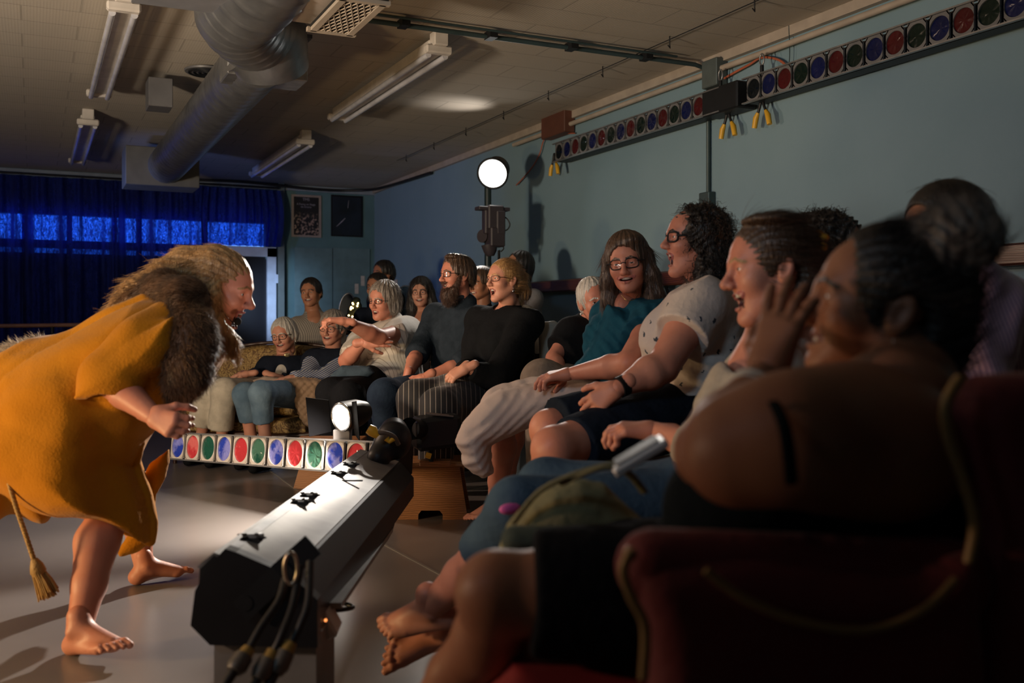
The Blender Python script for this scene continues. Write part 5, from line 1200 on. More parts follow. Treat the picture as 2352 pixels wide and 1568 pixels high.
for (kx, ky, kd, ax_, ay) in ((562, 905, 6.75, 572, 966), (600, 902, 6.6, 605, 968)):
    S.chain([V3(712, 905, 7.2), V3(kx, ky, kd)], [.105, .078]); S.cap(V3(kx, ky, kd), V3(ax_, ay, kd + 0.05), .076, .066, k=0.035, cut=(None, 1.0)); p.limb([V3(kx, ky, kd), V3(ax_ + 4, ay + 36, kd + 0.07), drop(V3(ax_ + 5, 1045, kd + .1))], [.05, .040, .036]); shoes(p, [V3(ax_ + 5, 1045, kd + .1)], (-.3, 0, -.95), M_blk)
belt(p, S, M_denim, 'jeans', 0.008, 4, amp=0.005)
S = cap_hair(0.012, line=0.012, k=0.02); S.disp = streak(18, 0.004); p.hairmesh(S, H('grey'), 0.004, n=500, L=0.04)
p.glasses(r=(0.022, 0.018)); p.done()

# ===== grey haired woman with the outstretched arm
M_blouse = stripes('white_pinstripe_blouse', (0.60, 0.56, 0.49), (0.26, 0.22, 0.18), 17, axis=0, width=0.035, rot=(0, 0.15, -YAW), bump=0.35)
p = Person('grey-haired person in glasses and a white pinstripe blouse, stretching an arm out across a neighbour', V3(880, 1000, 6.8) * [1, 0, 1], 'pink')
p.head(V3(881, 690, 6.85), frame(34, -4, 3), hair='grey', op=0.25, squint=0.5, age=1, res=0.003, brow=-0.003, sc=1.06)
NE, SL, SR, PE = V3(902, 738, 6.95), V3(935, 762, 6.85), V3(832, 786, 6.9), V3(895, 885, 6.85)
p.limb([V3(884, 715, 6.88), NE], [.060, .066]); p.field(torso(NE, SL, SR, PE, 1.2), 0.012)
EL, WR = V3(872, 775, 6.35), V3(792, 738, 6.15); E2, W2 = V3(795, 828, 6.5), V3(836, 786, 6.35)
arm(p, SL, EL, WR, r=(.062, .052, .032)); arm(p, SR, E2, W2, r=(.058, .05, .031))
p.hand(WR, (-1, 0.12, -0.1), (-0.1, -1, 0.1), side=1, curl=(.75, .8, .75, .7), thumb=0.4, size=1.08); p.hand(W2, (0.9, 0.10, -0.1), (0.1, -0.2, 1), side=1, curl=(.15, .15, .25, .5), size=1.08)
S = torso(NE, SL, SR, PE, 1.30, 0.018, bust=1.1, fwd=(-0.6, 0, -0.8)); sleeve(S, SL, EL, to=0.55, r0=.105, r1=.100); sleeve(S, SR, E2, to=0.75, r0=.085, r1=.078); S.cap(V3(920, 800, 6.75), V3(905, 860, 6.7), .15, .18, k=0.08)
S.half(V3(888, 732, 6.8), (-0.45, 1, -0.35)); belt(p, S, M_blouse, 'blouse', 0.008, 5, amp=0.010, fr=26)
S = SDF(0.05); S.cap(PE, V3(850, 890, 6.6), .17, .14)
for (kx, ky, kd, ax_) in ((762, 903, 6.15, 765), (800, 910, 6.0, 800)): S.chain([V3(860, 890, 6.6), V3(kx, ky, kd), drop(V3(ax_, 1015, kd + 0.1), .12)], [.12, .09, .065]); shoes(p, [V3(ax_, 1015, kd + .1)], (-.5, 0, -.85), M_blk)
belt(p, S, M_blk, 'trousers', 0.010, 6)
S = cap_hair(0.018, line=0.006, k=0.015); S.ell((-0.035, 0.05, -0.04), (0.055, 0.045, 0.055)); S.ell((-0.035, -0.05, -0.04), (0.055, 0.045, 0.055)); S.ell((0.115, 0, -0.04), (0.100, 0.085, 0.105), k=.01, sub=True); S.disp = streak(20, 0.005); p.hairmesh(S, H('grey'), 0.004, n=1100, L=0.045, jit=0.15)
p.glasses(r=(0.021, 0.013), th=0.0018)
wm = MB(); d_ = unit(WR - EL); q = WR - d_ * 0.035; wm.tube([Vector(vw(q - d_ * 0.014)), Vector(vw(q + d_ * 0.014))], 0.037, 20, caps=False); wm.tube([Vector(vw(q - d_ * 0.014)), Vector(vw(q + d_ * 0.014))], 0.041, 20); wm.build('wristwatch', M_blackpl, p.t)
p.done()
S = SDF(0.02); S.poly([(758, 862), (785, 838), (850, 840), (862, 856), (830, 880), (800, 892), (775, 882)], 6.3, 0.05, 0.05); V, F = S.mesh(0.006)
npmesh('handbag', vw(V), F, fabric('slate_blue_leather', (0.06, 0.09, 0.12)), label='slate blue soft handbag resting on the lap of the person in the pinstripe blouse', cat='bag')

# ===== man behind the sofa
M_sh = stripes('beige_striped_shirt', (0.34, 0.30, 0.25), (0.13, 0.11, 0.10), 26, axis=0, width=0.30, rot=(0, 0, -YAW)); M_sh2 = M_sh
p = Person('young dark-haired smiling person in an open beige striped shirt, behind the sofa', V3(712, 1000, 8.7) * [1, 0, 1], 'tan')
p.head(V3(714, 672, 8.6), frame(8, 0, -4), hair='dark', smile=1.0, squint=0.35, jaw=1.12, res=0.0035, sc=1.02)
NE, SL, SR, PE = V3(719, 716, 8.65), V3(764, 742, 8.65), V3(684, 752, 8.6), V3(722, 850, 8.6)
p.limb([V3(716, 700, 8.62), NE, V3(722, 740, 8.6)], [.062, .066, .09]); p.field(torso(NE, SL, SR, PE, 1.0), 0.012); 
S = torso(NE, SL, SR, PE, 1.15, 0.018); sleeve(S, SR, V3(670, 820, 8.5), to=0.9, r0=.085, r1=.08); sleeve(S, SL, V3(785, 810, 8.5), to=0.9, r0=.085, r1=.08); S.ell(V3(722, 722, 8.42), (0.045, 0.11, 0.13), k=0.015, sub=True); belt(p, S, M_sh, 'shirt', 0.008, 7, amp=.006)
arm(p, SL, V3(785, 815, 8.5), V3(745, 818, 8.2)); arm(p, SR, V3(670, 820, 8.5), V3(710, 822, 8.2)); p.hand(V3(745, 818, 8.2), (-1, 0, 0), (0, -1, 0), curl=(.3,) * 4)
seat_legs(p, V3(722, 860, 8.7), np.array([0, 0, -1.]), np.array([1., 0, 0]), M_blk); S = cap_hair(0.014, line=0.014, k=0.012, short=True); S.disp = streak(16, 0.003); p.hairmesh(S, H('dark'), 0.004, n=500, L=0.02, lift=0.3); p.done()

# ===== long dark hair, glasses, behind the bearded man
p = Person('smiling person with long dark hair and glasses between the pinstripe blouse and the bearded person', V3(966, 1000, 8.4) * [1, 0, 1], 'fair')
p.head(V3(967, 672, 8.2), frame(6, 0, -3), hair='dark', smile=0.9, squint=0.4, res=0.0035)
NE, SL, SR, PE = V3(970, 720, 8.25), V3(1008, 748, 8.25), V3(935, 750, 8.25), V3(970, 860, 8.3); p.limb([V3(968, 700, 8.25), NE, V3(968, 745, 8.2)], [.052, .056, .09]); p.field(torso(NE, SL, SR, PE, 0.98), 0.010)
S = torso(NE, SL, SR, PE, 1.0, 0.012); S.half(V3(970, 762, 8.2), (0, 1, 0)); belt(p, S, M_blk, 'dress', 0.01, 8)
seat_legs(p, PE, np.array([0, 0, -1.]), np.array([1., 0, 0]), M_blk); arm(p, SR, V3(930, 820, 8.2), V3(945, 870, 8.0)); arm(p, SL, V3(1015, 820, 8.2), V3(1000, 870, 8.0))
S = cap_hair(0.022, line=0.0, k=0.015); 
for sg, e in ((-1, 0.03), (1, 0.0)): S.chain([(-0.02, sg * .07, 0.0), (-0.02, sg * .085, -0.10), (0.0, sg * .085, -0.20), (0.02, sg * .075, -0.27)], [.04, .042, .038, .02], k=.03)
S.ell((-0.05, 0, -0.10), (0.05, 0.08, 0.12)); S.disp = streak(20, .003); p.hairmesh(S, H('dark'), 0.004, n=900, L=.08, jit=.1); p.glasses(r=(0.021, 0.018), th=.0015); p.done()

# ===== bearded man
M_dshirt = fabric('dark_slate_shirt', (0.025, 0.035, 0.048), (0.018, 0.026, 0.036), bump=0.4)
p = Person('bearded brown-haired person in glasses and a dark blue shirt, hands clasped over jeans', V3(1035, 1000, 6.3) * [1, 0, 1], 'pink')
p.head(V3(1049, 632, 6.35), frame(56, 2, -2), hair='brown', op=0.12, squint=0.6, jaw=1.05, res=0.0028, sc=1.04)
NE, SL, SR, PE = V3(1062, 690, 6.42), V3(1112, 738, 6.3), V3(1002, 728, 6.62), V3(1058, 882, 6.45)
p.limb([V3(1056, 668, 6.4), NE], [.064, .068]); p.field(torso(NE, SL, SR, PE, 1.12), 0.012)
E1, W1 = V3(958, 812, 6.35), V3(934, 870, 6.0); E2, W2 = V3(1062, 838, 5.95), V3(975, 868, 5.85)
arm(p, SR, E1, W1, r=(.055, .046, .030)); arm(p, SL, E2, W2, r=(.055, .046, .030))
p.hand(W1, (-0.25, -1, -0.15), (0.9, -0.2, 0.2), side=1, curl=(.35, .5, .6, .6), size=1.1); p.hand(W2, (-0.85, -0.55, -0.1), (0.2, -0.5, 0.8), side=1, curl=(.5, .6, .6, .7), size=1.1)
S = torso(NE, SL, SR, PE, 1.22, 0.016); sleeve(S, SR, E1, W1, to=1.08, r0=.085, r1=.066, r2=.062); sleeve(S, SL, E2, W2, to=1.10, r0=.085, r1=.066, r2=.062); S.chain([V3(1030, 686, 6.28), V3(1062, 676, 6.35), V3(1085, 690, 6.4)], [.022, .024, .022], k=.02); S.half(V3(1045, 684, 6.3), (-0.35, 1, -0.5)); belt(p, S, M_dshirt, 'shirt', 0.008, 9, amp=0.009, fr=24)
S = SDF(0.05); S.cap(PE, V3(1010, 895, 6.3), .16, .14)
for (kx, ky, kd, ax_, ay) in ((884, 908, 5.75, 898, 1035), (960, 925, 5.6, 945, 1050)): S.chain([V3(1020, 893, 6.3), V3(kx, ky, kd), drop(V3(ax_, ay, kd + 0.15), .12)], [.12, .092, .062]); shoes(p, [V3(ax_, ay, kd + .15)], (-.7, 0, -.7), M_blk)
belt(p, S, M_denimD, 'jeans', 0.009, 10, amp=.006)
S = cap_hair(0.014, line=0.014, k=0.010, short=True); S.ell((0.03, 0.02, 0.108), (0.06, 0.05, 0.022)); S.ell((-0.03, 0, -0.10), (.09, .10, .035), k=.01, sub=True); S.disp = streak(22, .003); p.hairmesh(S, H('brown'), 0.0035, n=1500, L=.035, jit=.18)
S = SDF(0.02); S.ell((0.046, 0, -0.112), (0.050, 0.054, 0.055)); S.cap((0.02, .062, -0.02), (0.045, .052, -0.09), .014, .020); S.cap((0.02, -.062, -0.02), (0.045, -.052, -0.09), .014, .020); S.ell((0.085, 0, -0.052), (0.016, 0.030, 0.008), k=.01); S.ell((0.10, 0, -0.073), (0.022, 0.020, 0.009), k=.006, sub=True); S.ell((0.055, 0, -0.150), (.036, .040, .035), k=.03)
p.hairmesh(S, hairmat('beard', (0.095, 0.045, 0.025), (0.045, 0.02, 0.012)), 0.0035, name='beard', n=3000, L=.03, lift=.25, jit=.4, flow=(0.1, 0, -1)); p.glasses(r=(0.023, 0.015), sq=4, th=.0022)
p.done()

# ===== blonde woman, black top
M_bktop = fabric('black_knit_top', (0.010, 0.011, 0.013), bump=.3); M_bkstr = stripes('black_white_stripe_trousers', (0.012, 0.012, 0.015), (0.30, 0.27, 0.24), 11, axis=0, width=0.02, rot=(0, 0, 0.35))
p = Person('blonde person in glasses gasping, black v-neck top and white-lined black trousers', V3(1150, 1000, 5.8) * [1, 0, 1], 'fair')
p.head(V3(1157, 643, 5.85), frame(52, 4, -3), hair='blonde', op=0.55, squint=0.6, res=0.0026, cheek=1.15, jaw=1.1)
NE, SL, SR, PE = V3(1172, 702, 5.92), V3(1212, 742, 5.72), V3(1102, 738, 6.05), V3(1152, 885, 5.9)
p.limb([V3(1164, 678, 5.9), NE, V3(1150, 722, 5.88)], [.058, .060, .045]); p.field(torso(NE, SL, SR, PE, 1.20, bust=1.1, fwd=(-0.75, 0, -0.6)), 0.008)
E1, W1 = V3(1075, 850, 5.75), V3(1062, 842, 5.5); E2, W2 = V3(1140, 868, 5.35), V3(1072, 846, 5.25)
arm(p, SR, V3(1090, 850, 5.8), V3(1060, 848, 5.4)); arm(p, SL, E2, W2)
p.hand(V3(1060, 848, 5.4), (-0.55, -.5, -.6), (0.5, -.5, .4), side=1, curl=(.5, .6, .7, .8)); p.hand(W2, (-0.9, -0.45, 0), (0.1, -0.8, 0.6), side=1, curl=(.5, .6, .7, .8))
S = torso(NE, SL, SR, PE, 1.25, 0.014, bust=1.15, fwd=(-0.75, 0, -0.6)); sleeve(S, SR, V3(1085, 850, 5.8), V3(1060, 848, 5.4), to=1.8, r0=.085, r1=.072, r2=.05); sleeve(S, SL, E2, W2, to=1.85, r0=.09, r1=.078, r2=.05)
f_ = unit([-.75, 0, -.6]); S.cap(NE + f_ * .05 + [0, .01, 0], NE + f_ * .125 + [0, -.145, 0], .058, .022, k=.008, sub=True); S.half(V3(1168, 700, 5.85), (0.1, 1, -0.1)); belt(p, S, M_bktop, 'top', 0.007, 12, amp=.006)
S = SDF(0.05); S.cap(PE, V3(1110, 895, 5.75), .165, .15)
for (kx, ky, kd, ax_, ay) in ((958, 918, 5.3, 950, 1030), (1010, 938, 5.1, 995, 1050)): S.chain([V3(1110, 893, 5.7), V3(kx, ky, kd), drop(V3(ax_, ay, kd + 0.15), .14)], [.13, .10, .08]); shoes(p, [V3(ax_, ay, kd + .15)], (-.7, 0, -.7), M_blk)
belt(p, S, M_bkstr, 'trousers', 0.009, 13, amp=.006)
S = cap_hair(0.010, line=0.018, k=0.010, temple=-.002); S.ell((-0.02, .085, -0.03), (.04, .03, .035), k=.01, sub=True); S.ell((-0.02, -.085, -0.03), (.04, .03, .035), k=.01, sub=True); S.chain([(-0.085, 0, 0.055), (-0.125, 0, 0.03), (-0.135, 0.005, -0.04), (-0.12, .01, -0.115)], [.03, .034, .032, .014], k=.02)
S.disp = streak(30, .0022, 'x'); fb = lambda P: np.where(P[:, :1] > -0.1, np.array([[-1, 0, .1]]), np.array([[0, 0, -1.0]])); p.hairmesh(S, H('blonde'), 0.003, n=2200, flow=fb, L=.06, jit=.08, lift=.05)
p.glasses(mat('tortoise_frame', (0.10, 0.035, 0.02), rough=.3), r=(0.024, 0.016), sq=3.2, th=.0022); p.earring(M_chrome, .008, .026); p.done()

# ===== partly hidden people behind
def extra(label, hc, yaw, d, tone, hair, base, shirt, bulk=1.0, op=0, smile=0, glasses=False, longh=False, pitch=0, roll=0, hide=False, sc=1.0):
    p = Person(label, V3(base[0], 1000, base[1]) * [1, 0, 1], tone)
    p.head(V3(*hc, d), frame(yaw, pitch, roll), hair=hair, op=op, smile=smile, res=0.0035, squint=.5, sc=sc); f = unit([-math.sin(math.radians(yaw)), 0, -math.cos(math.radians(yaw))]); s_ = np.array([math.cos(math.radians(yaw)), 0, -math.sin(math.radians(yaw))])
    h = p.hc; NE = h + [0, -.17, 0] - f * .03; SL, SR, PE = NE + s_ * .17 - [0, .09, 0], NE - s_ * .17 - [0, .09, 0], NE - [0, .58, 0]
    p.limb([h + [0, -.09, 0] - f * .03, NE], [.055, .058]); p.field(torso(NE, SL, SR, PE, bulk), 0.012)
    S = torso(NE, SL, SR, PE, bulk * 1.06, 0.015); sleeve(S, SL, SL + [0, -.25, 0] + f * .05, SL + [0, -.3, 0] + f * .28, to=1.5); sleeve(S, SR, SR + [0, -.25, 0] + f * .05, SR + [0, -.3, 0] + f * .28, to=1.5); S.half(NE + [0, -0.005, 0] + f * .06, (f[0] * .5, 1, f[2] * .5)); belt(p, S, shirt, 'shirt', 0.010, 3)
    for q in (SL, SR): arm(p, q, q + [0, -.25, 0] + f * .05, q + [0, -.3, 0] + f * .28)
    for q, sd in ((SL, -1), (SR, 1)): p.hand(q + [0, -.3, 0] + f * .28, f + [0, -.2, 0], (0, -1, 0), side=sd, curl=(.4,) * 4, res=.004)
    PE[1] = .55; seat_legs(p, PE, f, s_, M_dk)
    S = cap_hair(0.016, line=.012, k=.012, short=not longh)
    if longh: S.ell((-0.05, 0, -0.07), (0.065, 0.085, 0.13))
    S.disp = streak(18, .003); p.hairmesh(S, H(hair), .004, n=500, L=.04, jit=.2)
    if glasses: p.glasses()
    return p
M_pale = fabric('pale_grey_top', (0.28, 0.26, 0.26)); M_bw = stripes('cream_black_stripe_shirt', (0.42, 0.37, 0.32), (0.05, 0.045, 0.045), 34, axis=2, width=0.22, rot=(0.2, 0.15, 0))
extra('dark-haired person half hidden between the bearded and the blonde spectators, looking left', (1103, 652), 38, 7.3, 'tan', 'brown', (1100, 7.3), M_dk, smile=.4).done()
extra('long dark-haired person in a pale top standing by the wall beside the spotlight stand', (1192, 612), 60, 7.9, 'tan', 'dark', (1200, 7.9), M_pale, longh=True, pitch=12, op=.2).done()
extra('dark head glimpsed highest at the back, above the grey-haired person', (880, 628), 45, 9.6, 'brown', 'dark', (885, 9.6), M_dk).done()
extra('tan-faced person with dark hair, eyes just above the grey-haired person', (866, 660), 25, 8.9, 'tan', 'dark', (872, 8.9), M_navy, glasses=True, sc=1.02).done()
p = extra('spectator in a cream and black striped top leaning behind the blonde person, head hidden', (1178, 668), 60, 6.75, 'tan', 'brown', (1215, 6.7), M_bw, bulk=1.25); 
S = SDF(0.05); S.chain([V3(1205, 735, 6.6), V3(1238, 780, 6.4), V3(1238, 812, 6.2)], [.10, .085, .07]); belt(p, S, M_bw, 'striped_sleeve', .008, 4); p.done()

# ===== older woman in black behind
M_khaki = fabric('khaki_cotton', (0.30, 0.24, 0.19))
p = Person('short white-haired person in black with a pearl earring, laughing behind the teal blouse', V3(1320, 1000, 5.3) * [1, 0, 1], 'pink')
p.head(V3(1366, 690, 5.2), frame(-14, -4, -12), hair='white', op=.45, smile=.7, squint=.3, age=1, res=.003, jaw=.95)
NE, SL, SR, PE = V3(1352, 738, 5.3), V3(1400, 770, 5.3), V3(1312, 768, 5.25), V3(1330, 895, 5.3); p.limb([V3(1366, 712, 5.25), NE], [.055, .06]); p.field(torso(NE, SL, SR, PE, 1.05), 0.012)
EL, WR = V3(1272, 822, 5.15), V3(1290, 866, 4.95); arm(p, SR, EL, WR); p.hand(WR, (.5, -.6, -.3), (0, -1, 0), curl=(.4,) * 4)
S = torso(NE, SL, SR, PE, 1.15, .014); sleeve(S, SR, EL, to=.62, r0=.085, r1=.085); S.half(V3(1350, 735, 5.2), (.2, 1, -.3)); belt(p, S, M_bktop, 'top', .008, 5)
S = SDF(0.05); S.chain([PE, V3(1245, 872, 4.95), drop(V3(1240, 1000, 5.1), .12)], [.13, .095, .062]); S.chain([PE, V3(1300, 900, 4.9), drop(V3(1225, 1040, 5.0), .12)], [.13, .09, .062]); shoes(p, [V3(1240, 1000, 5.1), V3(1225, 1040, 5.0)], (-.9, 0, -.3), M_blk); belt(p, S, M_khaki, 'trousers', .01, 6)
S = cap_hair(.009, line=.02); S.disp = streak(16, .003); p.hairmesh(S, H('white'), .004, n=350, L=.02, jit=.3); p.earring(MATS['pearl'], .007, .010); 
b = MB(); d_ = unit(WR - EL); b.tube([Vector(vw(WR - d_ * .03)), Vector(vw(WR - d_ * .02))], .036, 16, caps=False); b.build('bracelet', M_chrome, p.t); p.done()

# ===== woman in the teal blouse and white skirt
M_tealb = fabric('teal_gauze', (0.014, 0.085, 0.13), (0.010, 0.06, 0.10), bump=.5, bscale=30); M_skirt = mat('cloth_white_skirt', (0.74, 0.60, 0.52), rough=.85, color2=(0.68, 0.55, 0.48), nscale=8, bump=.5, bscale=22)
p = Person('barefoot smiling person with straight brown hair and glasses, in a teal blouse and white skirt', V3(1130, 1210, 4.65) * [1, 0, 1], 'pink')
p.head(V3(1442, 604, 4.15), frame(17, -4, -7), hair='brown', smile=1.0, squint=.15, res=.0024, cheek=1.05, sc=1.03)
NE, SL, SR, PE = V3(1462, 682, 4.25), V3(1508, 722, 4.10), V3(1402, 728, 4.42), V3(1432, 880, 4.25)
p.limb([V3(1450, 650, 4.2), NE, V3(1432, 705, 4.18)], [.053, .055, .06]); p.field(torso(NE, SL, SR, PE, .95), .009)
EL, WR = V3(1443, 835, 3.80), V3(1312, 858, 4.0); arm(p, SL, EL, WR, r=(.052, .046, .029)); p.hand(WR, (-1, -.12, .12), (0.1, -1, .2), side=1, curl=(.35, .4, .5, .6), size=1.05)
E2, W2 = V3(1372, 840, 4.42), V3(1310, 872, 4.15); arm(p, SR, E2, W2, r=(.05, .043, .028)); p.hand(W2, (-.9, 0, -.3), (0, -1, 0), side=-1, curl=(.4,) * 4)
S = torso(NE, SL, SR, PE, 1.12, .016, bust=1.1, fwd=(-.8, 0, -.5)); sleeve(S, SL, EL, to=.42, r0=.085, r1=.082); sleeve(S, SR, E2, to=.5, r0=.08, r1=.075); S.poly([(1398, 700), (1375, 760), (1340, 815), (1308, 852), (1350, 862), (1420, 860), (1470, 820), (1480, 740)], 4.15, .13, .12)
S.ell(V3(1430, 684, 4.02), (.055, .045, .08), k=.015, sub=True); S.half(V3(1460, 690, 4.1), (-.1, 1, -.2)); S.disp = lambda X, Y, Z: wrinkle(.006, 30, 4)(X, Y, Z) - .003 * np.sin(150 * (X * .9 + Y * .25) + 4 * np.sin(20 * Y)); p.cloth('blouse', S, M_tealb, .006, 1)
KN, AN = V3(1148, 955, 4.25), V3(1138, 1178, 4.62)
leg(p, V3(1400, 895, 4.2), KN, AN, r=(.09, .058, .037), back=(1, 0, .2)); p.foot(AN + [0, .02, 0], V3(1085, 1210, 4.5) - V3(1140, 1180, 4.62), size=.95, side=1, res=.0035, spread=.5)
leg(p, V3(1400, 895, 4.35), V3(1185, 945, 4.55), V3(1150, 1150, 4.85), r=(.09, .058, .036)); p.foot(V3(1142, 1150, 4.85), V3(1090, 1165, 4.8) - V3(1142, 1155, 4.85), size=.9, side=-1, res=.004)
S = SDF(.03); S.poly([(1150, 893), (1200, 884), (1262, 880), (1300, 864), (1350, 868), (1425, 880), (1405, 893), (1345, 925), (1318, 938), (1285, 940), (1252, 962), (1205, 988), (1165, 1005), (1128, 1022), (1130, 1058), (1137, 1085), (1112, 1096), (1090, 1085), (1062, 1062), (1062, 1040), (1044, 1012), (1060, 975), (1085, 945), (1112, 915)], 4.15, .13, .10, g=(.10, 0)); S.poly([(1320, 905), (1290, 930), (1262, 960), (1242, 1000), (1238, 1010), (1262, 985), (1300, 960), (1340, 940)], 4.1, .03, .03)
S.chain([V3(1400, 892, 4.25), V3(1155, 935, 4.25)], [.12, .095], k=.04)
S.cap(V3(1150, 985, 4.25), V3(1140, 1120, 4.5), .075, .085, k=.012, sub=True)
def sk_d(X, Y, Z):
    t = X * 8; base = 0.011 * np.sin((X * .75 - Y * .9 + Z * .4) * 140 + 2.2 * np.sin(X * 13)); g = np.clip((0.93 - Y) / .15, 0, 1)
    return -base * .18 * g + wrinkle(.006, 34, 8)(X, Y, Z)
S.disp = sk_d; p.cloth('skirt', S, M_skirt, .006, 1)
tie = MB(); (lambda *a, **k: None)(catmull([Vector(vw(V3(*q))) for q in ((1268, 885, 4.0), (1292, 905, 3.98), (1318, 925, 3.97), (1350, 950, 3.97))], 8), [.010] * 25, 8, flat=.4); 
S = cap_hair(.018, line=.004, k=.015, temple=-.004); S.ell((0.035, 0.03, .088), (.06, .05, .03), k=.02)
for sg in (-1, 1): S.chain([(-0.01, sg * .078, .02), (0.0, sg * .088, -.06), (0.0, sg * .092, -.14), (0.022, sg * .082, -.195)], [.026, .030, .034, .022], k=.025)
S.ell((-0.05, 0, -.08), (.055, .09, .12)); S.ell((0.115, 0, -.07), (.075, .066, .12), k=.01, sub=True); S.disp = lambda X, Y, Z: streak(30, .0025)(X, Y, Z)
p.hairmesh(S, H('brown'), .0032, n=3600, L=.07, jit=.03, lift=0, seed=3, ztop=.06, flow=lambda P: np.stack([-.6 * (P[:, 2] > .05), np.sign(P[:, 1]) * 1.2 * (P[:, 2] > .04), -np.ones(len(P))], 1)); p.glasses(r=(.025, .019), sq=3.4, th=.0024); 
nk = MB(); nk.tube(catmull([Vector(vw(V3(*q))) for q in ((1428, 678, 4.05), (1440, 690, 4.02), (1456, 688, 4.05), (1466, 676, 4.1))], 6), .0015, 5); nk.build('necklace', mat('gold_chain', (.7, .5, .25), rough=.3, metal=1.0), p.t)
p.done()

# ===== curly haired woman in the printed tee
def printed():
    m = fabric('white_sprig_print', (0.60, 0.52, 0.47), (0.55, 0.47, 0.43)); nt = m.node_tree; N = nt.nodes; L = nt.links; b = N['Principled BSDF']
    tc = N.new('ShaderNodeTexCoord'); vo = N.new('ShaderNodeTexVoronoi'); vo.inputs['Scale'].default_value = 17; vo.inputs['Randomness'].default_value = .35; L.new(tc.outputs['Object'], vo.inputs['Vector'])
    nz = N.new('ShaderNodeTexNoise'); nz.inputs['Scale'].default_value = 70; L.new(tc.outputs['Object'], nz.inputs['Vector'])
    ad = N.new('ShaderNodeMath'); ad.operation = 'MULTIPLY_ADD'; ad.inputs[1].default_value = .5; L.new(nz.outputs['Fac'], ad.inputs[0]); L.new(vo.outputs['Distance'], ad.inputs[2])
    cr = N.new('ShaderNodeValToRGB'); cr.color_ramp.elements[0].position = .385; cr.color_ramp.elements[1].position = .40; cr.color_ramp.elements[0].color = (.05, .065, .085, 1); cr.color_ramp.elements[1].color = (.60, .52, .47, 1); L.new(ad.outputs[0], cr.inputs['Fac']); L.new(cr.outputs['Color'], b.inputs['Base Color']); return m
M_tee = printed(); M_short = fabric('navy_shorts', (0.012, 0.018, 0.030))
p = Person('curly-haired person in dark glasses, mouth wide open, wearing a white sprig-print tee and dark shorts', V3(1560, 1210, 3.7) * [1, 0, 1], 'pink')
p.head(V3(1591, 551, 3.7), frame(80, 6, 0), hair='dark', op=.85, squint=.5, res=.0022, cheek=1.1, jaw=1.1)
NE, SL, SR, PE = V3(1630, 640, 3.75), V3(1606, 700, 3.55), V3(1640, 690, 3.95), V3(1590, 925, 3.7)
p.limb([V3(1602, 606, 3.73), NE], [.062, .068]); p.field(torso(NE, SL, SR, PE, 1.15), .010)
EL, WR = V3(1522, 842, 3.38), V3(1418, 892, 3.3); arm(p, SL, EL, WR, r=(.068, .056, .031)); p.hand(WR, (-.75, -.5, 0), (-.4, -.5, .6), side=1, curl=(.45, .5, .55, .6))
S = torso(NE, SL, SR, PE, 1.35, .016, bust=1.25, fwd=(-1, 0, -.1)); sleeve(S, SL, EL, to=.50, r0=.110, r1=.098); S.poly([(1575, 655), (1545, 700), (1505, 750), (1486, 800), (1480, 850), (1540, 890), (1600, 900), (1690, 880), (1700, 760), (1690, 690), (1640, 645)], 3.7, .17, .14)
S.half(V3(1600, 640, 3.7), (-.5, 1, 0)); S.half(V3(1640, 900, 3.6), (0.05, -1, 0)); S.disp = lambda X, Y, Z: wrinkle(.006, 26, 14)(X, Y, Z) - .004 * np.sin(90 * (Y + .35 * X) + 3 * np.sin(12 * X)) * np.clip((.95 - Y) / .1, 0, 1); p.cloth('tee', S, M_tee, .006, 1)
KN = V3(1272, 1030, 3.15)
leg(p, V3(1560, 940, 3.6), KN, drop(V3(1255, 1260, 3.6)), r=(.10, .068, .040)); leg(p, V3(1560, 930, 3.8), V3(1262, 985, 3.5), drop(V3(1262, 1200, 3.85)), r=(.10, .066, .040)); p.foot(drop(V3(1255, 1260, 3.6)), (-1, 0, -.2), size=.95, side=1, res=.005); p.foot(drop(V3(1262, 1200, 3.85)), (-1, 0, -.1), size=.95, side=-1, res=.005)
S = SDF(.04); S.cap(V3(1570, 945, 3.6), V3(1318, 1028, 3.22), .13, .100, cut=(None, 1.0)); S.cap(V3(1580, 925, 3.8), V3(1278, 975, 3.5), .13, .095, cut=(None, 1.0)); S.cap(PE, V3(1620, 930, 3.8), .17, .17); belt(p, S, M_short, 'shorts', .008, 15, amp=.005)
wm = MB(); d_ = unit(WR - EL); q = WR - d_ * .02; wm.tube([Vector(vw(q - d_ * .014)), Vector(vw(q + d_ * .014))], .036, 18); wm.build('wristwatch', M_blackpl, p.t)
S = SDF(.02); S.ell((-0.03, 0, .028), (.105, .098, .105)); S.ell((-0.06, 0, -.05), (.08, .095, .11)); S.ell((-.06, .04, -.13), (.05, .05, .05)); S.ell((0.115, 0, -.035), (.095, .088, .115), k=.012, sub=True)
def curls(X, Y, Z): return .012 * (np.sin(95 * X + 4 * np.sin(40 * Z)) * np.sin(95 * Y + 3) * np.sin(85 * Z + 4 * np.sin(35 * X))) - .005
S.disp = curls; p.hairmesh(S, H('dark'), .004, n=2600, L=.045, lift=.35, jit=.5, curl=1.1, wd=.0016, seed=5); p.hairmesh(SDF(.02).ell((-0.05, 0.0, .03), (.095, .10, .10)).ell((0.115, 0, -.02), (.13, .1, .13), sub=True), H('auburn'), .006, name='hair_highlights', n=900, L=.05, lift=.5, jit=.6, curl=1.2, wd=.0013, seed=6)
p.glasses(r=(.024, .018), sq=3.4, th=.0038); p.done()

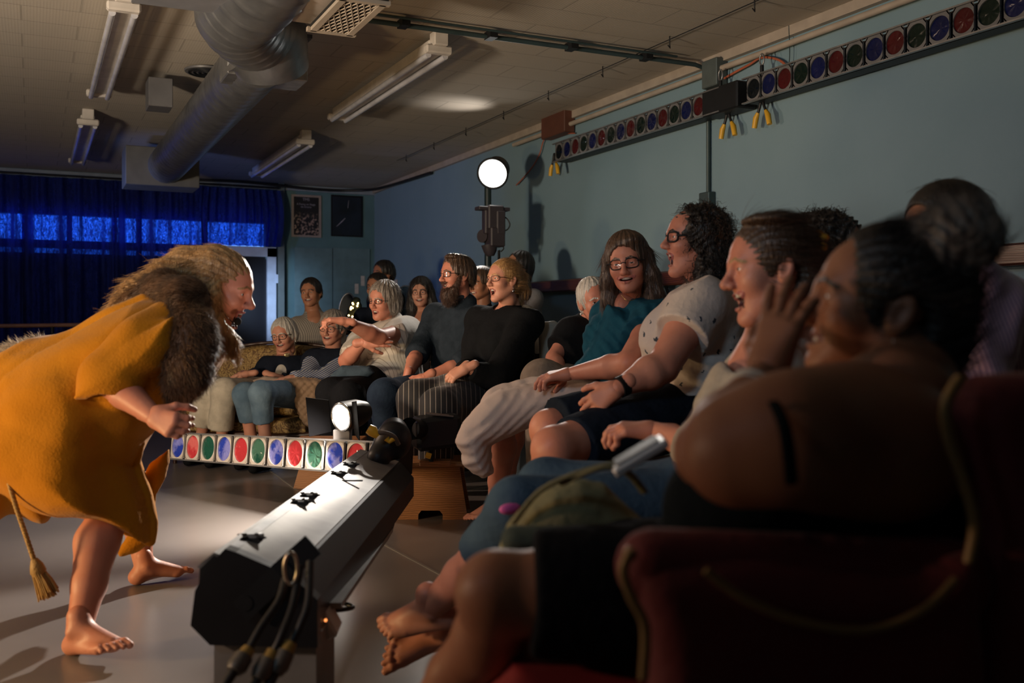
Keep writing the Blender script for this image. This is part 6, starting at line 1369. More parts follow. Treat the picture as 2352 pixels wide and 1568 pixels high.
# ===== laughing woman with hair pulled back
M_crd = fabric('oatmeal_cardigan', (0.42, 0.36, 0.29)); M_jean = fabric('washed_jeans', (0.055, 0.092, 0.135), (0.035, 0.062, 0.10), nscale=6)
p = Person('laughing person in profile, hair pulled back with yellow flower, in jeans and oatmeal cardigan', V3(1560, 1210, 2.5) * [1, 0, 1], 'pink')
p.head(V3(1768, 618, 2.45), frame(86, -2, -4), hair='sandy', op=.55, smile=.9, squint=.25, age=1, res=.002, nose=1.1, sc=1.03)
NE, SL, SR, PE = V3(1800, 745, 2.52), V3(1775, 870, 2.38), V3(1800, 850, 2.72), V3(1700, 1150, 2.5)
p.limb([V3(1776, 690, 2.48), V3(1770, 770, 2.47), V3(1745, 850, 2.47)], [.058, .060, .08]); p.field(torso(NE, SL, SR, PE, 1.02), .010)
EL, WR = V3(1640, 1060, 2.3), V3(1505, 990, 2.6); arm(p, SL, V3(1650, 1050, 2.4), WR, r=(.05, .042, .028)); p.hand(WR, (-1, .06, .1), (0.1, -1, .2), side=1, curl=(.45, .6, .7, .8), size=1.0)
S = torso(NE, SL, SR, PE, 1.15, .018, bust=1.0, fwd=(-1, 0, 0)); sleeve(S, SL, V3(1650, 1050, 2.4), WR, to=1.5, r0=.08, r1=.07, r2=.055); S.chain([V3(1722, 815, 2.42), V3(1665, 868, 2.42), V3(1625, 930, 2.42)], [.018, .024, .026], k=.04); S.ell(V3(1725, 825, 2.4), (.06, .07, .09), k=.02, sub=True); S.half(V3(1790, 770, 2.45), (-.3, 1, 0)); belt(p, S, M_crd, 'cardigan', .008, 17, amp=.007)
K1, A1 = V3(1195, 1168, 2.35), V3(992, 1392, 2.62); K2, A2 = V3(1255, 1118, 2.65), V3(1020, 1450, 2.72)
for K, A, f_ in ((K1, A1, .42), (K2, A2, .45)):
    leg(p, V3(1640, 1150, 2.5), K, A, r=(.09, .060, .036), back=(.6, -.5, 0))
S = SDF(.04); S.cap(PE, V3(1620, 1150, 2.5), .15, .13)
for K, A, f_ in ((K1, A1, .42), (K2, A2, .40)): S.chain([V3(1620, 1155, 2.5), K], [.10, .070]); S.cap(K, lerp(K, A, f_), .069, .062, cut=(None, 1.0))
belt(p, S, M_jean, 'jeans', .007, 18, amp=.005)
p.foot(A1 + [0, .01, 0], V3(852, 1425, 2.66) - V3(992, 1402, 2.62), up=(-.15, .9, -.5), size=.98, side=-1, res=.003, spread=.6); p.foot(A2 + [0, -.0, 0], V3(905, 1500, 2.66) - V3(1020, 1448, 2.72), up=(.35, .35, -.85), size=.95, side=1, res=.003, spread=.8)
S = cap_hair(.010, line=.016, k=.010); S.ell((-0.02, .085, -0.03), (.045, .03, .035), k=.01, sub=True); S.ell((-0.02, -.085, -0.03), (.045, .03, .035), k=.01, sub=True); S.ell((-.08, 0, .0), (.06, .06, .07)); S.ell((0.0, 0.03, .112), (.07, .06, .016)); S.disp = streak(34, .002, 'x')
p.hairmesh(S, H('brown'), .0028, n=2600, flow=(-1, 0, -.1), L=.07, jit=.06, lift=.04, wd=.0007); p.earring(MATS['pearl'], .007, .010)
sc_ = MB(); rnd = random.Random(2)
for k in range(9):
    a = k * 0.7; sc_.sphere(Vector(vw(p.loc((-.118 - .008 * math.sin(a * 2), .035 * math.cos(a), .045 + .035 * math.sin(a))))), .014, 8, (1, 1, .8))
sc_.build('flower_scrunchie', mat('marigold_cloth', (0.75, 0.32, 0.02), rough=.8), p.t); p.done()
pk = MB(); pk.sphere(Vector(vw(V3(1172, 1168, 2.26))), .022, 12, (1.3, .5, .6)); pk.build('hair_tie', mat('pink_elastic', (0.75, 0.12, 0.40), rough=.6), label='small bright pink tie lying on the blue jeans knee', cat='hair tie')

# ===== curly head behind the laughing woman
p = Person('dark curly head with a pink cheek showing between the laughing person and the bun', V3(1920, 1210, 3.3) * [1, 0, 1], 'pink')
p.head(V3(1905, 566, 3.3), frame(-60, 0, 0), hair='dark', res=.003); h = p.hc; NE = h - [0, .17, 0]; p.field(torso(NE, NE + [.15, -.09, .08], NE + [-.15, -.09, -.08], NE - [0, .58, 0], 1.0), .012); p.limb([h - [0, .09, 0], NE], [.056, .06])
S = torso(NE, NE + [.15, -.09, .08], NE + [-.15, -.09, -.08], NE - [0, .58, 0], 1.08, .015); S.half(NE, (0, 1, 0)); belt(p, S, M_dk, 'shirt', .01, 3)
seat_legs(p, NE - [0, .62, 0], unit([-.9, 0, -.3]), unit([.3, 0, -.9]), M_dk); S = SDF(.02); S.ell((-0.02, 0, .035), (.115, .100, .080)); S.ell((0.115, 0, -.035), (.07, .08, .11), sub=True); S.disp = curls; p.hairmesh(S, H('dark'), .004, n=2200, L=.035, lift=.5, jit=.6, curl=1.2, wd=.0014); p.done()

# ===== pink shirt, far right
M_pink = stripes('pink_grey_stripe_shirt', (0.62, 0.36, 0.42), (0.34, 0.19, 0.28), 30, axis=0, width=.3, rot=(0, .3, 0.3)); M_pink.node_tree.nodes['Principled BSDF'].inputs['Roughness'].default_value = .5
p = Person('person in pink striped shirt at the right edge, head behind the big hair bun', V3(2280, 1210, 2.4) * [1, 0, 1], 'tan')
p.head(V3(2170, 538, 2.4), frame(70, 0, 0), hair='dark', res=.003); NE, SL, SR, PE = V3(2215, 640, 2.45), V3(2240, 700, 2.25), V3(2250, 700, 2.6), V3(2330, 1000, 2.5); p.limb([V3(2185, 600, 2.45), NE], [.058, .062]); p.field(torso(NE, SL, SR, PE, 1.05), .012)
S = torso(NE, SL, SR, PE, 1.2, .016); sleeve(S, SL, V3(2225, 880, 2.2), V3(2120, 900, 2.1), to=1.3, r0=.10, r1=.085); S.disp = lambda X, Y, Z: wrinkle(.008, 30, 2)(X, Y, Z) - .006 * np.sin(60 * (X * .95 + Y * .3) + 3 * np.sin(15 * Y)); p.cloth('shirt', S, M_pink, .007, 1)
arm(p, SL, V3(2225, 880, 2.2), V3(2120, 900, 2.1)); p.hairmesh(cap_hair(.016), H('dark'), .004, n=400); p.done()

# ===== woman with the big bun, nearest to us
M_tank = fabric('black_tank_top', (0.008, 0.012, 0.015)); hairmat('bun', (0.34, 0.30, 0.26), (0.05, 0.04, 0.04))
p = Person('nearest person from behind, large hair bun, black tank top, hand to the face', V3(1900, 1300, 1.45) * [1, 0, 1], 'brown')
p.head(V3(2026, 706, 1.47), frame(99, 12, 0), hair='dark', res=.002, squint=.2, smile=.5, cheek=1.15, sc=1.0)
NE, SL, SR, PE = V3(2085, 880, 1.42), V3(1830, 1010, 1.20), V3(2120, 960, 1.62), V3(1960, 1420, 1.42)
p.limb([V3(2050, 790, 1.46), NE, V3(2060, 930, 1.38)], [.060, .066, .09]); S = torso(NE, SL, SR, PE, 1.10, k=.07); S.cap(SL, V3(1690, 1035, 1.22), .070, .068); S.ell(V3(1980, 1020, 1.28), (.13, .10, .12), k=.06); p.field(S, .006)
EL, WR = V3(1635, 1040, 1.26), V3(1762, 862, 1.36); arm(p, V3(1800, 1015, 1.21), EL, WR, r=(.066, .046, .029), res=.005); p.hand(WR, V3(1800, 724, 1.38) - WR, (.75, .1, .65), side=-1, curl=(.10, .10, .12, .16), size=.90, spread=.22, res=.0026)
S = torso(NE, SL, SR, PE, 1.18, .008, k=.07); S.cap(V3(1700, 1180, 1.3), V3(2050, 1180, 1.4), .10, .12, k=.08); S.half(V3(1800, 1104, 1.2), (0.02, 1, 0)); belt(p, S, M_tank, 'tank_top', .007, 19, amp=.003)
stp = MB(); stp.tube(catmull([Vector(vw(V3(*q))) for q in ((1778, 925, 1.135), (1800, 975, 1.085), (1812, 1040, 1.065), (1818, 1110, 1.075))], 8), .0075, 8, flat=.5); stp.build('shoulder_strap', M_tank, p.t)
wb = MB(); d_ = unit(WR - EL); 
for t_ in (-.045, -.035): q = WR + d_ * t_; wb.tube([Vector(vw(q + (unit(np.cross(d_, (0, 0, 1))) * math.cos(a) + unit(np.cross(d_, np.cross(d_, (0, 0, 1)))) * math.sin(a)) * .034)) for a in np.linspace(0, 2 * math.pi, 21)[:-1]], .0028, 6, closed=True)
wb.build('bracelet', mat('pale_bead', (.6, .6, .55), rough=.3), p.t)
p.earring(MATS['pearl'], .007, .024, sides=(1,))
S = cap_hair(.012, line=.034, k=.010, temple=.012); S.ell((-0.02, .088, -0.02), (.045, .03, .04), k=.01, sub=True); S.ell((-0.02, -.088, -0.02), (.045, .03, .04), k=.01, sub=True); S.ell((-.07, 0, -.03), (.062, .068, .09)); S.disp = streak(36, .0018, 'x')
p.hairmesh(S, H('dark'), .0028, n=3000, flow=(-.8, 0, .7), L=.07, jit=.05, lift=.03, wd=.0006)
S = SDF(.02); bc = V3(2195, 545, 1.42); S.ell(bc, (.064, .051, .058)); S.disp = lambda X, Y, Z: -.002 * np.sin(300 * (X - bc[0]) + 6 * np.sin(50 * (Y - bc[1]))); o, V, F = p.cloth('hair_bun', S, MATS['hair_bun'], .003); strands(o, V, F, 1800, lambda P: np.stack([-(P[:, 1] - bc[1]), P[:, 0] - bc[0], np.zeros(len(P))], 1) * 10 + np.array([0, .4, 0]), .035, .06, .0006, 4, .15, MATS['hair_bun'], vw, p.t)
# near leg in black shorts
KN, AN = V3(1152, 1362, 1.42), V3(985, 1640, 1.60)
leg(p, V3(1560, 1360, 1.42), KN, AN, r=(.10, .054, .038), calf=.95, back=(.9, -.3, 0), res=.005); p.foot(V3(975, 1665, 1.62), (-1, 0, -.2), size=.95, side=1)
S = SDF(.03); S.cap(V3(1700, 1380, 1.42), V3(1222, 1358, 1.41), .12, .088, cut=(None, 1.0)); S.cap(V3(1700, 1340, 1.60), V3(1300, 1320, 1.7), .11, .09, cut=(None, 1.0)); S.cap(PE, V3(1720, 1380, 1.45), .14, .12); belt(p, S, M_blk, 'shorts', .007, 20, amp=.004)
leg(p, V3(1560, 1340, 1.62), V3(1230, 1310, 1.75), drop(V3(1200, 1620, 1.95)), r=(.09, .058, .040), res=.008); p.foot(drop(V3(1200, 1620, 1.95)), (-1, 0, -.2), size=.95, side=-1, res=.005)
p.done()

# ------------------------------------------------------------------ things in the audience
M_olive = fabric('olive_canvas', (0.28, 0.26, 0.14), (0.20, 0.18, 0.10), nscale=7, bump=.5); 
S = SDF(.03); S.poly([(1150, 1262), (1172, 1205), (1212, 1150), (1262, 1115), (1330, 1098), (1392, 1108), (1430, 1150), (1470, 1190), (1498, 1240), (1430, 1268), (1300, 1275), (1200, 1280)], 1.72, .07, .06); S.disp = wrinkle(.010, 34, 3); V, F = S.mesh(.005)
bg = thing('tote_bag', vw(V3(1330, 1275, 1.72)).tolist(), 'olive green canvas tote slumped on the lap beside the blue jeans', 'bag'); npmesh('bag_body', vw(V), F, M_olive, bg)
for pts in (((1180, 1200, 1.66), (1240, 1128, 1.64), (1330, 1085, 1.62), (1420, 1062, 1.62), (1470, 1052, 1.64)), ((1290, 1110, 1.64), (1380, 1075, 1.60), (1440, 1085, 1.62), (1480, 1130, 1.64))):
    MB().tube(catmull([Vector(vw(V3(*q))) for q in pts], 8), .009, 8, flat=.5).build('strap', M_olive, bg)
a, b = Vector(vw(V3(1438, 1064, 1.60))), Vector(vw(V3(1498, 1028, 1.60))); ax = (b - a).normalized(); sd = Vector(vw(np.array([0.05, 0.12, 1.0]))).normalized(); sd = (sd - ax * sd.dot(ax)).normalized(); n_ = ax.cross(sd)
ph = thing('phone', ((a + b) / 2 - Vector((0, 0, .02))).to_tuple(), 'shiny silver-edged phone held above the olive tote', 'phone'); MB().bevbox((a + b) / 2, ((b - a).length + .05, .05, .015), .005, (ax, sd, n_)).build('phone_body', mat('silver_phone_case', (.75, .75, .75), rough=.3, metal=.3), ph); MB().bevbox((a + b) / 2 + n_ * .0105, ((b - a).length + .03, .044, .002), .0005, (ax, sd, n_)).build('phone_screen', M_blackpl, ph)

# sofa
def brocade():
    m = mat('gold_brocade', (0.36, 0.20, 0.06), rough=.7, bump=.3); nt = m.node_tree; N = nt.nodes; L = nt.links; b = N['Principled BSDF']; tc = N.new('ShaderNodeTexCoord')
    nz = N.new('ShaderNodeTexNoise'); nz.inputs['Scale'].default_value = 13; nz.inputs['Distortion'].default_value = 3.5; nz.inputs['Detail'].default_value = 2; L.new(tc.outputs['Object'], nz.inputs['Vector'])
    cr = N.new('ShaderNodeValToRGB'); e = cr.color_ramp.elements; e[0].position = .42; e[0].color = (.13, .065, .018, 1); e[1].position = .60; e[1].color = (.14, .07, .02, 1); x = cr.color_ramp.elements.new(.50); x.color = (.46, .30, .10, 1)
    L.new(nz.outputs['Fac'], cr.inputs['Fac']); L.new(cr.outputs['Color'], b.inputs['Base Color']); return m
M_broc = brocade(); M_dwood = wood('dark_walnut', (0.055, 0.022, 0.012), (0.03, 0.012, 0.008), rough=.35)
sf = thing('sofa', vw(V3(580, 1000, 7.7) * [1, 0, 1]).tolist(), 'camel-backed gold brocade sofa with dark wood trim behind the coloured footlight strip', 'sofa')
S = SDF(.03); S.poly([(430, 935), (440, 880), (470, 835), (520, 806), (580, 793), (640, 789), (700, 792), (752, 800), (790, 815), (800, 850), (800, 935)], 8.0, .09, .06, g=(-.15, 0)); V, F = S.mesh(.010); npmesh('backrest', vw(V), F, M_broc, sf)
S = SDF(.04); S.poly([(405, 935), (410, 915), (560, 905), (720, 905), (735, 930), (735, 950), (560, 955), (405, 955)], 7.45, .34, .05, g=(-.15, 0)); V, F = S.mesh(.012); npmesh('seat_cushion', vw(V), F, M_broc, sf)
S = SDF(.02); S.poly([(410, 950), (560, 950), (735, 945), (735, 990), (560, 992), (410, 990)], 7.35, .33, .03, g=(-.15, 0)); V, F = S.mesh(.012); npmesh('seat_base', vw(V), F, M_broc, sf)
MB().tube(catmull([Vector(vw(V3(*q))) for q in ((432, 930, 7.93), (442, 878, 7.93), (470, 832, 7.93), (520, 803, 7.93), (580, 790, 7.92), (640, 786, 7.9), (700, 789, 7.88), (752, 797, 7.86), (795, 815, 7.85))], 6), .013, 8).build('top_rail', M_dwood, sf)
MB().tube(catmull([Vector(vw(V3(*q))) for q in ((405, 992, 7.06), (480, 998, 7.03), (560, 996, 7.0), (640, 1002, 6.97), (735, 995, 6.95))], 6), .022, 8).build('front_rail', M_dwood, sf)
for (x, d, lb) in ((722, 7.0, 0), (400, 7.1, 1)):
    S = SDF(.03); S.chain([V3(x + 6, 892, d), V3(x + 30, 885, d + .55)], [.055, .05]); S.chain([V3(x + 10, 910, d + .05), V3(x + 14, 980, d + .1)], [.05, .06]); S.cap(V3(x + 32, 900, d + .5), V3(x + 32, 980, d + .5), .05, .05); V, F = S.mesh(.010); npmesh('armrest', vw(V), F, M_broc, sf)
    MB().tube(catmull([Vector(vw(V3(*q))) for q in ((x, 884, d - .06), (x - 7, 900, d - .08), (x - 1, 920, d - .05), (x + 3, 950, d - .04), (x + 2, 985, d - .03))], 6), .018, 8).build('arm_post', M_dwood, sf)
    MB().tube([Vector(vw(V3(x, 985, d - .02))), Vector(vw(V3(x + 4, 1010, d - .03))), Vector(vw(V3(x + 2, 740 + FPX / (d - .03), d - .03)))], [.035, .022, .014], 10).build('leg', M_dwood, sf)
# quilted jacket over the arm
S = SDF(.03); S.poly([(655, 872), (690, 868), (735, 872), (740, 900), (735, 960), (722, 985), (700, 975), (680, 930), (668, 905), (650, 895)], 6.9, .05, .05); S.disp = lambda X, Y, Z: -.006 * np.abs(np.sin(60 * (X + Y))) - .006 * np.abs(np.sin(60 * (X - Y))) + wrinkle(.006, 30, 1)(X, Y, Z); V, F = S.mesh(.006)
npmesh('quilted_jacket', vw(V), F, fabric('tan_quilting', (0.30, 0.20, 0.13)), label='tan quilted jacket hanging over the sofa seat front beside the jeans', cat='jacket')
S = SDF(.02); S.poly([(580, 872), (610, 862), (650, 868), (660, 880), (630, 890), (590, 888)], 7.0, .04, .03); V, F = S.mesh(.008); npmesh('folded_scarf', vw(V), F, fabric('beige_wool', (0.40, 0.30, 0.24)), label='folded beige scarf on the lap under the joined hands', cat='scarf')

# chairs
def side_chair(label, sx, sy, d, yaw, m, cushion, h=.90, sh=.45, w=.42):
    C = V3(sx, sy, d); C[1] = 0; t = thing('chair', vw(C).tolist(), label, 'chair'); a = math.radians(yaw); f = np.array([-math.sin(a), 0, -math.cos(a)]); s_ = np.array([math.cos(a), 0, -math.sin(a)]); u = np.array([0, 1., 0]); Wp = lambda x, y, z: Vector(vw(C + f * x + s_ * y + u * z))
    A = (Vector(vw(f)), Vector(vw(s_)), Vector((0, 0, 1)))
    MB().bevbox(Wp(0, 0, sh - .02), (w, w, .035), .012, A).build('seat', cushion, t)
    for sx_ in (1,):
        for sy_ in (-1, 1): MB().tube([Wp(.18, sy_ * .18, sh - .03), Wp(.20, sy_ * .19, 0)], [.018, .013], 10).build('leg', m, t)
    for sy_ in (-1, 1):
        MB().tube([Wp(-.19, sy_ * .18, sh - .02), Wp(-.23, sy_ * .19, 0)], [.018, .014], 10).build('leg', m, t)
        MB().tube(catmull([Wp(-.19, sy_ * .18, sh), Wp(-.22, sy_ * .195, sh + .22), Wp(-.26, sy_ * .17, h - .04)], 6), .013, 10).build('back_post', m, t)
    MB().tube(catmull([Wp(-.26, -.17, h - .04), Wp(-.275, -.10, h + .01), Wp(-.28, 0, h + .02), Wp(-.275, .10, h + .01), Wp(-.26, .17, h - .04)], 6), .014, 10).build('top_rail', m, t)
    MB().bevbox(Wp(-.245, 0, h - .17), (.012, .30, .16), .004, A).build('back_panel', cushion, t)
    return t
M_bent = mat('bentwood', (0.36, 0.17, 0.07), rough=.35); M_dkc = mat('dark_chair_wood', (0.03, 0.018, 0.014), rough=.4); M_seatr = fabric('oxblood_seat', (0.06, 0.012, 0.012))
side_chair('bentwood chair under the blonde person in black, its curved back showing at the right', 1165, 900, 5.9, 52, M_bent, M_dkc)
side_chair('dark chair under the bearded person', 1062, 900, 6.45, 56, M_dkc, M_dkc)
side_chair('bentwood chair under the person in the teal blouse', 1425, 900, 4.3, 75, M_bent, M_dkc)
side_chair('dark wooden chair under the curly-haired person, its back post crossing the print tee', 1610, 900, 3.75, 80, M_dkc, M_dkc, h=.95)
side_chair('dark chair under the laughing person', 1700, 900, 2.55, 84, M_dkc, M_seatr, h=.80)
side_chair('dark chair under the grey-haired person in the pinstripe blouse', 895, 900, 6.95, 40, M_dkc, M_dkc)
side_chair('red chair with a curved rail at the right edge, under the pink shirt', 2360, 900, 2.5, 75, M_rail, M_seatr, h=.82)
ch = thing('plastic_chair', vw(V3(1270, 900, 5.9) * [1, 0, 1]).tolist(), 'cream moulded plastic chair back standing between the striped top and the person in black', 'chair')
S = SDF(.02); S.poly([(1238, 800), (1236, 755), (1248, 738), (1275, 736), (1290, 748), (1292, 800), (1290, 860), (1240, 860)], 5.8, .02, .02); V, F = S.mesh(.006); M_crp = mat('cream_plastic', (0.42, 0.40, 0.34), rough=.4); npmesh('backrest', vw(V), F, M_crp, ch); MB().bevbox(Vector(vw(V3(1262, 905, 5.6))), (.42, .42, .03), .012, (Vector(vw(np.array([1., 0, 0]))), Vector(vw(np.array([0, 0, 1.]))), Vector((0, 0, 1)))).build('seat', M_crp, ch)
for dx, dd in ((-.18, -.18), (.18, -.18), (-.18, .18), (.18, .18)):
    q = V3(1262, 905, 5.6) + [dx, 0, dd]; MB().tube([Vector(vw(q)), Vector(vw(q * [1, 0, 1]))], [.02, .014], 8).build('leg', M_crp, ch)

# wingback chair in the foreground
M_red = mat('oxblood_upholstery', (0.20, 0.028, 0.030), rough=.75, bump=.3, sheen=.1); M_trimg = mat('antique_brass_trim', (0.42, 0.26, 0.10), rough=.45, metal=.2)
wc = thing('wingback_chair', vw(V3(1950, 1500, 1.35) * [1, 0, 1]).tolist(), 'dark oxblood wingback armchair with a curved trim in the right foreground', 'armchair')
S = SDF(.05); S.poly([(2190, 1560), (2212, 1380), (2240, 1180), (2200, 1040), (2170, 960), (2185, 890), (2235, 862), (2330, 850), (2460, 850), (2560, 900), (2560, 1650), (2190, 1650)], 1.22, .06, .05, g=(.15, 0)); V, F = S.mesh(.008); npmesh('wing', vw(V), F, M_red, wc)
S = SDF(.05); S.poly([(2260, 1650), (2260, 1000), (2300, 870), (2500, 850), (2650, 900), (2650, 1650)], 1.55, .30, .1); V, F = S.mesh(.012); npmesh('backrest', vw(V), F, M_red, wc)
S = SDF(.04); S.poly([(1440, 1300), (1520, 1268), (1700, 1262), (1900, 1290), (2080, 1300), (2230, 1260), (2260, 1650), (1480, 1650), (1486, 1500), (1470, 1400)], 1.16, .05, .045); V, F = S.mesh(.008); npmesh('side_panel', vw(V), F, M_red, wc)
S = SDF(.04); S.cap(V3(1500, 1300, 1.17), V3(2180, 1330, 1.2), .045, .05); V, F = S.mesh(.008); npmesh('armrest', vw(V), F, M_red, wc)
S = SDF(.04); S.poly([(1180, 1470), (2300, 1470), (2300, 1720), (1110, 1720), (1105, 1560)], 1.50, .28, .08); V, F = S.mesh(.012); npmesh('seat', vw(V), F, mat('dark_red_seat', (0.30, 0.020, 0.022), rough=.7), wc)
MB().tube(catmull([Vector(vw(V3(*q))) for q in ((2205, 868, 1.15), (2172, 930, 1.14), (2180, 1010, 1.14), (2215, 1110, 1.14), (2238, 1210, 1.14), (2218, 1320, 1.14), (2195, 1400, 1.13))], 8), .007, 8).build('piping', M_trimg, wc)
MB().tube(catmull([Vector(vw(V3(*q))) for q in ((1450, 1262, 1.10), (1432, 1310, 1.10), (1450, 1370, 1.10), (1482, 1440, 1.10), (1478, 1560, 1.10))], 8), .006, 8).build('piping', M_trimg, wc)
MB().tube(catmull([Vector(vw(V3(*q))) for q in ((1620, 1310, 1.10), (1720, 1380, 1.10), (1860, 1432, 1.10), (2000, 1445, 1.10), (2120, 1400, 1.10), (2195, 1330, 1.11))], 8), .005, 8).build('piping', M_trimg, wc)
kb = MB(); kb.sphere(Vector(vw(V3(1446, 1272, 1.12))), .009, 12); kb.build('brass_stud', mat('brass_stud', (.5, .32, .2), rough=.2, metal=1.0), wc)
for q in ((1300, 1.30), (2350, 1.35), (1320, 1.72), (2350, 1.72)):
    b_ = V3(q[0], 1500, q[1]); b_[1] = .26; MB().tube([Vector(vw(b_)), Vector(vw(b_ * [1, 0, 1]))], [.03, .018], 10).build('leg', M_dwood, wc)
S = SDF(.02); S.cap(V3(1180, 1238, 1.52), V3(1900, 1248, 1.50), .020, .022, flat=((0, 0, 1), 2.0)); V, F = S.mesh(.006); npmesh('folded_shawl', vw(V), F, fabric('grey_green_shawl', (0.09, 0.11, 0.09)), label='flat grey green shawl laid across the lap of the nearest person', cat='shawl')

# ------------------------------------------------------------------ string lights and shelf clutter by the far cupboard
fb = thing('decorated_tree', vw(V3(815, 760, 9.3)).tolist(), 'small dark tree with warm fairy lights in front of the cupboard', 'fairy lights')
rnd = random.Random(11); S = SDF(.03); S.cap(V3(815, 745, 9.3), V3(818, 690, 9.3), .10, .03); S.disp = wrinkle(.03, 60, 2); V, F = S.mesh(.012); npmesh('foliage', vw(V), F, mat('dark_greenery', (.02, .03, .015), rough=.8), fb)
MB().tube([Vector(vw(V3(815, 790, 9.3))), Vector(vw(V3(815, 740, 9.3)))], .03, 8).build('pot_stem', M_dwood, fb)
M_fairy = emissive('fairy_bulb', (1.0, .62, .22), 14)
for i in range(26):
    a = rnd.uniform(0, 6.28); t_ = rnd.random(); q = V3(816 + (16 * (1 - t_) + 4) * math.cos(a), 738 - 50 * t_, 9.3 - .10 * (1 - t_) - .03); b_ = MB(); b_.sphere(Vector(vw(q)), .008, 6); b_.build('bulb', M_fairy, fb)
sb = thing('sideboard', vw(V3(860, 900, 10.4) * [1, 0, 1]).tolist(), 'low dark sideboard by the far wall behind the seated row', 'sideboard'); MB().bevbox(Vector(vw(V3(860, 900, 10.4) * [1, 0, 1] + [0, .44, 0])), (1.5, .4, .80), .01, (Vector(vw(np.array([1., 0, 0]))), Vector(vw(np.array([0, 0, 1.]))), Vector((0, 0, 1)))).build('carcass', M_dkc, sb)
for (cx_, cy_, rx, ry, lb) in ((797, 712, .075, .16, 'dark oval mirror leaning left of the fairy lights'), (928, 690, .085, .14, 'oval mirror with a pale rim behind the person with long dark hair')):
    mr = thing('oval_mirror', vw(V3(cx_, cy_ + 40, 9.5)).tolist(), lb, 'mirror'); c = V3(cx_, cy_, 9.5); P = [Vector(vw(c + [rx * math.cos(a) + .3 * ry * math.sin(a) * .3, ry * math.sin(a), .0])) for a in np.linspace(0, 2 * math.pi, 33)[:-1]]
    MB().tube(P, .008, 8, closed=True).build('rim', M_galv, mr); MB().prism(P, Vector(vw(np.array([0, 0, .012])))).build('glass', mat('mirror_glass', (.05, .055, .06), rough=.1, metal=.7), mr)
for (x, y, lb) in ((818, 668, 'small white paper label on the far wall, left one'), (907, 655, 'small white paper label on the far wall, beside the oval mirror'), (832, 650, 'small white paper tag pinned highest by the cupboard')):
    a = on_y(x - 4, y - 14, YF - .03) if x < 850 else on_x(x, y, XR - .01)
    if x < 850: MB().box((a.x + .03, YF - .032, a.z - .05), (.05, .004, .13)).build('wall_label', M_offw, label=lb, cat='label')
    else: MB().box((XR - .008, a.y, a.z), (.006, .16, .14)).build('wall_label', M_offw, label=lb, cat='label')

# cables and plugs around the near strip
def cable(name, pts, r, label, cat='cable', m=None): return MB().tube(catmull([Vector(vw(V3(*q))) for q in pts], 10), r, 8).build(name, m or M_rubber, label=label, cat=cat)
for i, (pts, ends) in enumerate((([(655, 1330, 2.1), (640, 1380, 2.05), (600, 1440, 2.0), (572, 1490, 1.97)], (572, 1490, 545, 1530)), ([(690, 1300, 2.12), (672, 1390, 2.05), (650, 1450, 2.0), (628, 1500, 1.98)], (628, 1495, 600, 1545)), ([(712, 1290, 2.12), (708, 1380, 2.05), (692, 1430, 2.02), (668, 1480, 2.0)], (668, 1475, 640, 1530)))):
    t = thing('power_cable', vw(V3(*pts[-1])).tolist(), ('black cable with a yellow ringed connector, leftmost of three at the end cap', 'black cable with a yellow ringed connector, middle of three at the end cap', 'black cable with a yellow ringed connector, rightmost of three at the end cap')[i], 'cable')
    MB().tube(catmull([Vector(vw(V3(*q))) for q in pts], 10), .0085, 8).build('cord', M_rubber, t)
    a, b = Vector(vw(V3(ends[0], ends[1], pts[-1][2]))), Vector(vw(V3(ends[2], ends[3], pts[-1][2] - .03))); MB().tube([a, a.lerp(b, .45)], [.013, .016], 12).build('yellow_collar', mat('worn_yellow_collar', (0.34, 0.22, 0.05), rough=.5), t); MB().tube([a.lerp(b, .42), a.lerp(b, 1.0), a.lerp(b, 1.3)], [.019, .021, .015], 12).build('connector', mat('grey_connector', (.10, .09, .075), rough=.4), t)
    MB().tube([a.lerp(b, 1.28), b.lerp(a, -.9), b.lerp(a, -1.8) + Vector((0, 0, -.02))], .010, 8).build('cord', M_rubber, t)
cbm = MB(); c = V3(668, 1305, 2.08); cbm.tube([Vector(vw(c + [.013 * math.cos(a), .030 * math.sin(a) * 1.1, .004 * math.cos(a)])) for a in np.linspace(0, 2 * math.pi, 25)[:-1]], .0038, 8, closed=True); cbm.build('carabiner', mat('pale_steel', (.6, .52, .42), rough=.3, metal=.9), label='pale steel carabiner hanging from the bracket of the silver strip', cat='carabiner')
pw = thing('power_box', vw(V3(740, 1440, 2.55)).tolist(), 'small white mains box with an orange light on the floor right of the strip end', 'power box'); ax_ = (Vector(vw(unit([.45, -.9, .1]))), Vector(vw(unit([.9, .45, 0]))), Vector(vw(unit([0, 0.1, 1]))))
MB().bevbox(Vector(vw(V3(735, 1405, 2.5))), (.13, .05, .08), .006, ax_).build('casing', M_white, pw); b_ = MB(); b_.sphere(Vector(vw(V3(748, 1424, 2.43))), .004, 8); b_.build('indicator_light', emissive('orange_indicator', (1, .3, .08), 2), pw)
cable('coiled_cable', [(905, 1150, 3.9), (880, 1230, 3.6), (830, 1300, 3.1), (770, 1330, 2.85), (740, 1370, 2.7), (790, 1385, 2.75), (810, 1395, 2.72), (760, 1400, 2.68), (745, 1375, 2.66)], .006, 'black cable running along the right of the silver strip into a loose coil')
cable('floor_cable', [(910, 1170, 4.1), (900, 1215, 3.9), (880, 1250, 3.75), (820, 1320, 3.4), (780, 1345, 3.3)], .005, 'second thin black cable beside the silver strip, further from it')
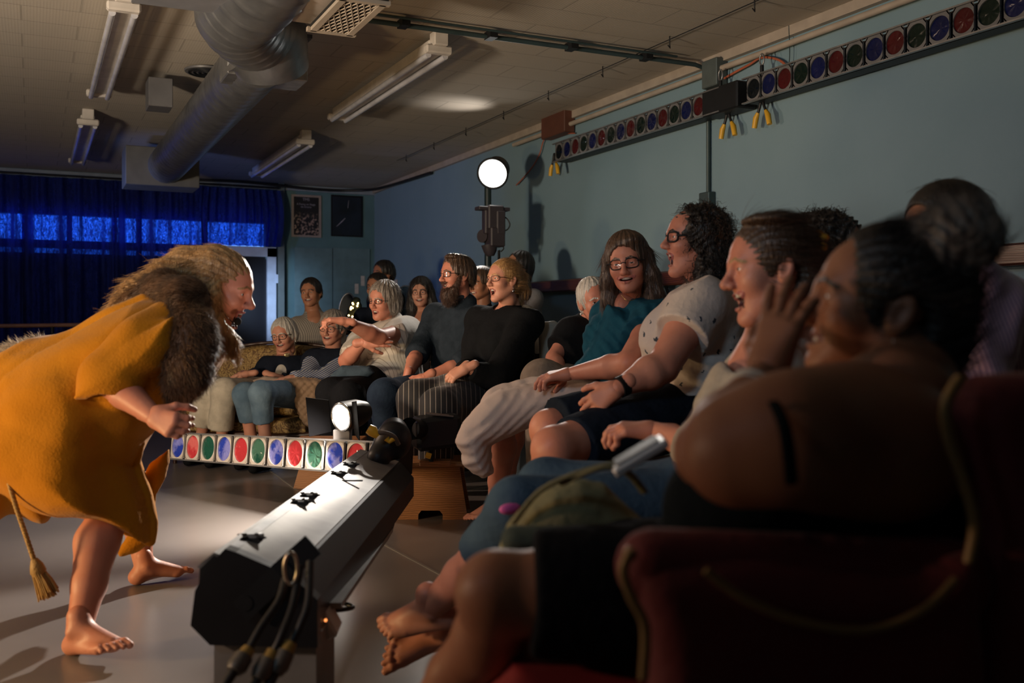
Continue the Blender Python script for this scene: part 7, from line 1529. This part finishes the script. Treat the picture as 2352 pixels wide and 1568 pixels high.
# yellow plug assembly and black lamp at the far end of the strip
t = thing('yellow_connector', vw(V3(880, 1000, 4.15)).tolist(), 'yellow plug on a bent cable at the far end of the silver strip', 'plug')
MB().tube([Vector(vw(V3(*q))) for q in ((846, 984, 4.1), (856, 990, 4.1), (868, 1002, 4.1))], [.020, .024, .013], 12).build('plug_body', M_yellow, t); MB().tube(catmull([Vector(vw(V3(*q))) for q in ((866, 994, 4.1), (885, 994, 4.1), (905, 1003, 4.12), (915, 1020, 4.15))], 8), .010, 8).build('cord', mat('brown_cord', (.10, .07, .05), rough=.6), t)
MB().tube([Vector(vw(V3(*q))) for q in ((888, 1006, 4.12), (895, 1014, 4.12), (904, 1006, 4.12))], [.014, .010, .012], 10).build('second_plug_body', M_yellow, t)
S = SDF(.02); S.ell(V3(905, 1010, 4.25), (.075, .085, .07)); S.cap(V3(870, 1050, 4.2), V3(905, 990, 4.3), .05, .06); V, F = S.mesh(.007); npmesh('far_end_cap', vw(V), F, M_blackpl, t4)
bl = thing('stage_lamp', vw(V3(1000, 1062, 4.9)).tolist(), 'black unlit stage lamp standing on the right step stool', 'lamp')
MB().bevbox(Vector(vw(V3(1000, 990, 4.95))), (.22, .20, .16), .02, (Vector(vw(unit([1, .1, .3]))), Vector(vw(unit([-.3, 0, 1]))), Vector(vw(unit([0, 1, 0]))))).build('housing', M_black, bl); MB().tube([Vector(vw(V3(965, 985, 4.85))), Vector(vw(V3(940, 985, 4.75)))], [.045, .055], 20, caps=False).build('snoot', M_blackpl, bl)
MB().bevbox(Vector(vw(V3(1010, 952, 4.9))), (.14, .07, .006), .001, (Vector(vw(unit([1, -.1, 0]))), Vector(vw(unit([0, 0, 1]))), Vector(vw(unit([.1, 1, 0]))))).build('top_flap', mat('dusty_flap', (.12, .09, .08), rough=.5), bl)
MB().tube([Vector(vw(V3(990, 1060, 4.9))), Vector(vw(V3(990, 1010, 4.92)))], .012, 8).build('stand', M_black, bl); MB().tube([Vector(vw(V3(978, 1044, 4.8))), Vector(vw(V3(990, 1048, 4.8)))], .014, 10).build('yellow_plug', M_yellow, bl)
# taped seams of the vinyl floor
for (p0, p1, n_) in (((640, 1095), (730, 1160), 0), ((915, 1268), (1120, 1378), 1), ((0, 1330), (470, 1190), 2)):
    if n_ == 2: continue
    a, b = on_z(p0[0], p0[1], .001), on_z(p1[0], p1[1], .001); dv = (b - a).normalized(); MB().box((a + b) / 2 + Vector((0, 0, .001)), ((b - a).length * 2.2, .012, .002), (dv, dv.cross(Vector((0, 0, 1))), Vector((0, 0, 1)))).build('floor_tape', mat('grey_tape', (.26, .25, .24), rough=.4), label=('grey floor seam tape left of the silver strip', 'grey floor seam tape right of the silver strip')[n_], cat='tape')
